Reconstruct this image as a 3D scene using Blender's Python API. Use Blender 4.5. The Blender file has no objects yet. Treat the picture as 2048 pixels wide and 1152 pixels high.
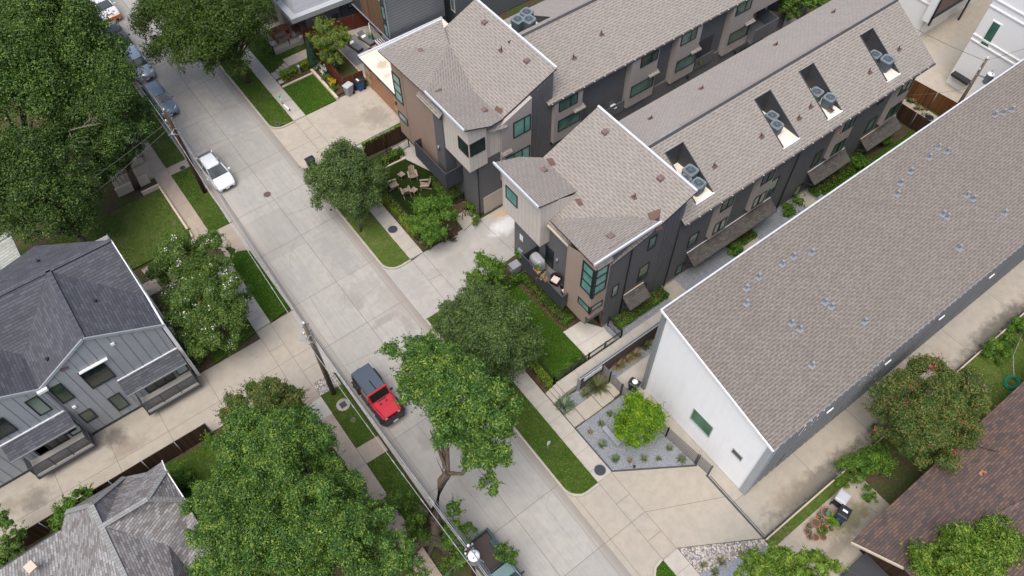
import bpy, math, random
import numpy as np
from mathutils import Vector, Matrix
random.seed(7)
sc = bpy.context.scene
COL = sc.collection
R = math.radians

# ---------------------------------------------------------------- camera (drone, 50 m up)
CH = 50.0
F, PITCH, ROLL, YAW = 1565.6, R(55.93), R(-0.351), R(36.624)
def _basis():
    cp, sp = math.cos(PITCH), math.sin(PITCH)
    fw, r0, u0 = Vector((0, cp, -sp)), Vector((1, 0, 0)), Vector((0, sp, cp))
    r = r0*math.cos(ROLL)+u0*math.sin(ROLL); u = -r0*math.sin(ROLL)+u0*math.cos(ROLL)
    c, s = math.cos(YAW), math.sin(YAW)
    M = Matrix(((c, s, 0), (-s, c, 0), (0, 0, 1)))
    return M@fw, M@r, M@u
FW, RT, UP = _basis()
cam = bpy.data.cameras.new('camera'); camo = bpy.data.objects.new('camera', cam); COL.objects.link(camo)
cam.sensor_width = 36; cam.lens = F/2048*36; cam.clip_end = 2000; cam.clip_start = 0.5
m3 = Matrix((RT, UP, -FW)).transposed()
camo.matrix_world = Matrix.Translation((0, 0, CH)) @ m3.to_4x4()
sc.camera = camo
# surveying helpers: a pixel of the photograph to the point where it lies on a known level or wall plane
def ray(px, py): return FW+RT*((px-1024)/F)-UP*((py-576)/F)
def S(px, py, z=0.0):
    d = ray(px, py); return Vector((0, 0, CH))+d*((z-CH)/d.z)
def SX(px, py, X):
    d = ray(px, py); return Vector((0, 0, CH))+d*(X/d.x)
def SY(px, py, Y):
    d = ray(px, py); return Vector((0, 0, CH))+d*(Y/d.y)
def Q(ox, oy, s): return lambda a, b: (ox+a/s, oy+b/s)

# ---------------------------------------------------------------- tagging
def tag(o, label=None, cat=None, group=None, kind=None):
    if label: o['label'] = label
    if cat: o['category'] = cat
    if group: o['group'] = group
    if kind: o['kind'] = kind
    return o
def thing(name, loc, label, cat, group=None, rz=0.0):
    o = bpy.data.objects.new(name, None); COL.objects.link(o)
    o.location = loc; o.rotation_euler = (0, 0, rz); o.empty_display_size = .2
    return tag(o, label, cat, group)
def wloc(o):
    v = Vector((0, 0, 0))
    while o is not None: v += o.location; o = o.parent
    return v

# ---------------------------------------------------------------- mesh builder
class MB:
    def __init__(s): s.v = []; s.f = []; s.mi = []; s.cur = 0; s.sm = []
    def m(s, i): s.cur = i; return s
    def poly(s, pts, smooth=False):
        b = len(s.v); s.v += [tuple(p) for p in pts]
        s.f.append(tuple(range(b, b+len(pts)))); s.mi.append(s.cur); s.sm.append(smooth); return s
    def grid(s, rings, closed=True, smooth=True, caps=True):
        b = len(s.v); n = len(rings[0])
        for r_ in rings: s.v += [tuple(p) for p in r_]
        for i in range(len(rings)-1):
            for j in range(n if closed else n-1):
                k = (j+1) % n
                s.f.append((b+i*n+j, b+i*n+k, b+(i+1)*n+k, b+(i+1)*n+j)); s.mi.append(s.cur); s.sm.append(smooth)
        if caps and closed:
            s.f.append(tuple(b+j for j in range(n))[::-1]); s.mi.append(s.cur); s.sm.append(False)
            e = b+(len(rings)-1)*n
            s.f.append(tuple(e+j for j in range(n))); s.mi.append(s.cur); s.sm.append(False)
        return s
    def box(s, x0, x1, y0, y1, z0, z1):
        b = len(s.v)
        s.v += [(x0, y0, z0), (x1, y0, z0), (x1, y1, z0), (x0, y1, z0), (x0, y0, z1), (x1, y0, z1), (x1, y1, z1), (x0, y1, z1)]
        for q in ((3, 2, 1, 0), (4, 5, 6, 7), (0, 1, 5, 4), (1, 2, 6, 5), (2, 3, 7, 6), (3, 0, 4, 7)):
            s.f.append(tuple(b+i for i in q)); s.mi.append(s.cur); s.sm.append(False)
        return s
    def obox(s, c, ax, ay, az):        # oriented box: centre and three half-axis vectors
        c, ax, ay, az = map(Vector, (c, ax, ay, az)); b = len(s.v)
        for k in (-1, 1):
            for i, j in ((-1, -1), (1, -1), (1, 1), (-1, 1)): s.v.append(tuple(c+ax*i+ay*j+az*k))
        for q in ((3, 2, 1, 0), (4, 5, 6, 7), (0, 1, 5, 4), (1, 2, 6, 5), (2, 3, 7, 6), (3, 0, 4, 7)):
            s.f.append(tuple(b+i for i in q)); s.mi.append(s.cur); s.sm.append(False)
        return s
    def bar(s, p, q, w, h=None, up=(0, 0, 1)):
        p, q = Vector(p), Vector(q); d = q-p; L = d.length; d.normalize(); u = Vector(up)
        if abs(d.dot(u)) > .99: u = Vector((1, 0, 0))
        sd = d.cross(u).normalized(); u = sd.cross(d)
        return s.obox((p+q)/2, d*(L/2), sd*(w/2), u*((h or w)/2))
    def tube(s, pts, r, n=8, smooth=True):
        pts = [Vector(p) for p in pts]; rs = r if isinstance(r, (list, tuple)) else [r]*len(pts); rings = []
        for i, p in enumerate(pts):
            d = (pts[min(i+1, len(pts)-1)]-pts[max(i-1, 0)]).normalized()
            u = Vector((0, 0, 1)) if abs(d.z) < .9 else Vector((1, 0, 0))
            a = d.cross(u).normalized(); c = d.cross(a)
            rings.append([p+(a*math.cos(2*math.pi*k/n)+c*math.sin(2*math.pi*k/n))*rs[i] for k in range(n)])
        return s.grid(rings, True, smooth)
    def cyl(s, c, r, z0, z1, n=16, r1=None):
        r1 = r if r1 is None else r1
        return s.tube([(c[0], c[1], z0), (c[0], c[1], z1)], [r, r1], n)
    def lathe(s, c, prof, n=16):
        return s.grid([[(c[0]+r*math.cos(2*math.pi*k/n), c[1]+r*math.sin(2*math.pi*k/n), z) for k in range(n)] for r, z in prof])
    def slab(s, pts, z0, z1):          # flat plan polygon extruded between two levels
        top = [(p[0], p[1], z1) for p in pts]; n = len(pts)
        s.poly(top)
        for i in range(n):
            a, b = pts[i], pts[(i+1) % n]
            s.poly([(a[0], a[1], z0), (b[0], b[1], z0), (b[0], b[1], z1), (a[0], a[1], z1)])
        return s
    def plate(s, pts, th, fm=None):    # thick sheet from a 3-D outline (roof panels)
        pts = [Vector(p) for p in pts]
        s.poly(pts); c = s.cur
        if fm is not None: s.cur = fm
        lo = [p-Vector((0, 0, th)) for p in pts]; n = len(pts)
        for i in range(n): s.poly([pts[i], pts[(i+1) % n], lo[(i+1) % n], lo[i]])
        s.poly(lo[::-1]); s.cur = c
        return s
    def build(s, name, mats, parent=None, kind=None, loc=None):
        if not isinstance(mats, (list, tuple)): mats = [mats]
        if parent is not None: off = wloc(parent)
        elif loc is not None: off = Vector(loc)
        else: off = Vector((0, 0, 0))
        me = bpy.data.meshes.new(name)
        V = np.array(s.v, dtype=np.float64)-np.array(off)
        me.from_pydata([tuple(p) for p in V], [], s.f)
        for mm in mats: me.materials.append(mm)
        me.polygons.foreach_set('material_index', s.mi); me.polygons.foreach_set('use_smooth', s.sm)
        uvl = me.uv_layers.new(name='metres'); uv = np.zeros((len(me.loops), 2), dtype=np.float32)
        for p in me.polygons:
            n = p.normal
            if abs(n.z) > .985: a, b = Vector((1, 0, 0)), Vector((0, 1, 0))
            else:
                a = Vector((0, 0, 1)).cross(n).normalized(); b = n.cross(a)
                if b.z < 0: b = -b
            for li in p.loop_indices:
                co = me.vertices[me.loops[li].vertex_index].co+off
                uv[li] = (co.dot(a), co.dot(b))
        uvl.data.foreach_set('uv', uv.ravel())
        me.update()
        o = bpy.data.objects.new(name, me); COL.objects.link(o)
        if parent is not None: o.parent = parent
        else: o.location = off
        if kind: o['kind'] = kind
        return o
def kids(o): return [c for c in bpy.data.objects if c.parent == o]
def copy_tree(o, parent=None):
    c = o.copy(); COL.objects.link(c)
    if parent is not None: c.parent = parent
    for ch in kids(o): copy_tree(ch, c)
    return c
def put(o, loc, rz=0, label=None, group=None, scale=None):
    c = copy_tree(o); c.location = loc; c.rotation_euler = (0, 0, rz)
    if scale: c.scale = (scale,)*3
    if label: c['label'] = label
    if group: c['group'] = group
    return c

# ---------------------------------------------------------------- materials
class NT:
    def __init__(s, name):
        s.mat = bpy.data.materials.new(name); s.mat.use_nodes = True; s.t = s.mat.node_tree
        s.b = s.t.nodes['Principled BSDF']; s.out = s.t.nodes['Material Output']
    def n(s, typ, **kw):
        nd = s.t.nodes.new(typ)
        for k, v in kw.items():
            if k.startswith('i_'): nd.inputs[int(k[2:])].default_value = v
            else: setattr(nd, k, v)
        return nd
    def l(s, a, b): s.t.links.new(a, b)
    def math(s, op, a, b=None, c=None):
        nd = s.n('ShaderNodeMath', operation=op)
        for i, x in enumerate((a, b, c)):
            if x is None: continue
            if isinstance(x, (int, float)): nd.inputs[i].default_value = x
            else: s.l(x, nd.inputs[i])
        return nd.outputs[0]
    def mix(s, f, a, b, blend='MIX'):
        nd = s.n('ShaderNodeMix', data_type='RGBA', blend_type=blend)
        for i, x in ((0, f), (6, a), (7, b)):
            if isinstance(x, (int, float)): nd.inputs[i].default_value = x
            elif isinstance(x, tuple): nd.inputs[i].default_value = (*x, 1) if len(x) == 3 else x
            else: s.l(x, nd.inputs[i])
        return nd.outputs[2]
    def pos(s):
        if not hasattr(s, '_p'): s._p = s.n('ShaderNodeNewGeometry').outputs['Position']
        return s._p
    def xyz(s):
        if not hasattr(s, '_x'):
            nd = s.n('ShaderNodeSeparateXYZ'); s.l(s.pos(), nd.inputs[0]); s._x = nd.outputs
        return s._x
    def uv(s):
        if not hasattr(s, '_u'): s._u = s.n('ShaderNodeUVMap', uv_map='metres').outputs[0]
        return s._u
    def uvx(s):
        if not hasattr(s, '_ux'):
            nd = s.n('ShaderNodeSeparateXYZ'); s.l(s.uv(), nd.inputs[0]); s._ux = nd.outputs
        return s._ux
    def noise(s, scale, detail=4, rough=.55, vec=None, stretch=None):
        nd = s.n('ShaderNodeTexNoise'); nd.inputs['Scale'].default_value = scale
        nd.inputs['Detail'].default_value = detail; nd.inputs['Roughness'].default_value = rough
        v = vec or s.pos()
        if stretch:
            mp = s.n('ShaderNodeMapping'); mp.inputs['Scale'].default_value = stretch; s.l(v, mp.inputs[0]); v = mp.outputs[0]
        s.l(v, nd.inputs['Vector']); return nd.outputs[0]
    def ramp(s, x, a, b):
        nd = s.n('ShaderNodeMapRange', interpolation_type='SMOOTHSTEP')
        s.l(x, nd.inputs[0]); nd.inputs[1].default_value = a; nd.inputs[2].default_value = b
        return nd.outputs[0]
    def lines(s, x, period, width, off=0.0):
        fr = s.math('FRACT', s.math('DIVIDE', s.math('ADD', x, 1000*period-off), period))
        return s.math('LESS_THAN', fr, width/period)
    def bump(s, h, strength, dist=.02):
        nd = s.n('ShaderNodeBump'); nd.inputs['Strength'].default_value = strength; nd.inputs['Distance'].default_value = dist
        s.l(h, nd.inputs['Height']); s.l(nd.outputs[0], s.b.inputs['Normal'])
    def done(s, col, rough=.85, spec=.3, metal=0.0, coat=0.0):
        if isinstance(col, tuple): s.b.inputs['Base Color'].default_value = (*col, 1)
        else: s.l(col, s.b.inputs['Base Color'])
        if isinstance(rough, (int, float)): s.b.inputs['Roughness'].default_value = rough
        else: s.l(rough, s.b.inputs['Roughness'])
        s.b.inputs['Specular IOR Level'].default_value = spec; s.b.inputs['Metallic'].default_value = metal
        s.b.inputs['Coat Weight'].default_value = coat; s.b.inputs['Coat Roughness'].default_value = .05
        return s.mat
def sc3(c, k): return tuple(min(1, x*k) for x in c)
def plain(name, c, rough=.6, spec=.4, metal=0.0, var=.12, scale=3.0, coat=0.0):
    n = NT(name); f = n.noise(scale, 5)
    return n.done(n.mix(f, sc3(c, 1-var), sc3(c, 1+var)), rough, spec, metal, coat)
def concrete(name, c, warm, spots=(), gutter=False, cracks=True):
    n = NT(name); big = n.ramp(n.noise(.35, 3), .35, .68); mid = n.noise(1.6, 8, .68); fine = n.noise(28, 3)
    col = n.mix(big, c, warm); col = n.mix(n.math('MULTIPLY', n.ramp(mid, .62, .35), .5), col, sc3(c, .80))
    pan = n.n('ShaderNodeTexWhiteNoise', noise_dimensions='2D')
    x = n.xyz()
    if gutter:   # traffic wear along the lanes and silt in the gutters
        st = n.noise(1.0, 6, .65, stretch=(5.0, .22, 1))
        col = n.mix(n.math('MULTIPLY', n.ramp(st, .42, .7), .3), col, sc3(c, .6))
        ex = n.math('ABSOLUTE', n.math('SUBTRACT', x[0], 9.5))
        g = n.math('MULTIPLY', n.ramp(n.math('ADD', ex, n.math('MULTIPLY', mid, .7)), 3.25, 4.0), .62)
        col = n.mix(g, col, (.20, .165, .13))
        cx = n.n('ShaderNodeCombineXYZ'); n.l(n.math('FLOOR', n.math('DIVIDE', n.math('SUBTRACT', x[0], 9.65), 3.9)), cx.inputs[0])
        n.l(n.math('FLOOR', n.math('DIVIDE', n.math('SUBTRACT', x[1], 3.4), 4.65)), cx.inputs[1])
        n.l(cx.outputs[0], pan.inputs['Vector'])
        col = n.mix(n.math('MULTIPLY', pan.outputs[0], .34), col, sc3(c, .62))
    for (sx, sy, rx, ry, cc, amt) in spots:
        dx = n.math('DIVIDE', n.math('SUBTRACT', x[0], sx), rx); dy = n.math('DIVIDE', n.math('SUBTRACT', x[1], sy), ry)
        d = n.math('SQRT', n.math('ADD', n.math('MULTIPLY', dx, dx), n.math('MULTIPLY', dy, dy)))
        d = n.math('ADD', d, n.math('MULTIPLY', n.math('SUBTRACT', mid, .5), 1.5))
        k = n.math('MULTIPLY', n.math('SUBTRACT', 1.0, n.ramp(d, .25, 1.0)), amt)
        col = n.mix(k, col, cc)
    col = n.mix(n.math('MULTIPLY', n.ramp(fine, .4, .7), .18), col, sc3(c, .72))
    n.bump(fine, .15, .01)
    return n.done(col, .9, .25)
def shingle(name, c1, c2, w=.33, h=.16, speck=.16, dots=0.0):
    n = NT(name); br = n.n('ShaderNodeTexBrick'); br.offset = .5; br.offset_frequency = 2; br.squash = 1
    n.l(n.uv(), br.inputs['Vector'])
    br.inputs['Color1'].default_value = (*c1, 1); br.inputs['Color2'].default_value = (*c2, 1); br.inputs['Mortar'].default_value = (*sc3(c1, .62), 1)
    br.inputs['Scale'].default_value = 1; br.inputs['Mortar Size'].default_value = .014; br.inputs['Mortar Smooth'].default_value = .4
    br.inputs['Bias'].default_value = 0; br.inputs['Brick Width'].default_value = w; br.inputs['Row Height'].default_value = h
    col = br.outputs[0]
    gr = n.noise(60, 2, .6); col = n.mix(n.math('MULTIPLY', n.ramp(gr, .45, .65), speck*2), col, sc3(c2, 1.25))
    big = n.noise(.35, 3, .5); col = n.mix(n.math('MULTIPLY', n.ramp(big, .35, .7), .13), col, sc3(c1, .85))
    stk = n.noise(1.0, 4, .6, vec=n.uv(), stretch=(1.3, .13, 1)); col = n.mix(n.math('MULTIPLY', n.ramp(stk, .48, .75), .22), col, sc3(c1, .8))
    # butt edge of every course: a darker line where the next course overlaps
    ux = n.uvx(); fl = lambda a, p: n.math('FLOOR', n.math('DIVIDE', n.math('ADD', a, 1000*p), p))
    alt = n.math('MODULO', n.math('ADD', fl(ux[0], w), fl(ux[1], h)), 2.0)
    col = n.mix(n.math('MULTIPLY', n.lines(ux[1], h, .03), .4), col, sc3(c1, .5))
    if dots:
        jit = n.noise(2.2, 3); k = n.math('MULTIPLY', alt, n.ramp(jit, .05, .5))
        col = n.mix(n.math('MULTIPLY', n.math('MULTIPLY', n.lines(ux[1], h, h*.45), k), dots), col, sc3(c1, .5))
        col = n.mix(n.math('MULTIPLY', n.math('MULTIPLY', n.lines(ux[1], h, h*.4, h*.5), k), dots*.7), col, sc3(c2, 1.2))
    fr = n.math('FRACT', n.math('DIVIDE', n.math('ADD', n.uvx()[1], 1000*h), h))
    n.bump(n.math('ADD', n.math('MULTIPLY', fr, -.6), n.math('MULTIPLY', br.outputs[1], -.3)), .5, .02)
    return n.done(col, .92, .2)
def siding(name, c, period=.17, vertical=False, lw=.014, dk=.55, rough=.6, var=.1):
    n = NT(name); ax = n.uvx()[0 if vertical else 1]
    f = n.noise(1.2, 5, .6); col = n.mix(f, sc3(c, 1-var), sc3(c, 1+var))
    st = n.noise(1, 4, .6, stretch=(4, 4, .3)); col = n.mix(n.math('MULTIPLY', n.ramp(st, .45, .75), .18), col, sc3(c, .7))
    col = n.mix(n.lines(ax, period, lw), col, sc3(c, dk))
    fr = n.math('FRACT', n.math('DIVIDE', n.math('ADD', ax, 1000*period), period))
    n.bump(fr if not vertical else n.lines(ax, period, lw*1.5), .5 if not vertical else -.6, .02)
    return n.done(col, rough, .35)
def grass(name, a, b, dry, dryamt=.5):
    n = NT(name); f1 = n.noise(.55, 6, .65); f2 = n.noise(9, 4, .6); f3 = n.noise(45, 3, .7)
    col = n.mix(n.ramp(f2, .3, .7), a, b); col = n.mix(n.math('MULTIPLY', n.ramp(f1, .48, .72), dryamt), col, dry)
    col = n.mix(n.math('MULTIPLY', n.ramp(n.noise(2.6, 5, .65), .42, .68), .4), col, sc3(a, .6))
    col = n.mix(n.math('MULTIPLY', n.ramp(f3, .48, .72), .6), col, sc3(a, .45))
    n.bump(f3, .9, .05)
    return n.done(col, .9, .1)
def pebble(name, c1, c2, scale=28, size=.02, c3=None):
    n = NT(name); v = n.n('ShaderNodeTexVoronoi'); v.inputs['Scale'].default_value = scale; n.l(n.pos(), v.inputs['Vector'])
    sp = n.n('ShaderNodeSeparateColor'); n.l(v.outputs['Color'], sp.inputs[0])
    col = n.mix(sp.outputs[0], c1, c2)
    if c3: col = n.mix(n.math('GREATER_THAN', sp.outputs[1], .72), col, c3)
    col = n.mix(n.ramp(v.outputs['Distance'], .45, .8), col, sc3(c1, .35))
    col = n.mix(n.math('MULTIPLY', n.ramp(n.noise(.8, 4), .45, .7), .3), col, sc3(c1, .7))
    n.bump(n.math('MULTIPLY', v.outputs['Distance'], -1.0), .8, size)
    return n.done(col, .9, .25)
def leaf(name, dark, mid, tip, tipamt=.78, trans=.14):
    n = NT(name); g = n.n('ShaderNodeNewGeometry'); rnd = g.outputs['Random Per Island']
    f = n.noise(1.7, 4, .6)
    x = n.math('ADD', n.math('MULTIPLY', rnd, .62), n.math('MULTIPLY', n.math('SUBTRACT', f, .5), 1.3)); x = n.math('ADD', x, .19)
    cr = n.n('ShaderNodeValToRGB'); e = cr.color_ramp; e.elements[0].color = (*dark, 1); e.elements[0].position = .16
    e.elements[1].color = (*tip, 1); e.elements[1].position = min(.995, tipamt+.26)
    m = e.elements.new(.5*tipamt+.16); m.color = (*mid, 1)
    n.l(x, cr.inputs[0])
    tr = n.n('ShaderNodeBsdfTranslucent'); n.l(n.mix(.5, cr.outputs[0], tip), tr.inputs[0])
    mx = n.n('ShaderNodeMixShader'); mx.inputs[0].default_value = trans
    n.done(cr.outputs[0], .55, .3)
    n.l(n.b.outputs[0], mx.inputs[1]); n.l(tr.outputs[0], mx.inputs[2]); n.l(mx.outputs[0], n.out.inputs[0])
    return n.mat
def glass(name, a, b, rough=.06):
    n = NT(name); f = n.noise(.7, 3); 
    return n.done(n.mix(n.ramp(f, .35, .65), a, b), rough, .6, 0, .4)
def planks(name, c, w=.14, vertical=True):
    n = NT(name); ax = n.uvx()[0 if vertical else 1]
    wn = n.n('ShaderNodeTexWhiteNoise', noise_dimensions='1D'); n.l(n.math('FLOOR', n.math('DIVIDE', ax, w)), wn.inputs['W'])
    g = n.noise(2, 6, .7, stretch=(6, 6, .5)); col = n.mix(wn.outputs[0], sc3(c, .65), sc3(c, 1.3))
    col = n.mix(n.math('MULTIPLY', g, .5), col, sc3(c, .5)); col = n.mix(n.lines(ax, w, .012), col, sc3(c, .2))
    return n.done(col, .85, .2)

M = {}
def build_mats():
    dk = (.10, .09, .08)
    M['street'] = concrete('street_concrete', (.385, .375, .352), (.405, .385, .35), gutter=True, spots=[(10.9, 30.6, 1.5, .5, (.2, .19, .18), .5), (9.9, 33.4, .6, 1.4, (.22, .21, .2), .45), (12.0, 29.3, .5, 1.6, (.24, .22, .2), .5), (11.2, 38.5, 1.5, 4, (.27, .265, .26), .5), (11.3, 57, 2.0, 4, (.25, .25, .25), .5), (8.0, 20.5, .8, 1.2, (.26, .25, .23), .6), (8.4, 17.5, .6, 3, (.28, .265, .25), .5), (12.4, 31.6, 1.6, 3.6, (.3, .27, .24), .5), (7.3, 31, .6, 3, (.36, .33, .3), .5), (6.3, 45, 1.2, 6, (.5, .45, .4), .3), (10.6, 34, 2.2, 1.5, (.3, .28, .26), .45)])
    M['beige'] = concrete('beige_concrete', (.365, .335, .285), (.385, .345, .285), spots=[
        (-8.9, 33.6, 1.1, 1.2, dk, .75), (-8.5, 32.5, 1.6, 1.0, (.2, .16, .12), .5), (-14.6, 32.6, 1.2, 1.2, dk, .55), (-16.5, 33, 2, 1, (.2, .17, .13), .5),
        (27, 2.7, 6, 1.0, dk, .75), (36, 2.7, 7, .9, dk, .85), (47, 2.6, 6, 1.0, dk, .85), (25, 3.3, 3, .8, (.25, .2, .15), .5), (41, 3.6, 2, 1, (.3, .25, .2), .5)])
    M['apron'] = concrete('apron_concrete', (.45, .43, .38), (.47, .43, .37))
    M['garage_drive'] = concrete('weathered_drive', (.40, .365, .315), (.43, .385, .32), spots=[(21.6, 49.6, 1.6, 2.2, (.2, .19, .17), .6), (19.4, 51.4, 1.4, 2.4, (.34, .30, .25), .5), (20.5, 50.2, 3, .8, (.3, .25, .2), .5)])
    M['alley'] = concrete('alley_concrete', (.37, .36, .34), (.41, .385, .35), spots=[(23.6, 32.4, 2.2, 1.2, (.72, .73, .74), .8), (24.2, 33.6, 1.5, .7, (.55, .38, .2), .6), (17.5, 31.8, 3, 1, (.3, .29, .27), .4), (14.4, 31.8, 1.2, 2.2, (.32, .3, .28), .45)])
    M['walk'] = concrete('pale_sidewalk', (.40, .375, .335), (.43, .395, .345))
    M['walk_grey'] = concrete('grey_sidewalk', (.42, .395, .36), (.46, .42, .37))
    M['walk_old'] = concrete('old_sidewalk', (.37, .31, .255), (.42, .345, .28))
    M['kerb'] = concrete('kerb_concrete', (.40, .37, .33), (.43, .39, .34))
    M['joint'] = plain('joint_filler', (.17, .155, .135), .9, .1)
    M['slab'] = concrete('white_slab', (.50, .475, .43), (.52, .49, .44))
    M['grass'] = grass('lawn_grass', (.042, .084, .012), (.068, .116, .018), (.125, .13, .036), .6)
    M['grass_lush'] = grass('lush_grass', (.026, .076, .005), (.044, .108, .007), (.07, .115, .014), .4)
    M['grass_dry'] = grass('dry_grass', (.08, .125, .025), (.115, .16, .036), (.21, .19, .09), .65)
    M['turf'] = grass('artificial_turf', (.014, .030, .005), (.02, .038, .006), (.024, .042, .008), .3)
    n = NT('bare_ground'); f = n.noise(.5, 6); f2 = n.noise(6, 5)
    col = n.mix(n.ramp(f, .4, .62), (.075, .055, .035), (.045, .075, .018)); col = n.mix(n.math('MULTIPLY', n.ramp(f2, .4, .7), .5), col, (.12, .09, .06))
    n.bump(f2, .6, .05); M['ground'] = n.done(col, .95, .1)
    M['mulch'] = pebble('bark_mulch', (.075, .046, .03), (.14, .09, .06), 16)
    M['gravel'] = pebble('blue_grey_gravel', (.235, .255, .285), (.34, .36, .39), 34)
    M['river'] = pebble('river_rock', (.34, .30, .26), (.54, .50, .45), 9, .05, (.26, .25, .27))
    M['path_dark'] = plain('dark_paving', (.16, .165, .18), .8)
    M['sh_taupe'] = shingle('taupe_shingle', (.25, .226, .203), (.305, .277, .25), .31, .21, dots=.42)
    M['sh_taupe_lit'] = shingle('taupe_shingle_north_lit', (.315, .287, .262), (.375, .343, .315), .24, .19, dots=.3)  # taupe shingle again, the north slope's brighter light put into its colour
    M['sh_brown'] = shingle('weathered_brown_shingle', (.172, .152, .136), (.232, .207, .187), .27, .19, dots=.42)
    M['sh_slate'] = shingle('slate_shingle', (.062, .065, .076), (.102, .107, .122), .5, .2)
    M['sh_mix'] = shingle('blended_shingle', (.145, .125, .12), (.33, .335, .34), .34, .16)
    M['sh_mixcap'] = shingle('ridge_cap_shingle', (.23, .235, .228), (.29, .295, .285), .34, .2)
    M['sh_red'] = shingle('red_brown_shingle', (.078, .068, .070), (.185, .118, .092), .42, .17)
    M['sh_pale'] = shingle('pale_green_shingle', (.33, .35, .32), (.46, .48, .45), .4, .2)
    M['sh_awn'] = shingle('awning_shingle', (.075, .069, .064), (.13, .12, .112), .3, .16)
    M['dark_siding'] = siding('charcoal_lap_siding', (.128, .13, .136), .17)
    M['dark_siding2'] = siding('slate_lap_siding', (.115, .122, .134), .22)
    M['taupe_siding'] = siding('taupe_lap_siding', (.40, .36, .335), .13, dk=.72)
    M['tan_siding'] = siding('tan_lap_siding', (.33, .235, .18), .16, dk=.78)
    M['tan_panel'] = siding('tan_panel', (.34, .26, .21), 1.25, True, .02, .7)
    M['cream_board'] = siding('cream_board_and_batten', (.56, .51, .455), .42, True, .03, .7)
    M['slate_siding'] = siding('slate_board_siding', (.15, .165, .187), .3, lw=.04, dk=.4)
    M['slat_grey'] = plain('weathered_slats', (.16, .15, .15), .7, var=.25, scale=5)
    M['grey_planks'] = planks('grey_brown_planks', (.105, .085, .075), .16, False)
    M['parapet'] = siding('dark_parapet_boards', (.052, .056, .066), .15)
    M['white_siding'] = siding('white_lap_siding', (.80, .815, .83), .15, lw=.012, dk=.8, var=.03)
    M['grey_siding'] = siding('grey_board_siding', (.26, .275, .295), .5, True, .07, .55)
    M['metal_wall'] = plain('grey_panel_wall', (.33, .352, .372), .6, .4, var=.12, scale=1.5)
    M['metal_seam'] = plain('panel_seam', (.21, .225, .24), .5)
    M['stucco'] = plain('white_stucco', (.78, .79, .79), .8, .2, var=.03, scale=6)
    M['stucco_trim'] = plain('white_trim', (.84, .84, .83), .6, .3, var=.02)
    M['trim_grey'] = plain('silver_edge_metal', (.55, .575, .61), .45, .5, var=.06)
    M['black'] = plain('black_metal', (.018, .019, .022), .45, .5)
    M['navy'] = plain('dark_steel', (.045, .05, .06), .5, .5)
    M['charcoal'] = plain('charcoal_paint', (.05, .052, .058), .65)
    M['cream_roof'] = concrete('cream_membrane', (.72, .66, .57), (.76, .70, .61), spots=[(24.1, 51.6, .9, .8, (.42, .32, .22), .7), (24.5, 49.2, .7, .6, (.38, .3, .22), .7), (23.7, 50.2, .5, .5, (.45, .36, .27), .5)])
    M['well_floor'] = concrete('well_membrane', (.76, .71, .63), (.72, .63, .54))
    M['rust'] = plain('rusty_steel', (.105, .030, .015), .8, .2, var=.3, scale=2.5)
    M['copper'] = plain('copper_flashing', (.12, .066, .05), .6, .4)
    M['vent_brown'] = plain('brown_vent', (.17, .115, .105), .6)
    M['wood_fence'] = planks('brown_fence_boards', (.17, .075, .028), .14)
    M['wood_dark'] = planks('dark_fence_boards', (.065, .038, .024), .14)
    M['wood_slat'] = planks('slat_boards', (.19, .115, .07), .09)
    M['wood_deck'] = planks('grey_deck_boards', (.15, .15, .155), .14)
    M['wood_brown'] = planks('oiled_wood', (.17, .065, .04), .12, False)
    M['garage_door'] = plain('tan_garage_door', (.34, .175, .095), .6, var=.05)
    M['garage_frame'] = planks('natural_wood_trim', (.42, .29, .16), .3, False)
    M['taupe_door'] = siding('taupe_garage_door', (.47, .41, .355), .55, dk=.85)
    M['glass'] = glass('green_glass', (.030, .075, .058), (.075, .17, .135))
    M['glass_b'] = glass('amber_dark_glass', (.02, .045, .03), (.065, .10, .06))
    M['glass_c'] = glass('blind_glass', (.10, .15, .125), (.19, .26, .215), .12)
    M['glass_green'] = glass('clear_green_glass', (.05, .14, .08), (.09, .21, .125))
    M['glass_teal'] = glass('teal_blind_glass', (.10, .27, .235), (.17, .37, .32))
    M['glass_dark'] = glass('dark_glass', (.012, .02, .02), (.03, .045, .042))
    M['glass_bath'] = glass('frosted_glass', (.28, .38, .35), (.36, .45, .42), .3)
    M['tinted'] = NT('tinted_glass').done((.01, .014, .012), .12, .12)
    M['car_glass'] = glass('car_glass', (.018, .026, .028), (.05, .07, .075), .04)
    M['tyre'] = plain('tyre_rubber', (.016, .016, .017), .8, .2)
    M['rim'] = plain('alloy_rim', (.35, .36, .38), .35, .5, .7)
    M['p_white'] = plain('white_car_paint', (.80, .82, .85), .3, .5, var=.02, coat=.6)
    M['p_red'] = plain('red_car_paint', (.50, .010, .022), .3, .5, var=.05, coat=.6)
    M['p_blue'] = plain('grey_blue_car_paint', (.17, .24, .33), .28, .5, var=.05, coat=.8)
    M['p_silver'] = plain('silver_car_paint', (.36, .42, .52), .28, .5, .2, var=.05, coat=.8)
    M['p_green'] = plain('dark_green_car_paint', (.022, .055, .055), .35, .5, var=.1, coat=.5)
    M['p_cab'] = plain('grey_green_cab_paint', (.12, .20, .20), .35, .5, var=.1, coat=.5)
    M['p_black'] = plain('black_car_paint', (.03, .032, .037), .3, .5, coat=.8)
    M['p_orange'] = plain('orange_car_paint', (.72, .20, .02), .35, .5, coat=.6)
    M['jeep_top'] = siding('ribbed_soft_top', (.072, .092, .122), .19, True, .02, .7)
    M['lamp'] = plain('lamp_lens', (.7, .72, .74), .15, .6)
    M['lamp_red'] = plain('red_lens', (.35, .02, .015), .2, .6)
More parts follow.
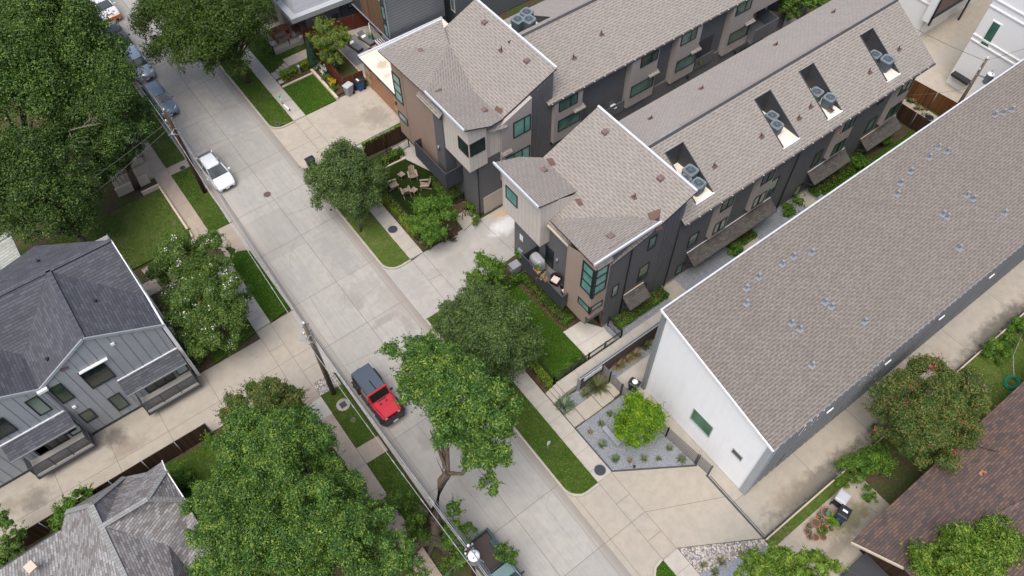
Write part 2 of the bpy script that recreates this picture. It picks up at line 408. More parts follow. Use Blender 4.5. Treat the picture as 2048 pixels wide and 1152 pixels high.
    M['plastic_grey'] = plain('grey_plastic', (.26, .28, .31), .55)
    M['plastic_lid'] = plain('pale_grey_plastic', (.42, .44, .48), .55)
    M['plastic_blue'] = plain('blue_plastic', (.02, .065, .22), .5)
    M['plastic_black'] = plain('black_plastic', (.02, .022, .026), .5)
    M['ac_grey'] = plain('ac_painted_steel', (.10, .125, .145), .5, .5)
    M['ac_lite'] = plain('ac_rim_steel', (.16, .19, .21), .45, .5)
    M['ac_fan'] = plain('ac_fan_blade', (.05, .07, .08), .4)
    M['galv'] = plain('galvanised_steel', (.26, .285, .32), .5, .5, .2)
    M['pole_wood'] = planks('weathered_pole', (.20, .165, .115), .05)
    M['pole_brown'] = planks('brown_pole', (.10, .052, .032), .05)
    M['cable'] = plain('grey_cable', (.10, .105, .11), .6)
    M['cable_lite'] = plain('bright_cable', (.33, .345, .36), .5)
    M['porcelain'] = plain('porcelain', (.65, .68, .72), .3, .6)
    M['bark'] = planks('grey_bark', (.13, .10, .075), .07)
    M['bark_pale'] = planks('pale_bark', (.30, .26, .22), .05)
    M['adir'] = planks('taupe_resin_boards', (.36, .285, .225), .09)
    M['canvas'] = plain('cream_sling', (.60, .52, .42), .8)
    M['wicker'] = plain('dark_wicker', (.028, .018, .016), .8, .2, var=.4, scale=30)
    M['cushion'] = plain('pale_cushion', (.62, .55, .52), .9)
    M['cushion_grey'] = plain('grey_cushion', (.12, .125, .14), .9)
    M['cover'] = plain('silver_grill_cover', (.30, .305, .33), .6, .4, var=.25, scale=7)
    M['terracotta'] = plain('terracotta', (.38, .165, .10), .8, .2)
    M['soil'] = plain('potting_soil', (.11, .075, .055), .95, .1, var=.4, scale=14)
    M['plaster'] = plain('cream_plaster', (.55, .47, .37), .9, .2)
    M['stone'] = pebble('rough_pale_stone', (.40, .35, .28), (.55, .49, .41), 3.5, .05)
    M['metal_roof'] = siding('grey_metal_roof', (.40, .43, .46), .45, False, .03, .75, .45)
    M['white'] = plain('white_paint', (.80, .80, .80), .5)
    M['red_sign'] = plain('red_sticker', (.55, .03, .03), .5)
    M['teal'] = plain('teal_pot', (.01, .16, .18), .5)
    n = NT('striped_cushion'); M['stripes'] = n.done(n.mix(n.lines(n.uvx()[0], .22, .11), (.75, .75, .75), (.02, .03, .06)), .9, .2)
    M['l_dark'] = leaf('oak_leaf', (0.015, 0.036, 0.006), (0.045, 0.094, 0.013), (0.139, 0.221, 0.034), .86)
    M['l_forest'] = leaf('shade_leaf', (0.018, 0.045, 0.007), (0.059, 0.121, 0.018), (0.188, 0.288, 0.047), .84)
    M['l_mid'] = leaf('street_tree_leaf', (0.025, 0.065, 0.008), (0.069, 0.145, 0.015), (0.207, 0.304, 0.034), .82)
    M['l_olive'] = leaf('elm_leaf', (0.028, 0.058, 0.015), (0.076, 0.131, 0.032), (0.190, 0.262, 0.066), .85)
    M['l_bright'] = leaf('maple_leaf', (0.030, 0.083, 0.009), (0.076, 0.166, 0.016), (0.193, 0.304, 0.034), .8)
    M['l_lime'] = leaf('lime_leaf', (.04, .11, .004), (.12, .24, .008), (.32, .44, .02), .76)
    M['l_yellow'] = leaf('live_oak_leaf', (0.023, 0.067, 0.012), (0.062, 0.147, 0.024), (0.294, 0.388, 0.048), .8)
    M['l_crape'] = leaf('crape_leaf', (0.028, 0.072, 0.009), (0.075, 0.144, 0.021), (0.232, 0.303, 0.069), .8)
    M['l_rust'] = leaf('crape_rust_leaf', (0.030, 0.069, 0.011), (0.083, 0.138, 0.025), (0.290, 0.200, 0.063), .8)
    M['l_lemon'] = leaf('lemon_leaf', (.035, .070, .010), (.10, .17, .03), (.30, .33, .05), .7)
    M['l_hedge'] = leaf('hedge_leaf', (0.025, 0.083, 0.007), (0.069, 0.166, 0.014), (0.179, 0.276, 0.029), .8)
    M['l_hedge_y'] = leaf('sunny_hedge_leaf', (0.048, 0.110, 0.007), (0.138, 0.235, 0.014), (0.331, 0.400, 0.034), .75)
    M['l_purple'] = leaf('purple_leaf', (.022, .022, .012), (.055, .048, .028), (.10, .09, .04), .8)
    M['l_conifer'] = leaf('cypress_leaf', (.012, .042, .022), (.028, .080, .04), (.06, .12, .06), .85)
    M['l_deep'] = leaf('deep_green_leaf', (0.014, 0.036, 0.004), (0.044, 0.088, 0.008), (0.138, 0.190, 0.020), .86)
    M['l_grass'] = leaf('grass_blade', (0.044, 0.102, 0.010), (0.095, 0.173, 0.022), (0.233, 0.234, 0.061), .8)
    M['l_willow'] = leaf('willow_leaf', (0.041, 0.097, 0.009), (0.117, 0.207, 0.021), (0.304, 0.400, 0.052), .78)
    M['l_blue'] = leaf('agave_leaf', (.06, .10, .06), (.13, .19, .11), (.30, .34, .18), .7)
    M['l_straw'] = leaf('straw_grass', (.13, .11, .05), (.24, .20, .10), (.42, .35, .20), .7)
    M['l_tuft'] = leaf('tuft_grass', (.05, .08, .03), (.12, .14, .06), (.26, .24, .12), .75)
    M['f_white'] = plain('white_blossom', (.78, .78, .72), .8, .2)
    M['f_pink'] = plain('pink_blossom', (.60, .06, .14), .8, .2)
    M['f_yellow'] = plain('yellow_blossom', (.65, .40, .02), .8, .2)
build_mats()
# ================================================================ the ground
def struct(name, mb, mats): return mb.build(name, mats, kind='structure')
g = MB().poly([(-400, -300, -.06), (500, -300, -.06), (500, 600, -.06), (-400, 600, -.06)])
struct('ground', g, M['ground'])
def strip(mb, a, b, w, z):       # a saw-cut joint
    a, b = Vector((*a, z)), Vector((*b, z)); d = (b-a).normalized(); n = Vector((-d.y, d.x, 0))*(w/2)
    mb.poly([a-n, b-n, b+n, a+n])
# street
WK, EK = 5.8, 13.2
m = MB(); m.poly([(WK, -60, 0), (EK, -60, 0), (EK, 170, 0), (WK, 170, 0)]); m.m(1)
jy = [-10.4, -5.9, -1.3, 3.4, 8.0, 12.75, 17.4, 22.0, 26.5, 31.15, 35.8, 41.5, 46.2, 50.9, 55.4, 58.6, 63.2, 67.9, 72.5, 77.2, 82, 87, 92]
strip(m, (9.65, -60), (9.65, 170), .035, .004)
for a in (6.35, 12.62): strip(m, (a, -60), (a, 170), .022, .004)
for i, y in enumerate(jy): strip(m, (WK, y), (EK, y+(-.5 if i == 14 else .05)), .03, .005)
for a, b in (((9.7, 20.2), (13.1, 19.5)), ((9.6, 33.1), (12.4, 33.7)), ((6.4, 29.0), (9.6, 28.6)), ((7.3, 35.8), (7.0, 31.15)), ((6.4, 53.5), (9.6, 53.1)), ((11.0, 62), (11.4, 55.4)), ((9.7, 44.1), (12.5, 43.6)), ((8.1, 22), (8.3, 12.75))):
    strip(m, a, b, .018, .006)
rk = random.Random(9)
for x, y, L_, a in ((7.4, 39, 3.2, 1.4), (11.2, 44, 2.6, 1.1), (8.6, 33.2, 2.2, .4), (11.4, 26, 3.0, 1.8), (8.2, 15.6, 2.6, 1.2), (11.6, 10.2, 3.2, 2.0), (7.0, 56.6, 2.4, .9), (11.5, 53, 2.4, 2.2), (10.6, 6.0, 2.8, 1.0)):
    p_ = (x, y)
    for _ in range(int(L_/.3)):
        a += rk.uniform(-.5, .5); q_ = (p_[0]+.3*math.cos(a), p_[1]+.3*math.sin(a)); strip(m, p_, q_, .014, .0065); p_ = q_
struct('street', m, [M['street'], M['joint']])
# repair patch in the street
struct('street_patch', MB().poly([(10.1, 22.6, .0075), (12.5, 22.6, .0075), (12.5, 19.2, .0075), (10.1, 19.4, .0075)]), M['walk_grey'])

def arc(cx, cy, r, a0, a1, n=8): return [(cx+r*math.cos(R(a0+(a1-a0)*i/n)), cy+r*math.sin(R(a0+(a1-a0)*i/n))) for i in range(n+1)]
LAWNS = []
def verge(name, pts, mat, z=.12):
    if mat is not M['turf']: LAWNS.append((pts, z))
    return struct(name, MB().slab(pts, -.04, z), mat)
def kerb(mb, pts, w=.16, z=.125):      # kerb along a polyline, width to the left of travel
    P_ = [Vector((*p, 0)) for p in pts]; n = len(P_); off = []
    for i in range(n):
        d = (P_[min(i+1, n-1)]-P_[max(i-1, 0)]).normalized(); off.append(P_[i]+Vector((-d.y, d.x, 0))*w)
    for i in range(n-1):
        a, b, c, d = P_[i], P_[i+1], off[i+1], off[i]
        mb.poly([(q.x, q.y, z) for q in (a, b, c, d)])
        for p, q in ((a, b), (d, c)): mb.poly([(p.x, p.y, -.02), (q.x, q.y, -.02), (q.x, q.y, z), (p.x, p.y, z)])
# --- east side verges with their kerbs
k = MB()
verge('verge', arc(14.35, 54.45, 1.0, 180, 270)+[(15.36, 53.45), (15.36, 130), (13.35, 130)], M['grass'])
kerb(k, [(13.35, 130), (13.35, 54.45)]+arc(14.35, 54.45, 1.0, 180, 270)[1:]+[(15.36, 53.45)], -.16)
verge('verge', arc(14.45, 35.2, 1.1, 180, 270)+[(15.36, 34.1), (15.36, 47.4), (13.35, 47.4)], M['grass_dry'])
kerb(k, [(13.35, 47.4), (13.35, 35.2)]+arc(14.45, 35.2, 1.1, 180, 270)[1:]+[(15.36, 34.1)], -.16)
verge('verge', arc(14.45, 12.4, 1.1, 180, 270)+[(15.36, 11.3), (15.36, 28.7), (13.35, 28.7)], M['grass'])
kerb(k, [(13.35, 28.7), (13.35, 12.4)]+arc(14.45, 12.4, 1.1, 180, 270)[1:]+[(15.36, 11.3)], -.16)
verge('verge', [(13.6, 3.2), (14.0, 4.3), (14.7, 4.95), (15.36, 5.06), (15.36, -30), (13.35, -30), (13.35, 2.4)], M['grass_lush'])
kerb(k, [(15.36, 5.06), (14.7, 4.95), (14.0, 4.3), (13.6, 3.2), (13.35, 2.4), (13.35, -30)], -.16)
# --- west side
verge('verge', [(3.86, 54.9), (5.62, 54.9), (5.62, 130), (3.86, 130)], M['grass_dry'])
verge('verge', [(3.86, 46.1), (5.62, 46.1), (5.62, 53.9), (3.86, 53.9)], M['grass'])
verge('verge', [(3.86, 35.5), (5.62, 35.8), (5.62, 42.0)]+arc(4.7, 42.1, .92, 0, 90)+[(4.2, 43.05), (3.86, 42.6)], M['grass_lush'])
verge('verge', [(3.86, 22.95), (5.5, 22.85), (5.5, 27.75), (3.86, 27.9)], M['grass'])
verge('verge', [(3.86, 16), (5.5, 16), (5.5, 21.55), (3.86, 21.6)], M['grass'])
for a, b in ((130, 46.1), (42.6, 35.5), (29.0, -30)): kerb(k, [(5.63, b), (5.63, a)], -.16, .122)
struct('kerb', k, M['kerb'])
struct('kerb_ramp', MB().slab([(5.5, 35.5), (5.79, 35.5), (5.79, 29.0), (5.5, 29.0)], -.03, .03).slab([(5.5, 42.6), (5.79, 42.6), (5.79, 46.1), (5.5, 46.1)], -.03, .035), M['kerb'])
# path slabs across the verge
struct('verge_path', MB().slab([(3.86, 53.9), (5.62, 53.9), (5.62, 54.9), (3.86, 54.9)], -.03, .124), M['walk_old'])
struct('verge_path', MB().slab([(3.86, 21.6), (5.5, 21.55), (5.5, 22.85), (3.86, 22.95)], -.03, .124), M['walk_old'])
struct('verge_path', MB().slab([(3.86, 42.6), (4.2, 43.05), (5.5, 42.8), (5.5, 46.1), (3.86, 46.1)], -.03, .06).slab([(-2.0, 43.2), (2.6, 43.4), (2.6, 46.2), (-2.0, 46.0)], -.03, .07), M['walk_old'])
# pebbles by the pole
struct('pebble_bed', MB().slab([(3.86, 27.9), (5.5, 27.75), (5.5, 29.0), (3.86, 29.1)], -.03, .09), M['river'])
# --- driveways
def drive(name, pts, z, mat, joints=()):
    m = MB(); m.slab(pts, -.03, z); m.m(1)
    for a, b in joints: strip(m, a, b, .03, z+.005)
    return struct(name, m, [mat, M['joint']])
drive('driveway', [(13.2, 47.5), (23.3, 47.6), (23.3, 53.45), (13.2, 54.2), (13.2, 47.5)][:4], .012, M['garage_drive'],
      [((16.5, 47.6), (16.5, 53.4)), ((15.4, 47.6), (15.4, 53.4)), ((13.2, 50.4), (16.5, 50.4)), ((15.4, 49.0), (16.5, 49.0)), ((15.4, 51.9), (16.5, 51.9))])
drive('alley', [(13.2, 28.6), (22.0, 29.5), (62, 29.95), (62, 34.5), (16.5, 34.1), (15.36, 33.95), (13.2, 35.6)], .012, M['alley'],
      [((15.45, 34.0), (15.4, 28.9)), ((16.5, 34.05), (16.55, 29.0)), ((22.06, 34.3), (22.35, 30.0)), ((15.45, 31.6), (16.5, 31.5)), ((26, 34.4), (26, 30)), ((31, 34.4), (31, 30)), ((36, 34.4), (36, 30)), ((41, 34.4), (41, 30))])
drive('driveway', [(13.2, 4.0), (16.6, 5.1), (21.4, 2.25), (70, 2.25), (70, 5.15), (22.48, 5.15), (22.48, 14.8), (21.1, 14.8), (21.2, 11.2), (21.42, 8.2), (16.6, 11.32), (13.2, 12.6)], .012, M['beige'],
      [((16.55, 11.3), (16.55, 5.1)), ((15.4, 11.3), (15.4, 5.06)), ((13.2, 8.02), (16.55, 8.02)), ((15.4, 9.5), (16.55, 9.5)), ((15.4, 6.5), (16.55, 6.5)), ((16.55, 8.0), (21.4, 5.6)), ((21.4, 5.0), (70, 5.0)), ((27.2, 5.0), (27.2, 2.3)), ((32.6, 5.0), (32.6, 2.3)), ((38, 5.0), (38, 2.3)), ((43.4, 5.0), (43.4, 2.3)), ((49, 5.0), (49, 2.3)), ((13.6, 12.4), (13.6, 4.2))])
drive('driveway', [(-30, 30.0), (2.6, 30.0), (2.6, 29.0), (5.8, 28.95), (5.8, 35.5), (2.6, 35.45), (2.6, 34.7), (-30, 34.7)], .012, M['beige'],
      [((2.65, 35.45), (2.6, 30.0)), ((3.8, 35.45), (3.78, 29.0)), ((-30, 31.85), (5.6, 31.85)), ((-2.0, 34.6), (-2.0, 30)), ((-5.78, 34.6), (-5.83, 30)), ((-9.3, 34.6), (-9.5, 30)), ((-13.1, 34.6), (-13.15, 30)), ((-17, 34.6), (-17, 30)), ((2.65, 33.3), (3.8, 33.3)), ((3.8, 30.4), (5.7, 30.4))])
# --- pavements
def walk(x0, x1, y0, y1, mat, step=1.5, z=.124):
    m = MB(); m.slab([(x0, y0), (x1, y0), (x1, y1), (x0, y1)], -.03, z); m.m(1)
    y = y0+step*.6
    while y < y1-.2: strip(m, (x0, y), (x1, y), .02, z+.004); y += step
    return struct('sidewalk', m, [mat, M['joint']])
walk(15.36, 16.55, 53.45, 130, M['walk_grey'], 1.7); walk(15.36, 16.55, 34.1, 47.45, M['walk'], 1.5); walk(15.36, 16.55, 11.3, 28.75, M['walk'], 1.45); walk(15.36, 16.55, -30, 5.05, M['walk'])
walk(2.6, 3.85, 46.15, 130, M['walk_old'], 1.6); walk(2.6, 3.85, 35.5, 43.2, M['walk_grey'], 1.5); walk(2.65, 3.84, -30, 28.9, M['walk_old'], 2.1)
struct('white_slab', MB().slab([(2.63, 26.2), (3.85, 26.2), (3.85, 27.75), (2.63, 27.75)], 0, .130), M['slab'])
# --- yards
verge('yard_lawn', [(16.56, 53.5), (19.75, 53.5), (19.75, 57.9), (16.56, 57.9)], M['grass_lush'], .13)
verge('yard_lawn', [(16.56, 60.45), (20.7, 60.45), (20.7, 62.4), (18.1, 62.4), (18.1, 66), (16.56, 66)], M['grass'], .14)
verge('yard_lawn', [(-14, 46.4), (2.45, 46.4), (2.45, 53.0), (-14, 53.0)], M['grass_dry'], .14)
verge('yard_lawn', [(-7.5, 20), (2.5, 20), (2.5, 29.5), (-7.5, 29.5)], M['grass'], .10)
verge('yard_lawn', [(17.45, 19.0), (20.55, 19.0), (20.9, 20.0), (20.75, 21.6), (20.62, 27.6), (17.45, 27.6)], M['grass_lush'], .30)
verge('yard_turf', [(17.6, 37.0), (21.9, 37.0), (22.0, 40.3), (20.85, 43.4), (17.6, 43.6)], M['turf'], .13)
verge('yard_lawn', [(46.4, 17.0), (58.6, 17.0), (58.8, 19.2), (46.4, 19.2)], M['grass_lush'], .10)
verge('yard_lawn', [(21.45, 1.45), (32, 1.45), (32, 2.1), (21.45, 2.1)], M['grass_dry'], .06)
verge('yard_lawn', [(33, -2), (70, -2), (70, 2.0), (33, 2.0)], M['grass_dry'], .05)
struct('mulch_bed', MB().slab([(16.62, 57.95), (20.0, 57.95), (20.0, 58.35), (16.62, 58.35)], -.03, .12).slab([(16.62, 58.36), (20.3, 58.36), (20.3, 59.3), (16.62, 59.3)], -.03, .13), M['mulch'])
struct('mulch_bed', MB().slab([(20.05, 54.0), (21.0, 54.0), (21.0, 60.2), (20.05, 60.2)], -.03, .14), M['mulch'])
struct('mulch_bed', MB().slab([(16.6, 34.3), (19.8, 33.9), (20.6, 35.6), (22.2, 34.7), (22.3, 36.8), (17.5, 36.9), (17.5, 46), (16.6, 46)], -.03, .10), M['mulch'])
struct('mulch_bed', MB().slab([(20.63, 21.7), (21.3, 21.4), (22.3, 21.4), (22.3, 28.0), (20.63, 28.0)], -.03, .26).slab([(16.6, 18.5), (17.44, 18.5), (17.44, 28.4), (16.6, 28.4)], -.03, .2), M['mulch'])
struct('mulch_bed', MB().slab([(-2.2, 35.9), (2.5, 35.9), (2.5, 42.9), (-2.2, 42.9)], -.03, .05), M['mulch'])
verge('yard_lawn', [(-1.0, 34.75), (2.55, 35.4), (2.55, 36.9), (.5, 36.4), (-1.0, 35.85)], M['grass'], .06)
struct('gravel_bed', MB().slab([(16.62, 15.15), (16.62, 11.4), (21.35, 8.35), (21.05, 15.15)], -.03, .08), M['gravel'])
struct('gravel_bed', MB().slab([(16.66, 16.42), (20.75, 16.42), (20.75, 17.25), (16.66, 17.4)], -.03, .08), M['gravel'])
struct('gravel_bed', MB().slab([(23.3, 18.6), (46.3, 18.6), (46.3, 20.1), (23.3, 20.1)], -.03, .3), M['gravel'])
struct('gravel_bed', MB().slab([(21, 15.3), (46.3, 15.3), (46.3, 17.25), (21, 17.25)], -.03, .06), M['gravel'])
struct('gravel_bed', MB().slab([(16.6, 3.1), (21.3, 1.75), (21.35, -6), (16.6, -6)], -.03, .05), M['gravel'])
struct('river_rock_bed', MB().slab([(16.6, 5.05), (21.35, 2.2), (21.3, 1.75), (16.6, 3.1)], -.03, .07), M['river'])
struct('patio', MB().slab([(21.4, -8), (29.5, -8), (29.5, 1.44), (21.4, 1.44)], -.03, .045), concrete('stained_patio', (.36, .32, .265), (.40, .35, .28), spots=[(26.8, -.3, 2.5, .9, (.13, .125, .06), .8), (24.5, -1.0, 2, .6, (.2, .17, .13), .6)]))
struct('back_yard', MB().slab([(21.15, 54.1), (23.4, 54.1), (23.4, 62), (21.15, 62)], -.03, .16), M['ground'])
struct('back_yard_paving', MB().slab([(23.41, 54.1), (28.5, 54.1), (28.5, 62), (23.41, 62)], -.03, .14), concrete('yard_paving', (.32, .30, .265), (.36, .335, .30)))
struct('back_alley', MB().poly([(62.6, 6, -.02), (120, 6, -.02), (120, 60, -.02), (62.6, 23.2, -.02)]).poly([(58.9, 23.6, -.021), (62.55, 23.6, -.021), (62.55, 60, -.021), (58.9, 60, -.021)]), concrete('back_alley_concrete', (.42, .38, .32), (.45, .40, .335), spots=[(70, 23.6, 9, 1.2, (.42, .39, .35), .6)]))
# entrance slab and paths of the nearer row, raised side path with steps
m = MB(); m.slab([(20.7, 21.55), (20.75, 18.75), (23.3, 18.75), (23.3, 20.05), (22.3, 21.5)], -.03, .34); m.m(1); strip(m, (20.73, 20.0), (23.2, 19.9), .02, .344)
struct('entrance_slab', m, [M['slab'], M['joint']])
m = MB()
m.slab([(17.55, 17.5), (46, 17.5), (46, 18.5), (17.55, 18.5)], -.03, .62)
for i in range(3): m.slab([(16.62+i*.31, 17.5), (16.93+i*.31, 17.5), (16.93+i*.31, 18.5), (16.62+i*.31, 18.5)], -.03, .17+.15*i)
m.m(1)
for x in (19.2, 20.9, 22.6, 24.3, 26): strip(m, (x, 17.5), (x, 18.5), .02, .625)
struct('side_path', m, [M['walk'], M['joint']])
for x0, w in ((29.0, 1.5), (36.9, 1.7), (44.2, 1.2)):
    struct('stepping_path', MB().slab([(x0, 18.55), (x0+w, 18.55), (x0+w, 20.05), (x0, 20.05)], -.03, .31), M['beige'])
# front path of the white house
m = MB()
for x0, x1, z, y0 in ((16.62, 17.5, .15, 15.25), (17.54, 19.05, .20, 15.2), (19.09, 20.2, .24, 15.22), (20.24, 21.0, .27, 15.3)): m.slab([(x0, y0), (x1, y0), (x1, 16.38), (x0, 16.38)], -.03, z)
struct('front_path', m, M['beige'])
struct('court_paving', MB().slab([(21.05, 13.9), (22.45, 13.9), (40, 15.0), (40, 16.4), (21.05, 16.4)], -.03, .10), M['walk'])
# front steps on the north side
m = MB()
m.slab([(16.6, 59.35), (17.1, 59.35), (17.1, 60.4), (16.6, 60.4)], -.03, .14)
for i in range(3): m.slab([(17.12+i*.38, 59.4), (17.50+i*.38, 59.4), (17.50+i*.38, 60.4), (17.12+i*.38, 60.4)], -.03, .28+.15*i)
m.slab([(18.26, 59.6), (20.7, 59.6), (20.7, 60.8), (18.26, 60.8)], -.03, .70)
struct('front_steps', m, M['beige'])
struct('porch_floor', MB().slab([(18.2, 62.5), (30, 62.5), (30, 72), (18.2, 72)], -.03, .55), M['walk'])
m = MB(); m.slab([(1.0, 54.6), (2.6, 54.6), (2.6, 56.6), (1.0, 56.6)], -.03, .13)
for i in range(4): m.slab([(.6-.36*i, 54.7), (.96-.36*i, 54.7), (.96-.36*i, 56.4), (.6-.36*i, 56.4)], -.03, .2+.15*i)
struct('front_steps', m, M['walk_old'])
struct('flagstone_path', MB().slab([(-3.4, 43.3), (-2.0, 43.2), (-2.0, 44.6), (-3.6, 44.6)], 0, .09).slab([(-1.0, 42.5), (-.2, 42.4), (-.1, 43.1), (-.9, 43.15)], 0, .09).slab([(-1.0, 41.0), (-.3, 40.8), (-.2, 41.5), (-.9, 41.6)], 0, .09).slab([(-1.3, 39.4), (-.5, 39.2), (-.4, 40.0), (-1.2, 40.1)], 0, .09).slab([(-1.2, 37.6), (-.4, 37.5), (-.3, 38.3), (-1.1, 38.4)], 0, .09), M['walk_old'])
# paving along the artificial turf
struct('yard_path', MB().slab([(20.86, 43.45), (22.05, 40.3), (22.3, 40.3), (22.3, 45.4), (20.6, 45.4), (20.6, 43.5)], -.03, .12), M['walk'])
struct('paver_strip', MB().slab([(18.0, 46.25), (22.2, 46.2), (22.2, 47.5), (18.0, 47.5)], -.03, .03), M['path_dark'])
m = MB()
for i in range(4): m.slab([(18.3+i*1.0, 46.6), (19.15+i*1.0, 46.6), (19.15+i*1.0, 47.35), (18.3+i*1.0, 47.35)], 0, .06)
struct('paver', m, M['walk'])
struct('turf_kerb', MB().slab([(17.4, 43.62), (20.9, 43.45), (20.9, 43.57), (17.4, 43.75)], 0, .2), M['plaster'])
struct('bike_pad', MB().slab([(20.4, 33.9), (22.1, 34.4), (22.0, 35.6), (20.6, 35.6)], 0, .12), M['beige'])
# ================================================================ buildings
DIRT = {}
def frame_rect(mb, ax, c, a0, a1, z0, z1, w=.07, out=.06):
    def bx(p0, p1, q0, q1):
        if ax == 'X': mb.box(c-out, c+.005, p0, p1, q0, q1)
        else: mb.box(p0, p1, c-out, c+.005, q0, q1)
    bx(a0, a1, z0, z0+w); bx(a0, a1, z1-w, z1); bx(a0, a0+w, z0+w, z1-w); bx(a1-w, a1, z0+w, z1-w)
    return bx
def win(root, ax, c, a0, a1, z0, z1, vm=(), hm=(), gl='glass', fr='black', w=.07, out=.06, part='window'):
    """window in a wall plane facing -X or -Y: frame with mullions and its pane"""
    a0, a1 = sorted((a0, a1)); z0, z1 = sorted((z0, z1)); f = MB()
    if gl == 'glass': gl = ('glass', 'glass_b', 'glass', 'glass_c', 'glass')[int(abs(a0*7.3+z0*3.1+c*1.7)) % 5]
    bx = frame_rect(f, ax, c, a0, a1, z0, z1, w, out)
    for t in vm: x = a0+(a1-a0)*t; bx(x-w*.5, x+w*.5, z0+w, z1-w)
    for t in hm: z = z0+(z1-z0)*t; bx(a0+w, a1-w, z-w*.45, z+w*.45)
    fo = f.build(part, M[fr], root)
    p = MB(); d = c-.022
    if ax == 'X': p.poly([(d, a0+w, z0+w), (d, a1-w, z0+w), (d, a1-w, z1-w), (d, a0+w, z1-w)])
    else: p.poly([(a0+w, d, z0+w), (a1-w, d, z0+w), (a1-w, d, z1-w), (a0+w, d, z1-w)])
    p.build('pane', M[gl], fo)
    return fo
def winpx(root, ax, c, pa, pb, **kw):
    A = (SX if ax == 'X' else SY)(*pa, c); B = (SX if ax == 'X' else SY)(*pb, c); i = 1 if ax == 'X' else 0
    return win(root, ax, c, A[i], B[i], A.z, B.z, **kw)
def part(root, name, mat, fn):
    m = MB(); fn(m); return m.build(name, mat, root)
def roof_vent(root, pt, mat, kind=0, name='roof_vent'):
    x, y, z = pt; m = MB()
    if kind == 0:      # low box vent with sloped hood
        m.grid([[(x-.22, y-.22, z-.1), (x+.22, y-.22, z-.1), (x+.22, y+.22, z-.1), (x-.22, y+.22, z-.1)], [(x-.2, y-.2, z+.14), (x+.2, y-.2, z+.14), (x+.2, y+.2, z+.14), (x-.2, y+.2, z+.14)], [(x-.12, y-.14, z+.2), (x+.12, y-.14, z+.2), (x+.12, y+.14, z+.2), (x-.12, y+.14, z+.2)]], smooth=False)
    elif kind == 1:    # pipe with flashing
        m.obox((x, y, z+.015), (.2, 0, 0), (0, .2, 0), (0, 0, .012)); m.cyl((x, y), .05, z, z+.34, 8)
    else:              # galvanised pipe with cap
        m.obox((x, y, z+.02), (.2, 0, 0), (0, .2, 0), (0, 0, .012)); m.cyl((x, y), .10, z, z+.12, 8, .07); m.cyl((x, y), .055, z+.1, z+.42, 8); m.cyl((x, y), .10, z+.38, z+.47, 8)
    return m.build(name, mat, root)

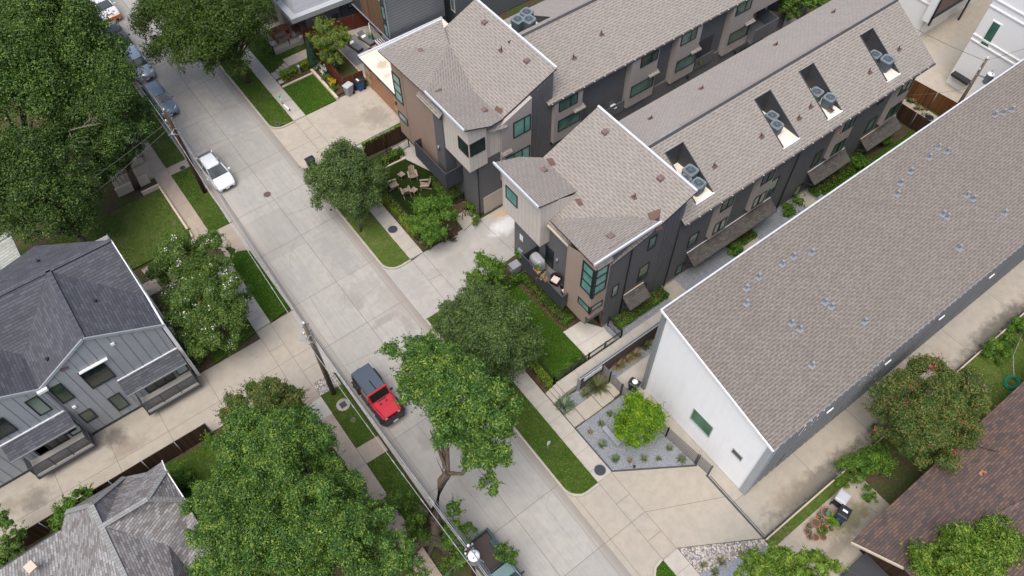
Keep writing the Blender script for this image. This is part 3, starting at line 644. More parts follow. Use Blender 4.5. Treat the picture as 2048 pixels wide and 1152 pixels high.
# ---------------------------------------------------------------- townhouse rows
RX = lambda x: 11.3-.42*(29.7-x)             # main end roof height
def end_house(root, Y0, sg, D, dz, tanW, tan_z, recess):
    """street end of a row; t runs from the outer wall (0) to the alley wall (D)"""
    def T(x, t, z): return (x, Y0+sg*t, z+dz)
    DT = lambda t: 10.55-.386*(t+.4)          # outer dormer roof
    DI = lambda x: 10.7-.386*(x-21.05)        # inner dormer roof
    # walls
    w = MB()
    w.poly([T(22.35, 1.1 if recess else 0, 0), T(22.35, D, 0), T(22.35, D, 8.15), T(22.35, 0, 8.15)] + ([T(22.35, 0, 2.6), T(22.35, 1.1, 2.6)] if recess else []))
    if recess:
        w.poly([T(21.37, 0, 2.6), T(23.2, 0, 2.6), T(23.2, 0, 0), T(29.5, 0, 0), T(29.5, 0, 11.05), T(22.36, 0, 8.1), T(21.37, 0, 10.3)])
        w.poly([T(23.2, 0, 0), T(23.2, 1.1, 0), T(23.2, 1.1, 2.6), T(23.2, 0, 2.6)]).poly([T(22.35, 1.1, 0), T(23.2, 1.1, 0), T(23.2, 1.1, 2.6), T(22.35, 1.1, 2.6)])
        w.poly([T(21.37, 0, 2.6), T(23.2, 0, 2.6), T(23.2, 1.1, 2.6), T(21.37, 1.1, 2.6)])
        w.poly([T(22.6, .005, 8.2), T(27.0, .005, 8.2), T(27.0, .005, 10.45), T(22.6, .005, 10.45)])
    else:
        w.poly([T(22.35, 0, 0), T(29.5, 0, 0), T(29.5, 0, 11.05), T(22.35, 0, 8.1)])
    w.poly([T(22.35, D, 0), T(29.5, D, 0), T(29.5, D, 11.05), T(22.35, D, 8.1)])
    w.poly([T(29.5, 0, 0), T(29.5, D, 0), T(29.5, D, 11.05), T(29.5, 0, 11.05)])
    w.build('wall', M['dark_siding'], root)
    # tan bay at the outer street corner
    b = MB(); x = 21.35; tw = tanW
    tops = [(0, DT(0)-.12), (min(tw, 5.3), DT(min(tw, 5.3))-.12)] if recess else [(0, 10.38), (tw, 10.5)]
    b.poly([T(x, 0, tan_z), T(x, tw, tan_z)]+[T(x, t, z) for t, z in tops[::-1]])
    b.poly([T(x, tw, tan_z), T(22.36, tw, tan_z), T(22.36, tw, tops[-1][1]), T(x, tw, tops[-1][1])])
    if not recess: b.poly([T(x, 0, tan_z), T(22.36, 0, tan_z), T(22.36, 0, 10), T(x, 0, 10)])
    else: b.poly([T(x, .002, 2.6), T(22.35, .002, 2.6), T(22.35, tw, 2.6), T(x, tw, 2.6)])
    b.build('bay', M['tan_panel'] if recess else M['tan_siding'], root)
    # white corner box at the alley side
    e = D+.28; t0 = D-4.1; c = MB(); xb, xe = 21.5, 23.15
    c.poly([T(xb, t0, 5.8), T(xb, e, 5.8), T(xb, e, DI(xb)-.12), T(xb, t0, DI(xb)-.12)])
    c.poly([T(xb, e, 5.8), T(xe, e, 5.8), T(xe, e, DI(xe)-.12), T(xb, e, DI(xb)-.12)])
    c.poly([T(xe, e, 5.8), T(xe, D, 5.8), T(xe, D, DI(xe)-.12), T(xe, e, DI(xe)-.12)])
    c.poly([T(xb, t0, 5.8), T(24.6, t0, 5.8), T(24.6, t0, DI(24.6)), T(xb, t0, DI(xb)-.12)])
    c.poly([T(xb, t0, 5.8), T(xb, e, 5.8), T(xe, e, 5.8), T(xe, D, 5.8), T(22.3, D, 5.8), T(22.3, t0, 5.8)])
    q = D+.05; c.poly([T(xe, q, 6.05), T(24.5, q, 6.05), T(24.5, q, DI(24.5)-.1), T(xe, q, DI(xe)-.12)])
    c.build('corner_box', M['cream_board'], root)
    # roofs
    r = MB(); of = -.35; inn = D+.3
    r.plate([T(22.05, of+.3, RX(22.05)), T(22.05, inn-.3, RX(22.05)), T(29.75, inn-.3, RX(29.75)), T(29.75, of, RX(29.75)), T(25.9, of, RX(25.9)-.0)], .16, 1)
    r.m(2)
    a, b2 = T(29.75, of, RX(29.75)+.03), T(29.75, inn-.3, RX(29.75)+.03); r.obox((Vector(a)+Vector(b2))/2, (0, (Vector(b2)-Vector(a)).length/2, 0), (.07, 0, .02), (-.01, 0, .10))
    r.build('roof', [M['sh_taupe'], M['charcoal'], M['trim_grey']], root)
    r = MB(); A, B = T(21.0, -.42, 10.56), T(26.65, -.42, 10.6); C = T(25.9, 1.5, DT(1.5)+.02); Dv = T(22.3, 5.55, 8.22)
    if recess: r.plate([A, B, C, Dv], .15, 1)
    else:
        A = T(20.8, -.6, 10.5); B = T(26.65, -.6, 10.6); D2 = T(20.95, D-4.25, 10.66); V2 = T(24.86, D-3.8, 9.26)
        r.plate([A, B, C], .12, 1); r.plate([A, C, D2], .12, 1); r.plate([C, V2, D2], .05, 0)
    r.m(2)
    Av, Bv = Vector(A), Vector(B); r.obox((Av+Bv)/2+Vector((0, -.04*sg, 0)), (Bv-Av)/2, (0, .06, 0), (0, 0, .11))
    r.m(3); r.poly([B, C, T(25.9, 1.5, RX(25.9)), T(26.65, -.34, RX(26.65))])
    r.build('dormer_roof', [M['sh_taupe'], M['charcoal'], M['trim_grey'], M['dark_siding']], root)
    r = MB(); ts = D-4.35; ti = D+.62
    A, B = T(21.05, ts, DI(21.05)), T(21.05, ti, DI(21.05)); C = T(24.86, D+.05, 9.24); C2 = T(23.3, ti, DI(23.3)); Dv = T(24.86, ts+.5, 9.24)
    r.plate([A, B, C2, C, Dv], .14, 1); r.m(2)
    Av, Bv = Vector(A), Vector(B); r.obox((Av+Bv)/2+Vector((-.03, 0, 0)), (0, (Bv-Av).length/2, 0), (.05, 0, 0), (0, 0, .10))
    r.build('dormer_roof', [M['sh_taupe'], M['charcoal'], M['trim_grey']], root)
    # copper valley aprons where dormers meet the roof
    for (px_, t_, w_, l_) in ((24.9, D-.3, .35, .9), (24.3, ts+.15, .3, .8), (24.9, 2.6, .2, .75)):
        z = RX(px_)+.05; f = MB(); f.poly([T(px_, t_, z+.02), T(px_+w_, t_-.25, RX(px_+w_)+.04), T(px_+w_*.6, t_-l_, RX(px_+w_*.6)+.04), T(px_-.1, t_-l_*.8, z)]); f.build('flashing', M['copper'], root)
    if recess: part(root, 'flashing', M['copper'], lambda m: m.plate([T(26.3, -.5, 9.95), T(26.9, -.5, 9.75), T(27.5, .5, 10.42), T(26.7, .8, 10.25)], .05))
    # eave gutter above the street
    part(root, 'gutter', M['plaster'] if recess else M['charcoal'], lambda m: m.box(21.95, 22.07, min(T(0, .6, 0)[1], T(0, D-4.2, 0)[1]), max(T(0, .6, 0)[1], T(0, D-4.2, 0)[1]), 7.9+dz, 8.04+dz))
    for (x_, t_, kd) in ((28.9, 2.1, 0), (28.8, 7.6, 0), (24.0, D-1.2, 0), (28.2, 5.2, 1) if not recess else (27.0, 2.4, 1)):
        zz = (max(RX(x_), DI(x_)) if t_ > D-3 and x_ < 24.8 else RX(x_))
        roof_vent(root, T(x_, t_, zz), M['vent_brown'] if kd == 0 else M['copper'], kd)
    zz = DT(.9); roof_vent(root, T(23.6, .9, zz), M['vent_brown'], 0)
    return T

def row_roof(root, x0, x1, ye, yr, yn, ze, zr, zn, wells, nwells, mat2='sh_taupe_lit'):
    """gable roof of a row with equipment wells cut into the slopes"""
    s = (zr-ze)/(yr-ye); zs = lambda y: zr-s*(yr-y); sn = (zr-zn)/(yn-yr); znf = lambda y: zr-sn*(y-yr)
    def slope(m, ya, yb, zf, ws):
        xs = x0
        for (a, b, yf, yk) in ws:      # yf front edge (towards eave), yk back edge (towards ridge)
            m.plate([(xs, ya, zf(ya)), (a, ya, zf(ya)), (a, yb, zf(yb)), (xs, yb, zf(yb))], .12, 1)
            m.plate([(a, ya, zf(ya)), (b, ya, zf(ya)), (b, yf, zf(yf)), (a, yf, zf(yf))], .12, 1)
            m.plate([(a, yk, zf(yk)), (b, yk, zf(yk)), (b, yb, zf(yb)), (a, yb, zf(yb))], .12, 1)
            xs = b
        m.plate([(xs, ya, zf(ya)), (x1, ya, zf(ya)), (x1, yb, zf(yb)), (xs, yb, zf(yb))], .12, 1)
    m = MB(); slope(m, ye, yr, zs, wells); m.build('roof', [M['sh_taupe'], M['charcoal']], root)
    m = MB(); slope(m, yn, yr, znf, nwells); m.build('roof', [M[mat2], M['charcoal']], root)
    m = MB().m(1); m.plate([(x0, yr-.16, zs(yr-.16)+.03), (x1, yr-.16, zs(yr-.16)+.03), (x1, yr, zr+.05), (x0, yr, zr+.05)], .03).m(0).plate([(x0+4, yr, zr+.05), (x1-6, yr, zr+.05), (x1-6, yr+.34, znf(yr+.34)+.04), (x0+4, yr+.34, znf(yr+.34)+.04)], .03)
    m.build('ridge_vent', [plain('ridge_vent_grey', (.27, .235, .215), .8), M['charcoal']], root)
    for ws, zf, sgn in ((wells, zs, 1), (nwells, znf, -1)):
        for (a, b, yf, yk) in ws:
            z0 = zf(yf)+.02; zk = zf(yk); e = .01
            w = MB(); w.poly([(a+e, yk-e*sgn, z0), (b-e, yk-e*sgn, z0), (b-e, yk-e*sgn, zk), (a+e, yk-e*sgn, zk)])
            for x in (a+e, b-e): w.poly([(x, yf, z0-.02), (x, yk, z0-.02), (x, yk, zk+.02), (x, yf, z0+.0)])
            for x in (a, b): w.bar((x, yf, z0+.03), (x, yk, zk+.03), .07, .05)
            w.build('equipment_well', M['charcoal'], root)
            wf = MB(); wf.plate([(a+e, yf-.02*sgn, z0), (b-e, yf-.02*sgn, z0), (b-e, yk-e*sgn, z0+.03), (a+e, yk-e*sgn, z0+.03)], .05); wf.m(1)
            wf.box(a-.05, b+.05, yf-.1, yf+.02, z0-.1, z0+.035)
            wf.build('well_floor', [M['well_floor'], M['white']], root)
    return zs, znf
def eave_gutter(root, x0, x1, y, z, mat='sh_awn'):
    m = MB(); m.box(x0, x1, y-.11, y-.005, z-.13, z-.02)
    m.m(1); x = x0+.3
    while x < x1: m.box(x, x+.05, y-.13, y+.02, z-.02, z+.01); x += 1.05
    m.build('gutter', [M['charcoal'], M['plaster']], root)

# ---- nearer row
r2 = thing('townhouse_row', (30, 25, 0), 'townhouse row with four roof wells of condensers and a teal-paned tan corner bay', 'townhouses')
Y2 = 20.15
T2 = end_house(r2, Y2, 1, 9.55, 0, 2.45, 2.6, True)
W2 = [(30.97, 32.63, 20.42, 23.98), (39.76, 41.4, 20.4, 23.96), (44.58, 46.14, 20.4, 24.02), (51.5, 53.0, 20.4, 23.98)]
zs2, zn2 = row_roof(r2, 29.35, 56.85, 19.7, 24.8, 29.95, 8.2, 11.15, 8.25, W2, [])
eave_gutter(r2, 29.35, 56.85, 19.7, 8.2)
part(r2, 'wall', M['dark_siding'], lambda m: m.poly([(29.51, Y2, 0), (55.95, Y2, 0), (55.95, Y2, 8.3), (29.51, Y2, 8.3)]).poly([(55.95, Y2, 0), (55.95, 29.6, 0), (55.95, 29.6, 8.3), (55.95, 24.8, 11.0), (55.95, Y2, 8.3)]).poly([(29.51, 29.6, 0), (55.95, 29.6, 0), (55.95, 29.6, 8.3), (29.51, 29.6, 8.3)]))
part(r2, 'foundation', M['walk_grey'], lambda m: m.box(23.25, 55.97, Y2-.02, Y2+.2, 0, .38))
# wrap-around corner bay with its small roof
yb = Y2-.32
part(r2, 'corner_bay', M['tan_panel'], lambda m: m.box(21.345, 22.68, yb, Y2+.001, 3.72, 9.62))
part(r2, 'bay_roof', M['sh_taupe'], lambda m: m.plate([(21.45, yb-.1, 9.65), (22.75, yb-.1, 9.65), (22.75, Y2, 10.05), (21.45, Y2, 10.05)], .1))
win(r2, 'Y', yb, 21.38, 22.5, 6.55, 9.45, hm=(.36, .68), gl='glass_teal', w=.12)
part(r2, 'corner_post', M['black'], lambda m: m.box(21.27, 21.5, yb-.07, yb+.15, 6.35, 9.5).box(21.29, 21.46, yb-.07, yb+.12, 4.4, 5.25))
win(r2, 'X', 21.345, yb+.02, 21.0, 6.5, 9.45, hm=(.36, .68), gl='glass_teal', w=.12)
win(r2, 'Y', yb, 21.38, 22.45, 4.55, 5.2, w=.06, gl='glass'); win(r2, 'X', 21.345, yb+.02, 21.05, 4.5, 5.15, w=.06, gl='glass_teal')
for a, b, z0, z1 in ((23.63, 24.2, 3.95, 5.28), (26.45, 27.15, 7.15, 8.55), (26.1, 27.05, 3.62, 5.45), (31.0, 31.95, 3.82, 5.2), (30.5, 31.2, .75, 1.95), (39.3, 40.4, 3.6, 5.5), (44.62, 45.5, 3.62, 5.22), (43.8, 44.7, .6, 1.8), (51.32, 52.3, 3.35, 4.8), (51.1, 51.85, 6.6, 7.5), (26.95, 27.3, 2.0, 2.6)):
    win(r2, 'Y', Y2, a, b, z0, z1, w=.06, gl='glass')
for i, (a, b, bot) in enumerate(((33.0, 34.55, 3.7), (37.15, 38.75, 3.85), (46.15, 47.85, 3.8), (52.95, 54.75, 3.5))):
    yv = 19.75
    bo = MB(); bo.box(a, b, yv, Y2, bot, 8.15); bay = bo.build('bay', M['taupe_siding'], r2)
    win(bay, 'Y', yv, a+.12, b-.18, 6.75, 8.0, vm=(.55,), w=.06); 
    m1 = (a+b)/2-.08
    win(bay, 'Y', yv, a+.12, m1-.03, 4.2, 5.45, w=.05); win(bay, 'Y', yv, m1+.06, b-.2, 4.2, 5.45, w=.05)
def awning(root, x0, x1, y0, zi, yo, zo, sh='sh_awn', tr='plaster'):
    m = MB(); m.plate([(x0, yo, zo), (x1, yo, zo), (x1, y0, zi), (x0, y0, zi)], .1, 1); m.m(2); m.box(x0, x1, y0-.06, y0, zi, zi+.05)
    m.m(3); n_ = max(2, int((x1-x0)/2.2)+1)
    for i in range(n_):
        x = x0+.15+(x1-x0-.3)*i/(n_-1); m.bar((x, y0, zo-.75), (x, yo+.12, zo-.12), .1); m.bar((x, y0-.04, zo-.9), (x, y0-.04, zi-.15), .1)
    return m.build('awning', [M[sh], M['charcoal'], M[tr], M['charcoal']], root)
awning(r2, 24.82, 26.86, Y2, 3.05, 19.15, 2.4); awning(r2, 31.2, 40.25, Y2, 3.05, 19.15, 2.4, tr='trim_grey')
awning(r2, 44.6, 49.1, Y2, 3.05, 19.15, 2.4, tr='trim_grey'); awning(r2, 51.3, 55.95, Y2, 2.7, 19.15, 2.1)
def downspout(root, pts, mat='black', r=.05): return part(root, 'downspout', M[mat], lambda m: m.tube(pts, r, 6))
downspout(r2, [(26.2, 19.95, 9.65), (25.3, 20.08, 9.2), (24.84, 20.09, 9.0), (24.84, 20.09, .3)])
downspout(r2, [(29.4, 20.08, 8.1), (29.4, 20.08, .3)]); downspout(r2, [(41.9, 20.08, 8.1), (41.9, 20.08, .3)])
part(r2, 'trim', M['dark_siding2'], lambda m: [m.box(x, x+.09, Y2-.045, Y2, .4, RX(x)-.35) for x in (27.9, 28.25, 28.6, 28.95)])
# street face: deck door, window, lamp
win(r2, 'X', 22.35, 25.0, 25.9, 3.05, 5.15, w=.13, gl='glass_dark', part='deck_door'); win(r2, 'X', 22.35, 25.15, 25.72, 7.2, 8.0, w=.06, gl='glass')
part(r2, 'wall_lamp', M['galv'], lambda m: m.cyl((22.27, 24.56), .08, 4.5, 4.85, 10).box(22.25, 22.35, 24.52, 24.6, 4.6, 4.75))
win(r2, 'X', 23.2, 20.22, 21.12, .36, 2.45, w=.1, gl='glass_dark', fr='wood_brown', part='entrance_door')
win(r2, 'X', 21.5, 28.2, 29.55, 7.55, 8.85, w=.08, gl='glass_teal')
def balcony(root, x0, x1, y0, y1, zf, zt, slats):
    m = MB(); m.box(x0+.06, x1-.01, y0+.06, y1-.06, zf-.16, zf); fl = m.build('balcony_floor', M['wood_deck'], root)
    m = MB()
    def wall(a, b, c, d):
        if slats:
            z = zf-.45
            while z < zt-.05: m.box(a, b, c, d, z, z+.12); z += .145
            m.box(a+.02, b-.02, c+.02, d-.02, zf-.43, zt-.03)
        else: m.box(a, b, c, d, zf-.35, zt)
    wall(x0, x0+.07, y0, y1); wall(x0+.071, x1-.012, y0, y0+.07); wall(x0+.071, x1-.012, y1-.07, y1)
    return m.build('balcony_parapet', M['parapet'], root)
balcony(r2, 20.78, 22.35, 22.1, 26.75, 3.1, 4.25, False)
for px, py in Q(1200, 250, 2.811)(640, 230), Q(1200, 250, 2.811)(905, 62), (1680, 268), (1662, 220), (1797, 98), (1738, 144), (1597, 236), (1620, 213)[:2]:
    P0 = S(px, py, 9.6)
    for _ in range(6): P0 = S(px, py, zs2(P0.y))
    roof_vent(r2, P0, M['copper'], 1)
for px, py in ((1302, 238), (1404, 178), (1553, 90), (1668, 25)):
    P0 = S(px, py, 9.6)
    for _ in range(6): P0 = S(px, py, zn2(P0.y))
    roof_vent(r2, P0, M['copper'], 1)
# house number plate beside the alley
part(r2, 'number_plate', M['white'], lambda m: m.box(22.31, 22.345, 28.6, 29.0, 2.6, 3.2))
part(r2, 'meter_box', M['plastic_grey'], lambda m: m.box(22.2, 22.345, 28.6, 29.1, 1.0, 1.4))

# ---- farther row
r1 = thing('townhouse_row', (30, 39.4, 0), 'townhouse row with tan slatless street wall, pale corner box and shrub-lined turf yard in front', 'townhouses')
r1['label'] = 'farther townhouse row with a tan lap-sided street wall over the turf yard'
Y1, D1 = 44.3, 9.9
T1 = end_house(r1, Y1, -1, D1, .25, 5.75, 2.2, False)
part(r1, 'wall', M['dark_siding'], lambda m: m.poly([(21.36, Y1-5.75, 2.9), (21.36, Y1-6.9, 2.9), (21.36, Y1-6.9, 10.4), (21.36, Y1-5.75, 10.4)]).poly([(21.36, Y1-6.9, 2.9), (22.35, Y1-6.9, 2.9), (22.35, Y1-6.9, 9), (21.36, Y1-6.9, 9)]).box(22.3, 22.34, Y1-5.7, Y1, 0, 2.6))
part(r1, 'pent_roof', [M['sh_taupe'], M['charcoal']], lambda m: m.plate([(21.02, Y1-7.2, 9.55), (21.36, Y1-7.2, 9.9), (21.36, Y1-4.1, 9.9), (21.02, Y1-4.1, 9.55)], .08, 1))
part(r1, 'tan_seam', M['vent_brown'], lambda m: m.box(21.335, 21.348, 42.69, 42.73, 2.2, 10.3))
S1 = Y1-D1      # alley wall 34.4
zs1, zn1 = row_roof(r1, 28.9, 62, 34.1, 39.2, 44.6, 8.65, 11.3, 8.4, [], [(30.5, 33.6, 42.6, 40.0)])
eave_gutter(r1, 28.9, 62, 34.1, 8.65)
part(r1, 'wall', M['dark_siding2'], lambda m: m.poly([(29.51, S1+.3, 0), (52, S1+.3, 0), (52, S1+.3, 8.8), (29.51, S1+.3, 8.8)]).poly([(29.51, Y1, 0), (62, Y1, 0), (62, Y1, 8.5), (29.51, Y1, 8.5)]).poly([(52, S1+.3, 0), (52, Y1, 0), (52, Y1, 8.5), (52, 39.2, 11.2), (52, S1+.3, 8.7)]))
part(r1, 'wall', M['dark_siding'], lambda m: m.box(29.6, 52, S1+.12, S1+.31, 0, 3.6))
for a, b, zt, z0, lw, up, vm in ((29.55, 32.35, 8.5, 4.2, (29.95, 32.25), (29.95, 31.8), (.62,)), (37.5, 40.45, 8.5, 3.5, (37.75, 40.3), (38.4, 40.3), (.62,)), (42.55, 45.3, 8.55, 3.5, (42.9, 45.2), (42.85, 44.65), (.62,)), (49.0, 52.0, 8.55, 3.3, (49.35, 51.9), (49.3, 51.2), (.62,))):
    bo = MB(); bo.box(a, b, 34.1, S1+.32, z0, zt); bay = bo.build('bay', M['taupe_siding'], r1)
    win(bay, 'Y', 34.1, up[0], up[1], 7.38, zt-.05, vm=vm, w=.07, gl='glass')
    win(bay, 'Y', 34.1, lw[0], lw[1], z0+1.05, z0+2.25, w=.06, gl='glass')
    part(bay, 'ledge_roof', M['sh_taupe'], lambda m: m.plate([(b-.9, 33.85, z0+2.45), (b+.25, 33.85, z0+2.45), (b+.25, S1+.3, z0+2.8), (b-.9, S1+.3, z0+2.8)], .1))
# end house alley side: taupe bay with two windows, garage door
zb1 = lambda x: RX(x)+.02
bo = MB(); bo.grid([[(24.5, S1-.28, 3.05), (24.5, S1+.02, 3.05), (24.5, S1+.02, zb1(24.5)), (24.5, S1-.28, zb1(24.5))], [(27.3, S1-.28, 3.05), (27.3, S1+.02, 3.05), (27.3, S1+.02, zb1(27.3)), (27.3, S1-.28, zb1(27.3))]], smooth=False); bay = bo.build('bay', M['taupe_siding'], r1)
win(bay, 'Y', S1-.28, 25.55, 27.2, 7.2, 8.8, vm=(.62,), w=.08, gl='glass_teal'); win(bay, 'Y', S1-.28, 24.85, 27.2, 3.7, 5.55, vm=(.33, .66), w=.09, gl='glass_teal')
part(bay, 'ledge_roof', M['sh_taupe'], lambda m: m.plate([(24.35, S1-.55, 6.15), (25.35, S1-.55, 6.15), (25.35, S1-.25, 6.4), (24.35, S1-.25, 6.4)], .1))
part(r1, 'scupper_roof', M['sh_taupe'], lambda m: m.plate([(23.3, S1-.45, 9.3), (24.95, S1-.45, 8.9), (24.95, S1, 9.2), (23.3, S1, 9.5)], .12))
m = MB(); m.box(22.75, 26.6, S1-.05, S1+.01, .02, 2.0); gd = m.build('garage_door', M['taupe_door'], r1)
part(r1, 'trim', M['dark_siding'], lambda m: [m.box(x, x+.09, S1-.05, S1, .4, RX(x)-.1) for x in (28.0, 28.3, 28.6, 29.0)])
downspout(r1, [(22.33, S1-.02, 5.75), (22.33, S1-.06, 5.2), (22.33, S1-.06, .1)]); downspout(r1, [(30.0, S1+.2, 8.4), (30.0, S1+.2, .2)])
win(r1, 'Y', S1-.28, 21.6, 22.95, 7.68, 8.95, w=.08, gl='glass_dark'); win(r1, 'X', 21.5, S1-.26, 35.4, 7.68, 8.95, w=.08, gl='glass_dark')
win(r1, 'X', 21.35, 43.1, Y1-.02, 6.2, 9.0, hm=(.36, .68), gl='glass_teal', w=.1); win(r1, 'X', 21.35, 42.85, Y1-.05, 4.15, 4.9, w=.06, gl='glass_teal')
win(r1, 'X', 22.35, 37.85, 38.8, 2.95, 4.6, w=.13, gl='glass_dark', part='deck_door')
part(r1, 'wall_lamp', M['galv'], lambda m: m.cyl((21.27, 38.1), .08, 5.4, 5.8, 10).box(21.25, 21.36, 38.06, 38.14, 5.5, 5.65))
balcony(r1, 20.7, 22.35, 36.5, 41.0, 3.05, 4.25, True)
# recessed terraces between the bays with slatted rails
for a, b in ((33.4, 37.3), (45.6, 47.9)):
    m = MB(); m.box(a, b, S1+.285, S1+.299, 3.5, 5.9); m.build('terrace_recess', M['dark_siding'] if a < 40 else M['charcoal'], r1)
    m = MB(); z = 3.3
    while z < 4.4: m.box(a, b, S1-.16, S1-.1, z, z+.11); z += .15
    m.box(a, b, S1-.1, S1+.28, 3.3, 3.42); m.build('terrace_rail', M['dark_siding2'], r1)
m = MB(); z = 3.4
while z < 4.7: m.box(52.3, 55.4, 33.6, 33.66, z, z+.12); m.box(55.34, 55.4, 33.67, 36, z, z+.12); z += .16
m.box(52.3, 55.4, 33.66, 36, 3.2, 3.35); m.build('terrace_rail', M['dark_siding2'], r1)
part(r1, 'end_wall', M['taupe_siding'], lambda m: m.box(52.01, 56.2, 34.15, 34.7, 6.4, 8.5).box(52.01, 56.2, 36, 44, 0, 8.4))
for px, py in ((1202, 68), (1147, 115)):
    P0 = S(px, py, 9.6)
    for _ in range(6): P0 = S(px, py, zs1(P0.y))
    roof_vent(r1, P0, M['copper'], 1)
roof_vent(r1, (30.2, 41.2, zn1(41.2)), M['copper'], 1)
for px, py in ((1228, 226), (1290, 213), (1375, 155), (1470, 105)):
    p0 = SY(px, py, S1+.1); part(r1, 'alley_lamp', M['black'], lambda m: m.box(p0.x-.08, p0.x+.08, S1-.02, S1+.12, p0.z-.1, p0.z+.12))

# ---------------------------------------------------------------- garage at the end of the north drive
gr = thing('garage', (25, 50.8, 0), 'flat-roofed garage with a tan door and pale stained roof beside the tall tan wall', 'garage')
part(gr, 'wall', M['plaster'], lambda m: m.poly([(23.3, 47.5, 0), (23.3, 53.75, 0), (23.3, 53.75, 3.1), (23.3, 47.5, 3.1)]).poly([(23.3, 53.75, 0), (31, 53.75, 0), (31, 53.75, 3.1), (23.3, 53.75, 3.1)]).poly([(23.3, 47.5, 0), (31, 47.5, 0), (31, 47.5, 3.1), (23.3, 47.5, 3.1)]).poly([(31, 47.5, 0), (31, 53.75, 0), (31, 53.75, 3.1), (31, 47.5, 3.1)]))
part(gr, 'roof', [M['cream_roof'], M['charcoal'], M['trim_grey']], lambda m: m.plate([(22.9, 47.3, 3.25), (32, 47.3, 3.25), (32, 53.85, 3.3), (22.9, 53.85, 3.3)], .14, 1).m(2).box(22.9, 32, 53.72, 53.9, 3.3, 3.42).m(1).box(22.84, 22.9, 47.3, 53.9, 3.1, 3.3))
part(gr, 'door', M['garage_door'], lambda m: [m.box(23.24, 23.31, 48.75, 52.75, .02+.52*i, .53+.52*i) for i in range(4)])
part(gr, 'door_frame', M['garage_frame'], lambda m: m.box(23.2, 23.3, 52.78, 53.7, 0, 2.4).box(23.2, 23.3, 47.6, 48.72, 0, 2.4).box(23.2, 23.3, 47.6, 53.7, 2.42, 2.75).box(23.15, 23.3, 47.6, 53.7, 2.8, 3.05))
part(gr, 'light', M['black'], lambda m: [m.box(23.05, 23.2, y, y+.12, 2.55, 2.68) for y in (50.6, 50.9)])
part(gr, 'wall_lamp', M['black'], lambda m: m.cyl((23.1, 48.1), .07, 1.7, 2.0, 8))
# ---------------------------------------------------------------- white house with the big brown roof
wh = thing('white_house', (40, 10, 0), 'white-fronted long house under one big weathered brown roof slope', 'house')
wr = lambda y: 7.42+(y-5.05)*.262
part(wh, 'wall', [M['white_siding'], M['metal_wall']], lambda m: m.poly([(22.5, 5.12, .0), (22.5, 7.9, 0), (22.5, 7.9, .0), (22.5, 14.55, 0), (22.5, 14.55, wr(14.55)-.1), (22.5, 5.12, wr(5.12)-.1)]).m(1)
     .poly([(22.5, 14.65, 0), (68, 14.65, 0), (68, 14.65, 9.8), (22.5, 14.65, 9.8)]).poly([(22.5, 5.1, 0), (68, 5.1, 0), (68, 5.1, 7.38), (22.5, 5.1, 7.38)]).poly([(68, 5.3, 0), (68, 14.7, 0), (68, 14.7, 9.8), (68, 5.3, 7.4)]))
part(wh, 'corner_trim', M['metal_seam'], lambda m: m.grid([[(22.3, 14.5, 0), (22.62, 14.5, 0), (22.62, 14.82, 0), (22.3, 14.82, 0)], [(22.3, 14.5, wr(14.5)-.1), (22.62, 14.5, wr(14.5)-.1), (22.62, 14.82, wr(14.6)-.1), (22.3, 14.82, wr(14.6)-.1)]], smooth=False))
part(wh, 'corner_trim', M['metal_wall'], lambda m: m.grid([[(22.42, 4.9, 0), (22.9, 4.9, 0), (22.9, 5.4, 0), (22.42, 5.4, 0)], [(22.42, 4.98, wr(5.0)-.15), (22.9, 4.98, wr(5.0)-.15), (22.9, 5.4, wr(5.4)-.15), (22.42, 5.4, wr(5.4)-.15)]], smooth=False))
part(wh, 'battens', M['grey_siding'], lambda m: [m.box(23.35+i*.56, 23.50+i*.56, 4.98, 5.098, .02, 7.22) for i in range(79)])
m = MB(); m.plate([(22.38, 5.02, wr(5.02)), (68, 5.02, wr(5.02)), (68, 14.95, wr(14.95)), (22.38, 14.95, wr(14.95))], .16, 1)
m.m(2).bar((22.36, 5.0, wr(5.0)-.03), (22.36, 14.97, wr(14.97)-.03), .08, .16).m(1).bar((22.3, 14.98, wr(14.98)), (68, 14.98, wr(14.98)), .1, .14)
m.build('roof', [M['sh_brown'], M['trim_grey'], M['white']], wh)
q = Q(1260, 600, 2.88)
winpx(wh, 'X', 22.5, q(372, 620), q(455, 792), w=.05, gl='glass_green', fr='metal_wall'); winpx(wh, 'X', 22.5, q(598, 850), q(640, 930), w=.05, gl='glass_dark', fr='metal_wall')
for i in range(7):
    x = 25.5+i*5.6; win(wh, 'Y', 5.09, x, x+2.2, 5.2, 6.6, vm=(.5,), w=.07, gl='glass_bath', fr='white'); win(wh, 'Y', 5.09, x, x+2.6, .05, 2.2, w=.1, gl='glass_dark', fr='charcoal', part='garage_door')
    part(wh, 'canopy', M['white'], lambda m: m.box(x+2.3, x+2.9, 4.9, 4.975, 5.6, 5.66))
for px, py in ((1517, 556), (1492, 578), (1492, 608), (1564, 530), (1586, 515), (1623, 507), (1649, 606), (1662, 615), (1582, 648), (1599, 660), (1728, 645), (1623, 732), (1793, 390), (1884, 430), (1893, 436), (1932, 392), (1945, 400), (2007, 428), (1917, 498), (1988, 232), (2005, 228), (2022, 222), (1875, 297), (1857, 317), (1893, 305), (1820, 345), (1800, 368)):
    p0 = S(px, py, 8.6)
    for _ in range(6): p0 = S(px, py, wr(p0.y))
    roof_vent(wh, p0, M['galv'], 2)

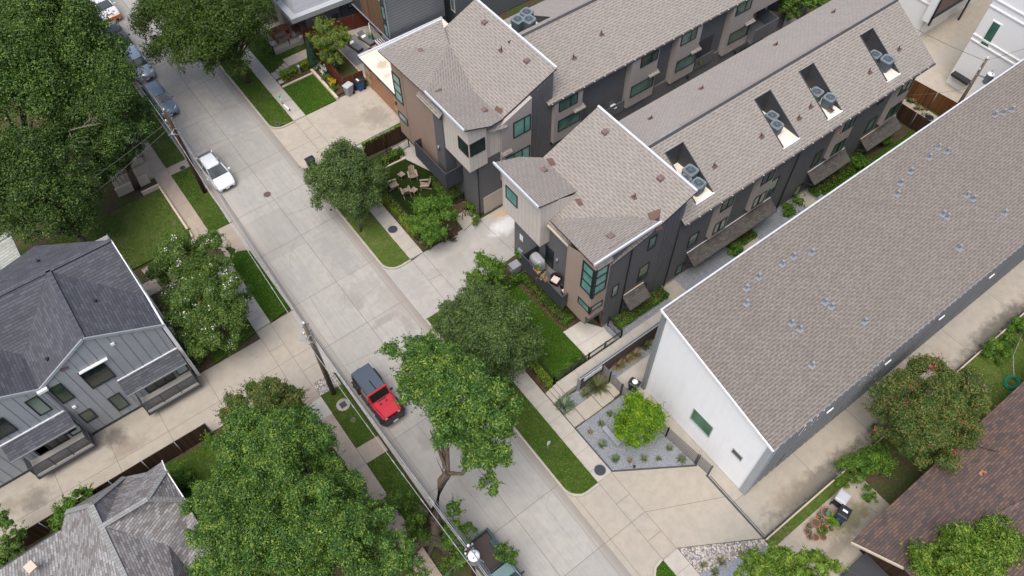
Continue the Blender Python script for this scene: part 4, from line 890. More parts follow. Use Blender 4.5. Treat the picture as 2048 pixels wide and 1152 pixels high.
# ---------------------------------------------------------------- grey gabled house on the west side
lh = thing('grey_house', (-8, 38, 0), 'grey board-clad gabled house with slate roof and two railed balconies over the drive', 'house')
LY = 34.65; za = 9.47; zv = 7.22
gab = lambda x: za-(abs(x+6.42) if x > -10.1 else abs(x+13.9))*.605
xs = [-2.5, -6.42, -10.16, -13.9, -17.6, -21.4, -25]
zz = [7.1, za, zv, za, zv, za, zv]
part(lh, 'wall', M['metal_wall'], lambda m: m.poly([(x, LY, z-.05) for x, z in zip(xs, zz)]+[(-25, LY, .35), (-2.5, LY, .35)]))
part(lh, 'wall', M['navy'], lambda m: m.box(-25, -2.5, LY+.06, LY+.3, 0, .36))
part(lh, 'wall_seams', M['metal_seam'], lambda m: [m.box(-2.9-i*.62, -2.86-i*.62, LY-.017, LY-.002, .4, gab(-2.9-i*.62)-.1) for i in range(31)])
part(lh, 'wall', M['stucco_trim'], lambda m: m.poly([(-2.45, LY, 0), (-2.45, 43.9, 0), (-2.45, 43.9, 7.2), (-2.45, 40.8, 9.4), (-2.45, 37.7, 7.2), (-2.45, LY, 7.05)]).poly([(-2.45, 43.9, 0), (-25, 43.9, 0), (-25, 43.9, 7), (-2.45, 43.9, 7)]))
part(lh, 'corner_fin', M['stucco_trim'], lambda m: m.box(-2.42, -2.2, LY-.1, LY+.12, 0, 6.9).bar((-2.28, LY, 6.9), (-2.28, 38.6, 6.9), .14, .2).box(-2.35, -2.2, 38.5, 38.7, 0, 7))
m = MB(); f1 = -2.32; k = .605
J = (-6.42, 40.8, za)
m.plate([(f1, LY-.08, 7.0), (f1, 37.4, 7.0), (-6.42, 40.8, za), (-6.42, LY-.08, za)], .1, 1)                    # south wing, east slope
m.plate([(-6.42, LY-.08, za), (-6.42, 40.8, za), (-10.16, 37.6, zv), (-10.16, LY-.08, zv)], .1, 1)               # south wing, west slope
m.plate([(f1, 40.85, za), (f1, 37.4, 7.0), (-6.42, 40.8, za)], .1, 1)                                            # east gable, south slope
m.plate([(f1, 40.85, za), (-6.42, 40.8, za), (-6.85, 46.1, 6.9)], .1, 1)
m.plate([(-6.42, 40.8, za), (-6.85, 46.1, 6.9), (-11.2, 43.6, 8.1)], .1, 1); m.plate([(-6.42, 40.8, za), (-11.2, 43.6, 8.1), (-13.9, 40.8, za)], .1, 1)
m.plate([(-6.42, 40.8, za), (-13.9, 40.8, za), (-10.16, 37.6, zv)], .1, 1)
m.plate([(-13.9, LY-.08, za), (-13.9, 40.8, za), (-10.16, 37.6, zv), (-10.16, LY-.08, zv)], .1, 1)
m.plate([(-13.9, LY-.08, za), (-13.9, 44, za), (-17.6, 44, zv), (-17.6, LY-.08, zv)], .1, 1)
m.plate([(-17.6, LY-.08, zv), (-17.6, 44, zv), (-25, 44, za), (-25, LY-.08, za)], .1, 1)
m.build('roof', [M['sh_slate'], M['metal_seam']], lh)
m = MB(); m.bar((-6.42, LY-.05, za+.03), (-6.42, 40.8, za+.03), .3, .05).bar((f1+.02, 40.83, za+.03), (-13.9, 40.8, za+.03), .3, .05)
m.build('ridge_cap', M['sh_slate'], lh)
part(lh, 'gable_edge', M['stucco_trim'], lambda m: m.bar((f1+.03, 40.85, za-.06), (f1+.03, 37.4, 6.94), .06, .18).bar((f1+.04, 37.4, 6.95), (f1+.04, LY-.1, 6.95), .08, .2))
part(lh, 'rake_trim', M['metal_wall'], lambda m: [m.bar((a, LY-.1, b-.02), (c, LY-.1, d-.02), .08, .2) for a, b, c, d in ((f1, 7.0, -6.42, za), (-6.42, za, -10.16, zv), (-10.16, zv, -13.9, za))])
part(lh, 'rain_head', M['white'], lambda m: m.box(-10.35, -9.75, LY-.3, LY-.02, 7.0, 7.22)); part(lh, 'downspout', M['metal_seam'], lambda m: m.box(-10.1, -9.98, LY-.14, LY-.03, .4, 7.0))
A = Q(0, 460, 3.6); B = Q(0, 700, 3.7167)
for pa, pb, gl in ((A(625, 995), A(770, 1085), 0), (B(425, 255), B(490, 385), 1), (B(250, 348), B(320, 475), 1), (B(645, 443), B(665, 530), 1), (B(485, 535), B(500, 622), 1), (B(860, 325), B(905, 440), 1), (B(262, 660), B(325, 775), 1), (B(-60, 540), B(20, 650), 0)):
    a = SY(*pa, LY); b = SY(*pb, LY); w_ = {0: 1.55, 1: .78}[gl]
    xm = (a.x+b.x)/2; win(lh, 'Y', LY, xm-w_/2, xm+w_/2, b.z, a.z, w=.06, gl='glass' if gl else 'glass_dark', out=.08)
p0 = SY(*A(690, 985), LY); part(lh, 'window_hood', M['white'], lambda m: m.box(p0.x-.95, p0.x+.85, LY-.2, LY, p0.z+.28, p0.z+.36))
for px in (A(810, 818), B(550, 420), B(398, 506)):
    p0 = SY(*px, LY); part(lh, 'wall_vent', M['stucco_trim'], lambda m: m.box(p0.x-.11, p0.x+.11, LY-.1, LY, p0.z-.1, p0.z+.1))
p0 = SY(*B(478, 138), LY); part(lh, 'wall_vent', M['vent_brown'], lambda m: m.box(p0.x-.22, p0.x+.22, LY-.06, LY, p0.z-.13, p0.z+.13))
for off in (0.0, -7.55):
    x0, x1 = -6.25+off, -2.55+off
    part(lh, 'awning', [M['sh_slate'], M['metal_seam'], M['white']], lambda m: m.plate([(x0-.35, 33.62, 3.5), (x1+.1, 33.62, 3.5), (x1+.1, LY, 4.08), (x0-.35, LY, 4.08)], .1, 1).m(2).box(x0-.35, x1+.1, LY-.08, LY-.005, 4.08, 4.16).m(1).box(x0-.35, x1+.1, 33.56, 33.62, 3.38, 3.5))
    part(lh, 'balcony_floor', [M['slab'], M['navy']], lambda m: m.box(x0, x1, 33.4, LY-.01, .80, 1.08).m(1).box(x0-.02, x1+.02, 33.32, 33.39, .62, .82).box(x0-.06, x0-.005, 33.32, LY-.02, .62, 1.0).box(x1+.005, x1+.06, 33.32, LY-.02, .62, 1.0))
    def rail(m):
        for i in range(7): z = 1.2+i*.125; m.bar((x0, 33.42, z), (x1, 33.42, z), .035, .05); m.bar((x0, 33.42, z), (x0, LY-.1, z), .03); m.bar((x1, 33.42, z), (x1, LY-.1, z), .03)
        for x in (x0, x0+1.25, x1-1.25, x1): m.bar((x, 33.42, 1.0), (x, 33.42, 2.1), .06)
        m.bar((x0, 33.42, 2.1), (x1, 33.42, 2.1), .08, .05); m.bar((x0, 33.42, 2.1), (x0, LY-.1, 2.1), .07, .05); m.bar((x1, 33.42, 2.1), (x1, LY-.1, 2.1), .07, .05)
    part(lh, 'balcony_rail', M['navy'], rail)
    win(lh, 'Y', LY, x0+.6, x1-1.05, 1.1, 3.3, vm=(.36, .68), w=.09, gl='glass_dark', part='sliding_door'); win(lh, 'Y', LY, x1-.85, x1-.05, 1.2, 3.3, w=.07, gl='glass_bath')
for px in (A(278, 230), A(690, 515), A(345, 935)):
    x, y = S(*px, 8.5).xy; z = 8.6
    for _ in range(5):
        z = za-abs(x+6.42)*k if y < 40 else za-(y-40.8)*.5; x, y = S(*px, z).xy
    part(lh, 'roof_vent', M['black'], lambda m: m.cyl((x, y), .09, z-.05, z+.22, 10).cyl((x+.08, y), .06, z+.12, z+.2, 8))

# ---------------------------------------------------------------- low house at the south-west corner
ll = thing('hip_roof_house', (-11, 22, 0), 'low house under a blended grey-brown hip roof beside the fence and drive', 'house')
def P3(px, z): return tuple(S(*px, z))
V = Q(0, 940, 4.763)
rz = 5.6; ez = 3.0
# ridge along Y at x=-10.45; cross gable to the east at y=25.05
H1 = (-10.6, 26.65, rz); Jn = (-10.45, 25.05, rz); H3 = (-10.45, 12.0, rz); E1 = (-7.85, 25.05, rz-.05)
m = MB()
NE = (-8.9, 28.7, ez); NWc = (-12.6, 28.7, ez); 
Gt = (-6.45, 26.75, 4.35); Gr = (-6.5, 27.9, 3.6)
m.poly([H1, NWc, (-12.2, 28.75, ez), NE, ])
m.poly([H1, NE, (-7.6, 27.95, 3.35), (-9.2, 26.2, 4.75), Jn])
m.poly([Jn, (-9.2, 26.2, 4.75), (-7.6, 27.95, 3.35), Gr, Gt, E1])
m.poly([E1, Gt, (-6.35, 24.5, 4.05)])
m.poly([E1, (-6.35, 24.5, 4.05), (-6.3, 20.9, ez), (-8.0, 20.9, ez), (-8.2, 22.5, 4.05), Jn])
m.poly([Jn, (-8.2, 22.5, 4.05), (-8.0, 20.9, ez), (-7.7, 20.9, ez), (-7.5, 12.0, ez), H3])
m.poly([H1, Jn, H3, (-20, 12, 3.0), (-18.2, 27.6, 3.0), (-13.2, 27.8, ez), NWc])
m.m(1)
for a, b in ((H1, H3), (Jn, E1), (E1, Gt), (E1, (-6.35, 24.5, 4.05)), (H1, NE), (H1, NWc)):
    m.bar(Vector(a)+Vector((0, 0, .03)), Vector(b)+Vector((0, 0, .03)), .32, .04)
m.build('roof', [M['sh_mix'], M['sh_mixcap']], ll)
part(ll, 'wall', M['plaster'], lambda m: m.poly([(-18, 27.3, 0), (-8.9, 28.4, 0), (-8.9, 28.4, 2.9), (-18, 27.3, 2.9)]).poly([(-7.0, 27.6, 0), (-7.0, 21, 0), (-7.0, 21, 2.9), (-7.0, 27.6, 2.9)]).poly([(-7.0, 21, 0), (-8.0, 21, 0), (-8, 12, 0), (-8, 12, 2.9), (-8, 21, 2.9), (-7, 21, 2.9)]).poly([(-8.9, 28.4, 0), (-7.0, 27.6, 0), (-7.0, 27.6, 3.3), (-8.9, 28.4, 2.9)]))
part(ll, 'gable_trim', M['stucco_trim'], lambda m: m.poly([(-6.48, 27.8, 3.5), (-6.4, 26.75, 4.25), (-6.32, 24.6, 3.95), (-6.5, 24.5, 2.8), (-6.62, 27.8, 2.8)]).bar(Gr, Gt, .06, .16).bar(Gt, (-6.33, 24.5, 4.0), .06, .16))
win(ll, 'X', -6.68, 25.4, 26.6, 1.6, 3.0, w=.06, fr='white', gl='glass')
part(ll, 'gutter', M['navy'], lambda m: m.bar((-6.3, 20.85, 2.98), (-8.0, 20.85, 2.98), .08, .1).bar((-7.95, 20.85, 2.98), (-7.7, 20.85, 2.98), .08, .1).bar((-7.68, 20.8, 2.98), (-7.5, 12, 2.98), .08, .1).bar((-18.2, 27.62, 2.98), (-13.3, 27.85, 2.98), .08, .08))
p0 = S(62, 1134, 3.7); part(ll, 'roof_vent', M['plaster'], lambda m: m.obox((p0.x, p0.y, 3.75), (.26, .05, .03), (-.05, .24, .1), (0, -.03, .1)))
part(ll, 'brick_corner', M['mulch'], lambda m: m.box(-13.2, -12.75, 27.45, 27.8, 2.2, 3.05))
# ---------------------------------------------------------------- red-brown roofed house, south-east corner
br = thing('brick_red_roof_house', (35, -6, 0), 'low house under a broad red-brown shingle roof behind the flowering crape myrtle', 'house')
br.name = 'low_house'
m = MB(); ze_ = 3.0; sl = .42
rb = lambda y: ze_+(-1.15-y)*sl
m.plate([(24.1, -1.15, ze_), (62, -1.15, ze_), (62, -10, rb(-10)), (30, -10, rb(-10)), (24.75, -3.9, rb(-3.9))], .14, 1)
m.plate([(24.75, -3.9, rb(-3.9)), (30, -10, rb(-10)), (62, -10, rb(-10)), (62, -18, 4), (24.75, -18, 3.0)], .14, 1)
m.plate([(36.3, -1.0, 3.06), (35.3, -3.1, 4.1), (34.6, -1.05, 3.06)], .03)
m.m(2).bar((24.08, -1.2, ze_-.04), (24.72, -3.9, rb(-3.9)-.04), .08, .2).m(0).bar((31.0, -5.2, rb(-5.2)+.03), (36.5, -6.6, rb(-6.6)+.03), .3, .03)
m.build('roof', [M['sh_red'], M['vent_brown'], M['plaster']], br)
part(br, 'wall', M['wood_dark'], lambda m: m.poly([(25.6, -1.9, 0), (60, -1.9, 0), (60, -1.9, 3.0), (25.6, -1.9, 3.0)]).poly([(25.6, -1.9, 0), (26.4, -14, 0), (26.4, -14, 3.2), (25.6, -1.9, 3.0)]))
p0 = S(1966, 948, 4.6); p0 = S(1966, 948, rb(p0.y)); roof_vent(br, p0, M['terracotta'], 1)
part(br, 'porch', M['charcoal'], lambda m: m.box(23.3, 25.6, -6.5, -2.2, .0, .5).box(22.9, 23.3, -4, -2.4, 0, .3).bar((23.35, -2.2, 1.5), (25.2, -6.3, 1.5), .09).bar((23.4, -2.2, .5), (23.4, -2.2, 1.5), .12).bar((24.3, -4.2, .5), (24.3, -4.2, 1.5), .12))
# ---------------------------------------------------------------- pale roofed house at the west edge
fw_ = thing('pale_roof_house', (-14, 47.5, 0), 'house corner with a pale green shingle roof behind the slate-roofed house', 'house')
part(fw_, 'roof', [M['sh_pale'], M['black']], lambda m: m.plate([tuple(S(22, 470, 3.9)), tuple(S(43, 516, 3.2)), (-25, 44.7, 3.2), (-25, 48.0, 3.9)], .15, 1).plate([tuple(S(22, 468, 3.9)), (-25, 48.0, 3.9), (-25, 53, 3.0), tuple(S(40, 452, 3.0))], .15, 1))
part(fw_, 'wall', M['navy'], lambda m: m.poly([(-10.3, 44.8, 0), (-10.3, 52, 0), (-10.3, 52, 3.2), (-10.3, 47.9, 3.9), (-10.3, 44.8, 3.1)]).poly([(-10.3, 44.9, 0), (-25, 44.9, 0), (-25, 44.9, 3.1), (-10.3, 44.9, 3.1)]))
# ---------------------------------------------------------------- buildings north of the rows
nb = thing('slate_sided_house', (32, 58, 0), 'dark slate-sided modern house with a slatted wooden wall above the lounger yard', 'house')
part(nb, 'wall', M['slate_siding'], lambda m: m.poly([(26.6, 54.35, 2.9), (32.7, 54.35, 2.9), (32.7, 54.35, 10.5), (26.6, 54.35, 10.5)]).poly([(27.8, 54.9, 0), (33, 54.9, 0), (33, 54.9, 2.9), (27.8, 54.9, 2.9)]).poly([(32.7, 54.35, 0), (32.7, 64, 0), (32.7, 64, 10.5), (32.7, 54.35, 10.5)]).poly([(26.6, 54.35, 2.9), (32.7, 54.35, 2.9), (32.7, 63, 2.9), (26.6, 63, 2.9)]))
part(nb, 'side_wall', M['wood_slat'], lambda m: m.poly([(26.6, 55.2, 2.9), (26.6, 59.4, 2.9), (26.6, 59.4, 9.0), (26.6, 55.2, 6.6)]))
part(nb, 'side_wall', M['charcoal'], lambda m: m.poly([(26.62, 54.35, 2.9), (26.62, 63, 2.9), (26.62, 63, 10.5), (26.62, 54.35, 10.5)]).poly([(27.8, 54.9, 0), (27.8, 63, 0), (27.8, 63, 2.9), (27.8, 54.9, 2.9)]))
part(nb, 'trim', M['galv'], lambda m: m.box(26.52, 26.6, 54.25, 54.35, 2.9, 10.5).box(26.52, 26.6, 54.35, 63, 2.82, 2.94).bar((26.54, 55.2, 6.7), (26.54, 60.4, 9.6), .06, .12))
for y0, z0 in ((54.5, 3.1), (54.5, 5.0)): win(nb, 'X', 26.6, y0, y0+.65, z0, z0+1.4, w=.06, gl='glass_teal')
win(nb, 'X', 26.6, 56.5, 60, 8.2, 9.6, vm=(.33, .66), w=.06, gl='glass_dark')
nb2 = thing('slate_sided_house', (42, 58, 0), 'dark grey lap-sided building with narrow tall windows behind the farther row roof', 'house')
part(nb2, 'wall', M['slate_siding'], lambda m: m.poly([(34.2, 54.6, 0), (62, 54.6, 0), (62, 54.6, 10.5), (34.2, 54.6, 10.5)]).poly([(34.2, 54.6, 0), (34.2, 66, 0), (34.2, 66, 10.5), (34.2, 54.6, 10.5)]))
part(nb2, 'roof', M['charcoal'], lambda m: m.plate([(34, 54.4, 10.55), (62, 54.4, 10.55), (62, 66, 10.55), (34, 66, 10.55)], .2))
part(nb, 'roof', M['charcoal'], lambda m: m.plate([(26.4, 54.2, 10.55), (32.9, 54.2, 10.55), (32.9, 64, 10.55), (26.4, 64, 10.55)], .2))
win(nb2, 'X', 34.2, 54.9, 55.6, 2.2, 4.6, w=.08, gl='glass_bath', fr='white', part='door'); part(nb2, 'wall_lamp', M['white'], lambda m: m.cyl((34.05, 55.6), .1, 4.9, 5.3, 8))
win(nb2, 'Y', 54.6, 35.0, 38.0, 6.2, 7.6, vm=(.4,), w=.07, gl='glass_bath', fr='white')
for x, z in ((43.2, 5.5), (48.4, 5.2)): win(nb2, 'Y', 54.6, x, x+.55, z, z+2.2, w=.06, gl='glass_teal')
downspout(nb2, [(39.6, 54.54, 10.3), (39.6, 54.54, 2)], 'charcoal')
h2 = thing('metal_roof_house', (24, 66, 0), 'grey house with a pale stepped metal roof over the porch with the picnic table', 'house')
part(h2, 'roof', [M['metal_roof'], M['metal_wall']], lambda m: m.plate([(20.4, 61.6, 3.7), (30, 61.0, 3.7), (30, 75, 3.7), (20.4, 75, 3.7)], .5, 1).m(0).grid([[(21.0, 62.2, 3.72), (30, 61.7, 3.72), (30, 75, 3.72), (21.0, 75, 3.72)], [(21.8, 63.2, 6.5), (30, 62.6, 6.5), (30, 75, 6.5), (21.8, 75, 6.5)]], smooth=False))
part(h2, 'wall', [M['slate_siding'], M['stone'], M['taupe_siding']], lambda m: m.m(2).poly([(22.4, 63.6, .5), (26.0, 63.4, .5), (26.0, 63.4, 3.3), (22.4, 63.6, 3.3)]).m(0).poly([(26.0, 62.6, 0), (28.2, 62.5, 0), (28.2, 62.5, 3.3), (26.0, 62.6, 3.3)]).poly([(26, 62.6, 0), (26, 64, 0), (26, 64, 3.3), (26, 62.6, 3.3)]).m(1).poly([(28.2, 62.5, 0), (32, 62.4, 0), (32, 62.4, 3.2), (28.2, 62.5, 3.2)]).box(19.5, 20.3, 66.4, 72, 0, 3.5).m(0).poly([(22.4, 63.6, .5), (22.4, 72, .5), (22.4, 72, 3.3), (22.4, 63.6, 3.3)]))
part(h2, 'porch_post', M['taupe_siding'], lambda m: m.box(20.55, 20.75, 64.6, 65.9, .5, 3.3).box(20.75, 21.9, 64.6, 64.75, .5, 3.3))
win(h2, 'Y', 62.55, 26.6, 27.4, 1.6, 3.1, hm=(.5,), w=.08, gl='glass_bath')
# ---------------------------------------------------------------- white buildings at the far end
wb = thing('white_townhouse', (80, 32, 0), 'white stucco building with a dark framed bay over its garage doors', 'townhouse')
part(wb, 'wall', M['stucco'], lambda m: m.poly([(69.5, 27.0, 0), (110, 27.0, 0), (110, 27.0, 9.5), (69.5, 27.0, 9.5)]).poly([(69.5, 27.0, 0), (69.5, 40, 0), (69.5, 40, 9.5), (69.5, 27, 9.5)]))
part(wb, 'bay', [M['stucco'], M['vent_brown']], lambda m: m.box(68.9, 75.2, 26.2, 27.0, 2.4, 9.4).m(1).box(69.1, 72.6, 26.12, 26.19, 3.3, 9.2))
part(wb, 'bay_frame', M['black'], lambda m: m.box(68.75, 68.95, 26.05, 26.2, 2.3, 9.5).box(68.75, 75.4, 26.05, 26.19, 3.0, 3.3).box(75.2, 75.4, 26.05, 26.2, 0, 9.5))
win(wb, 'Y', 26.2, 72.8, 74.0, 3.6, 7.5, hm=(.2, .4, .6, .8), vm=(.5,), fr='white', gl='glass_bath', w=.1); win(wb, 'Y', 26.2, 74.3, 75.1, 4.4, 8.0, hm=(.5,), fr='white', gl='glass_bath', w=.1)
part(wb, 'garage_door', M['stucco_trim'], lambda m: m.box(69.9, 74.4, 26.9, 26.99, 0, 2.2).box(77, 83, 26.9, 26.99, 0, 2.4))
part(wb, 'trim', M['stucco_trim'], lambda m: [m.box(69.42, 69.49, 27, 40, z, z+.15) for z in (3.6, 5.2, 8)])
part(wb, 'roof', M['slab'], lambda m: m.plate([(68.7, 26, 9.6), (110, 26, 9.6), (110, 41, 9.6), (68.7, 41, 9.6)], .15))
wc = thing('white_stucco_block', (72, 14, 0), 'tall white stucco block with moulded bands and one narrow window behind the utility pole', 'building')
part(wc, 'wall', M['stucco'], lambda m: m.poly([(66.5, 21.3, 0), (66.5, 4, 0), (66.5, 4, 12), (66.5, 21.3, 12)]).poly([(66.5, 21.3, 0), (90, 21.3, 0), (90, 21.3, 12), (66.5, 21.3, 12)]).poly([(66.5, 4, 12), (90, 4, 12), (90, 21.3, 12), (66.5, 21.3, 12)]))
part(wc, 'band', M['stucco_trim'], lambda m: [m.box(66.42, 66.49, 4, 21.32, z, z+.13) for z in (4.9, 5.4, 8.3, 9.0)])
p0 = SX(1997, 45, 66.5); p1 = SX(1972, 82, 66.5); ym = (p0.y+p1.y)/2
win(wc, 'X', 66.5, ym-.45, ym+.45, p1.z-.6, p0.z, hm=(.2,), fr='white', gl='glass', w=.1)
p0 = SX(1911, 141, 66.5); p1 = SX(1945, 160, 66.5); part(wc, 'canopy', M['black'], lambda m: m.box(65.9, 66.49, p1.y, p0.y, p0.z-.25, p0.z))
# ================================================================ trees and planting
def leaf_mesh(name, V, mat, parent):
    n = len(V)//4; me = bpy.data.meshes.new(name)
    me.vertices.add(4*n); me.vertices.foreach_set('co', (V-np.array(wloc(parent))).astype(np.float32).ravel())
    me.loops.add(4*n); me.loops.foreach_set('vertex_index', np.arange(4*n, dtype=np.int32))
    me.polygons.add(n); me.polygons.foreach_set('loop_start', np.arange(0, 4*n, 4, dtype=np.int32)); me.polygons.foreach_set('loop_total', np.full(n, 4, dtype=np.int32))
    me.materials.append(mat); me.update(calc_edges=True)
    o = bpy.data.objects.new(name, me); COL.objects.link(o); o.parent = parent; return o
def unit(v): return v/np.maximum(np.linalg.norm(v, axis=1, keepdims=True), 1e-6)
def cards(rg, P_, N_, L, W=.55):
    n = len(P_); t = unit(np.cross(N_, rg.normal(size=(n, 3)))); b = np.cross(N_, t)
    l = (L*rg.uniform(.65, 1.25, n))[:, None]; w = l*W*.5
    V = np.empty((n, 4, 3)); V[:, 0] = P_-t*l*.5; V[:, 1] = P_+b*w+N_*l*.06; V[:, 2] = P_+t*l*.5-N_*l*.12; V[:, 3] = P_-b*w+N_*l*.06
    return V.reshape(-1, 3)
def clump_pts(rg, lobes, n, cl=(.26, .44), up=.35, k=1.0):
    """leaf positions gathered in clumps spread over the crown's lobes"""
    C, RC = [], []
    for x, y, z, r in lobes:
        kk = max(6, int(10*k*r**1.5))
        d = unit(rg.normal(size=(kk, 3))+np.array([0, 0, up])); d[:, 2] = np.where(d[:, 2] < -.3, -d[:, 2], d[:, 2])
        rr = r*rg.uniform(.66, .98, kk)[:, None]; C.append(np.array([x, y, z])+d*rr*np.array([1, 1, .8])); RC.append(np.clip(r*rg.uniform(*cl, kk), .16, .95))
    C = np.concatenate(C); RC = np.concatenate(RC); w = RC**2; idx = rg.choice(len(C), n, p=w/w.sum())
    d = unit(rg.normal(size=(n, 3))+np.array([0, 0, .3])); q = C[idx]+d*(RC[idx]*rg.uniform(.45, 1.1, n)**.75)[:, None]
    nn = unit(d*.75+np.array([0, 0, .45])+rg.normal(size=(n, 3))*.36)
    ns = int(n*.16)//12         # loose sprigs that break the outline
    ci = rg.choice(len(C), ns, p=w/w.sum()); sd = unit(rg.normal(size=(ns, 3))+np.array([0, 0, .5])); sl = rg.uniform(.2, .62, ns)
    tt = rg.uniform(0, 1, (ns, 12)); sp = C[ci][:, None]+sd[:, None]*(RC[ci][:, None]*.85+sl[:, None]*tt)[..., None]+rg.normal(size=(ns, 12, 3))*.05
    q[:ns*12] = sp.reshape(-1, 3); q = q[rg.permutation(n)] if False else q
    return q, nn
SEED = [11]
def tree(name, label, cat, base, lobes, n, mat, L=.26, r=.2, bark='bark', group=None, flowers=None, cl=(.26, .44), W=.55, limbs=None, k=1.0, kind_parts=True):
    SEED[0] += 1; rg = np.random.default_rng(SEED[0])
    n = int(n*1.9); L *= .74
    t = thing(name, (base[0], base[1], 0), label, cat, group)
    L0 = np.array(lobes); cp_ = L0[:, :2].mean(0); dd = np.linalg.norm(L0[:, :2]-cp_, axis=1); dm = dd.max()+1e-6; amp = min(1.5, .34*dm/27)
    zz_ = L0[:, 2]+amp*(.75-1.5*(dd/dm)**2)+rg.uniform(-.75, .75, len(L0))*amp
    lb = [(*S(px, py, max(z, rr*.7)), rr*.96) for (px, py, _, rr), z in zip(lobes, zz_)]
    q, nn = clump_pts(rg, lb, n, cl, k=k); leaf_mesh('crown', cards(rg, q, nn, L, W), M[mat], t)
    if flowers:
        fm, fn, fl, spots = flowers; qq = []
        for _ in range(spots):
            c = q[rg.integers(len(q))]+np.array([0, 0, .12]); qq.append(c+rg.normal(size=(fn, 3))*np.array([.11, .11, .08]))
        qq = np.concatenate(qq); leaf_mesh('blossom', cards(rg, qq, unit(rg.normal(size=qq.shape)+np.array([0, 0, .8])), fl, .9), M[fm], t)
    if r:
        m = MB(); c = np.mean([l[:3] for l in lb], axis=0); top = Vector((c[0], c[1], c[2]-.2)); b = Vector((base[0], base[1], -.1))
        if limbs is None:
            mid = b.lerp(top, .42); mid.x = b.x*.75+top.x*.25; mid.y = b.y*.75+top.y*.25
            m.tube([b, b.lerp(mid, .5), mid], [r*1.25, r, r*.85], 9)
            for l in lb: 
                e = Vector(l[:3]); h = mid.lerp(e, .55)+Vector((0, 0, .25)); m.tube([mid, h, e], [r*.6, r*.36, r*.12], 6)
        else: limbs(m)
        m.build('trunk', M[bark], t)
    return t
def box_hedge(name, label, x0, x1, y0, y1, z0, z1, n, mat, group=None, L=.11, cat='hedge', wob=.07):
    SEED[0] += 1; rg = np.random.default_rng(SEED[0]); t = thing(name, ((x0+x1)/2, (y0+y1)/2, z0), label, cat, group)
    p = rg.uniform(0, 1, (n, 3)); f = rg.integers(0, 7, n)
    for i in range(n):
        if f[i] >= 4: p[i, 2] = 1
        else: p[i, f[i] % 2] = f[i]//2
    nn = p-np.array([.5, .5, .25]); q = np.array([x0, y0, z0])+p*np.array([x1-x0, y1-y0, z1-z0])
    q += np.sin(q*5.1+SEED[0])*wob+rg.normal(size=q.shape)*.045; q[:, 2] -= rg.uniform(0, .12, n)
    leaf_mesh('foliage', cards(rg, q, unit(nn+rg.normal(size=q.shape)*.6), L), M[mat], t)
    m = MB(); m.box(x0+.1, x1-.1, y0+.1, y1-.1, z0-.02, z1-.16); m.build('branches', M['wood_dark'], t)
    return t
def ball(name, label, c, r, n, mat, group=None, L=.10, sq=.85, cat='shrub', k=1.6, flowers=None):
    SEED[0] += 1; rg = np.random.default_rng(SEED[0]); t = thing(name, (c[0], c[1], c[2]), label, cat, group)
    q, nn = clump_pts(rg, [(c[0], c[1], c[2]+r*sq*.6, r*.9)], n, (.22, .4), k=k); q[:, 2] = np.maximum(q[:, 2], c[2]+.02)
    leaf_mesh('foliage', cards(rg, q, nn, L), M[mat], t)
    if flowers: leaf_mesh('blossom', cards(rg, q[:flowers[1]]+np.array([0, 0, .05]), nn[:flowers[1]], .1, .9), M[flowers[0]], t)
    m = MB(); m.tube([(c[0], c[1], c[2]-.02), (c[0], c[1], c[2]+r*.7)], [.05, .02], 5); m.build('stem', M['bark'], t)
    return t
def tuft(name, label, c, n, L, mat, spread=.9, w=.03, group=None, cat='plant'):
    SEED[0] += 1; rg = np.random.default_rng(SEED[0]); t = thing(name, tuple(c), label, cat, group)
    a = rg.uniform(0, 2*np.pi, n); el = rg.uniform(.12, 1.0, n)**1; l = L*rg.uniform(.7, 1.1, n)
    d = np.stack([np.cos(a)*spread*(1.15-el*.7), np.sin(a)*spread*(1.15-el*.7), el], 1); d = unit(d); sd = np.stack([-np.sin(a), np.cos(a), 0*a], 1)
    c0 = np.array(c); V = np.empty((n, 4, 3)); V[:, 0] = c0+d*.02; V[:, 1] = c0+d*l[:, None]*.45+sd*w; V[:, 2] = c0+d*l[:, None]-np.array([0, 0, 1])*(l*.22*(1-el))[:, None]; V[:, 3] = c0+d*l[:, None]*.45-sd*w
    leaf_mesh('blades', V.reshape(-1, 3), M[mat], t); return t
# -- the wood on the west side
GW = 'shade trees west of the street'
tree('shade_tree', 'big feathery shade tree over the parked cars at the top corner', 'tree', (-.5, 62), [(160, 45, 9, 2.0), (110, 40, 9.5, 3.0), (165, 110, 9, 2.9), (220, 110, 8, 1.9), (245, 160, 7, 1.7), (110, 120, 9.5, 2.8), (215, 165, 8, 2.2), (70, -10, 9.5, 3), (140, -10, 9, 2.3), (200, 70, 8, 1.3), (240, 130, 7, 1.3)], 52000, 'l_forest', .24, .35, group=GW)
tree('shade_tree', 'dark shade tree filling the upper corner of the wood', 'tree', (-6, 57), [(30, 40, 9, 3.4), (30, 130, 9, 3.2), (70, 190, 8.5, 2.8), (0, 200, 8.5, 3), (20, -10, 9, 3), (110, 200, 8, 2.2)], 36000, 'l_forest', .25, .35, group=GW)
tree('shade_tree', 'shade tree with a bare grey dead limb in its crown', 'tree', (1.0, 54.5), [(225, 220, 7.5, 2.4), (275, 230, 6.5, 1.6), (170, 235, 8, 2.3), (255, 275, 6, 1.6), (200, 280, 6.5, 1.6), (290, 265, 5.4, 1.1), (240, 315, 4.8, 1.3), (275, 305, 4.2, .9), (215, 340, 5, 1.4)], 30000, 'l_dark', .22, .28, group=GW)
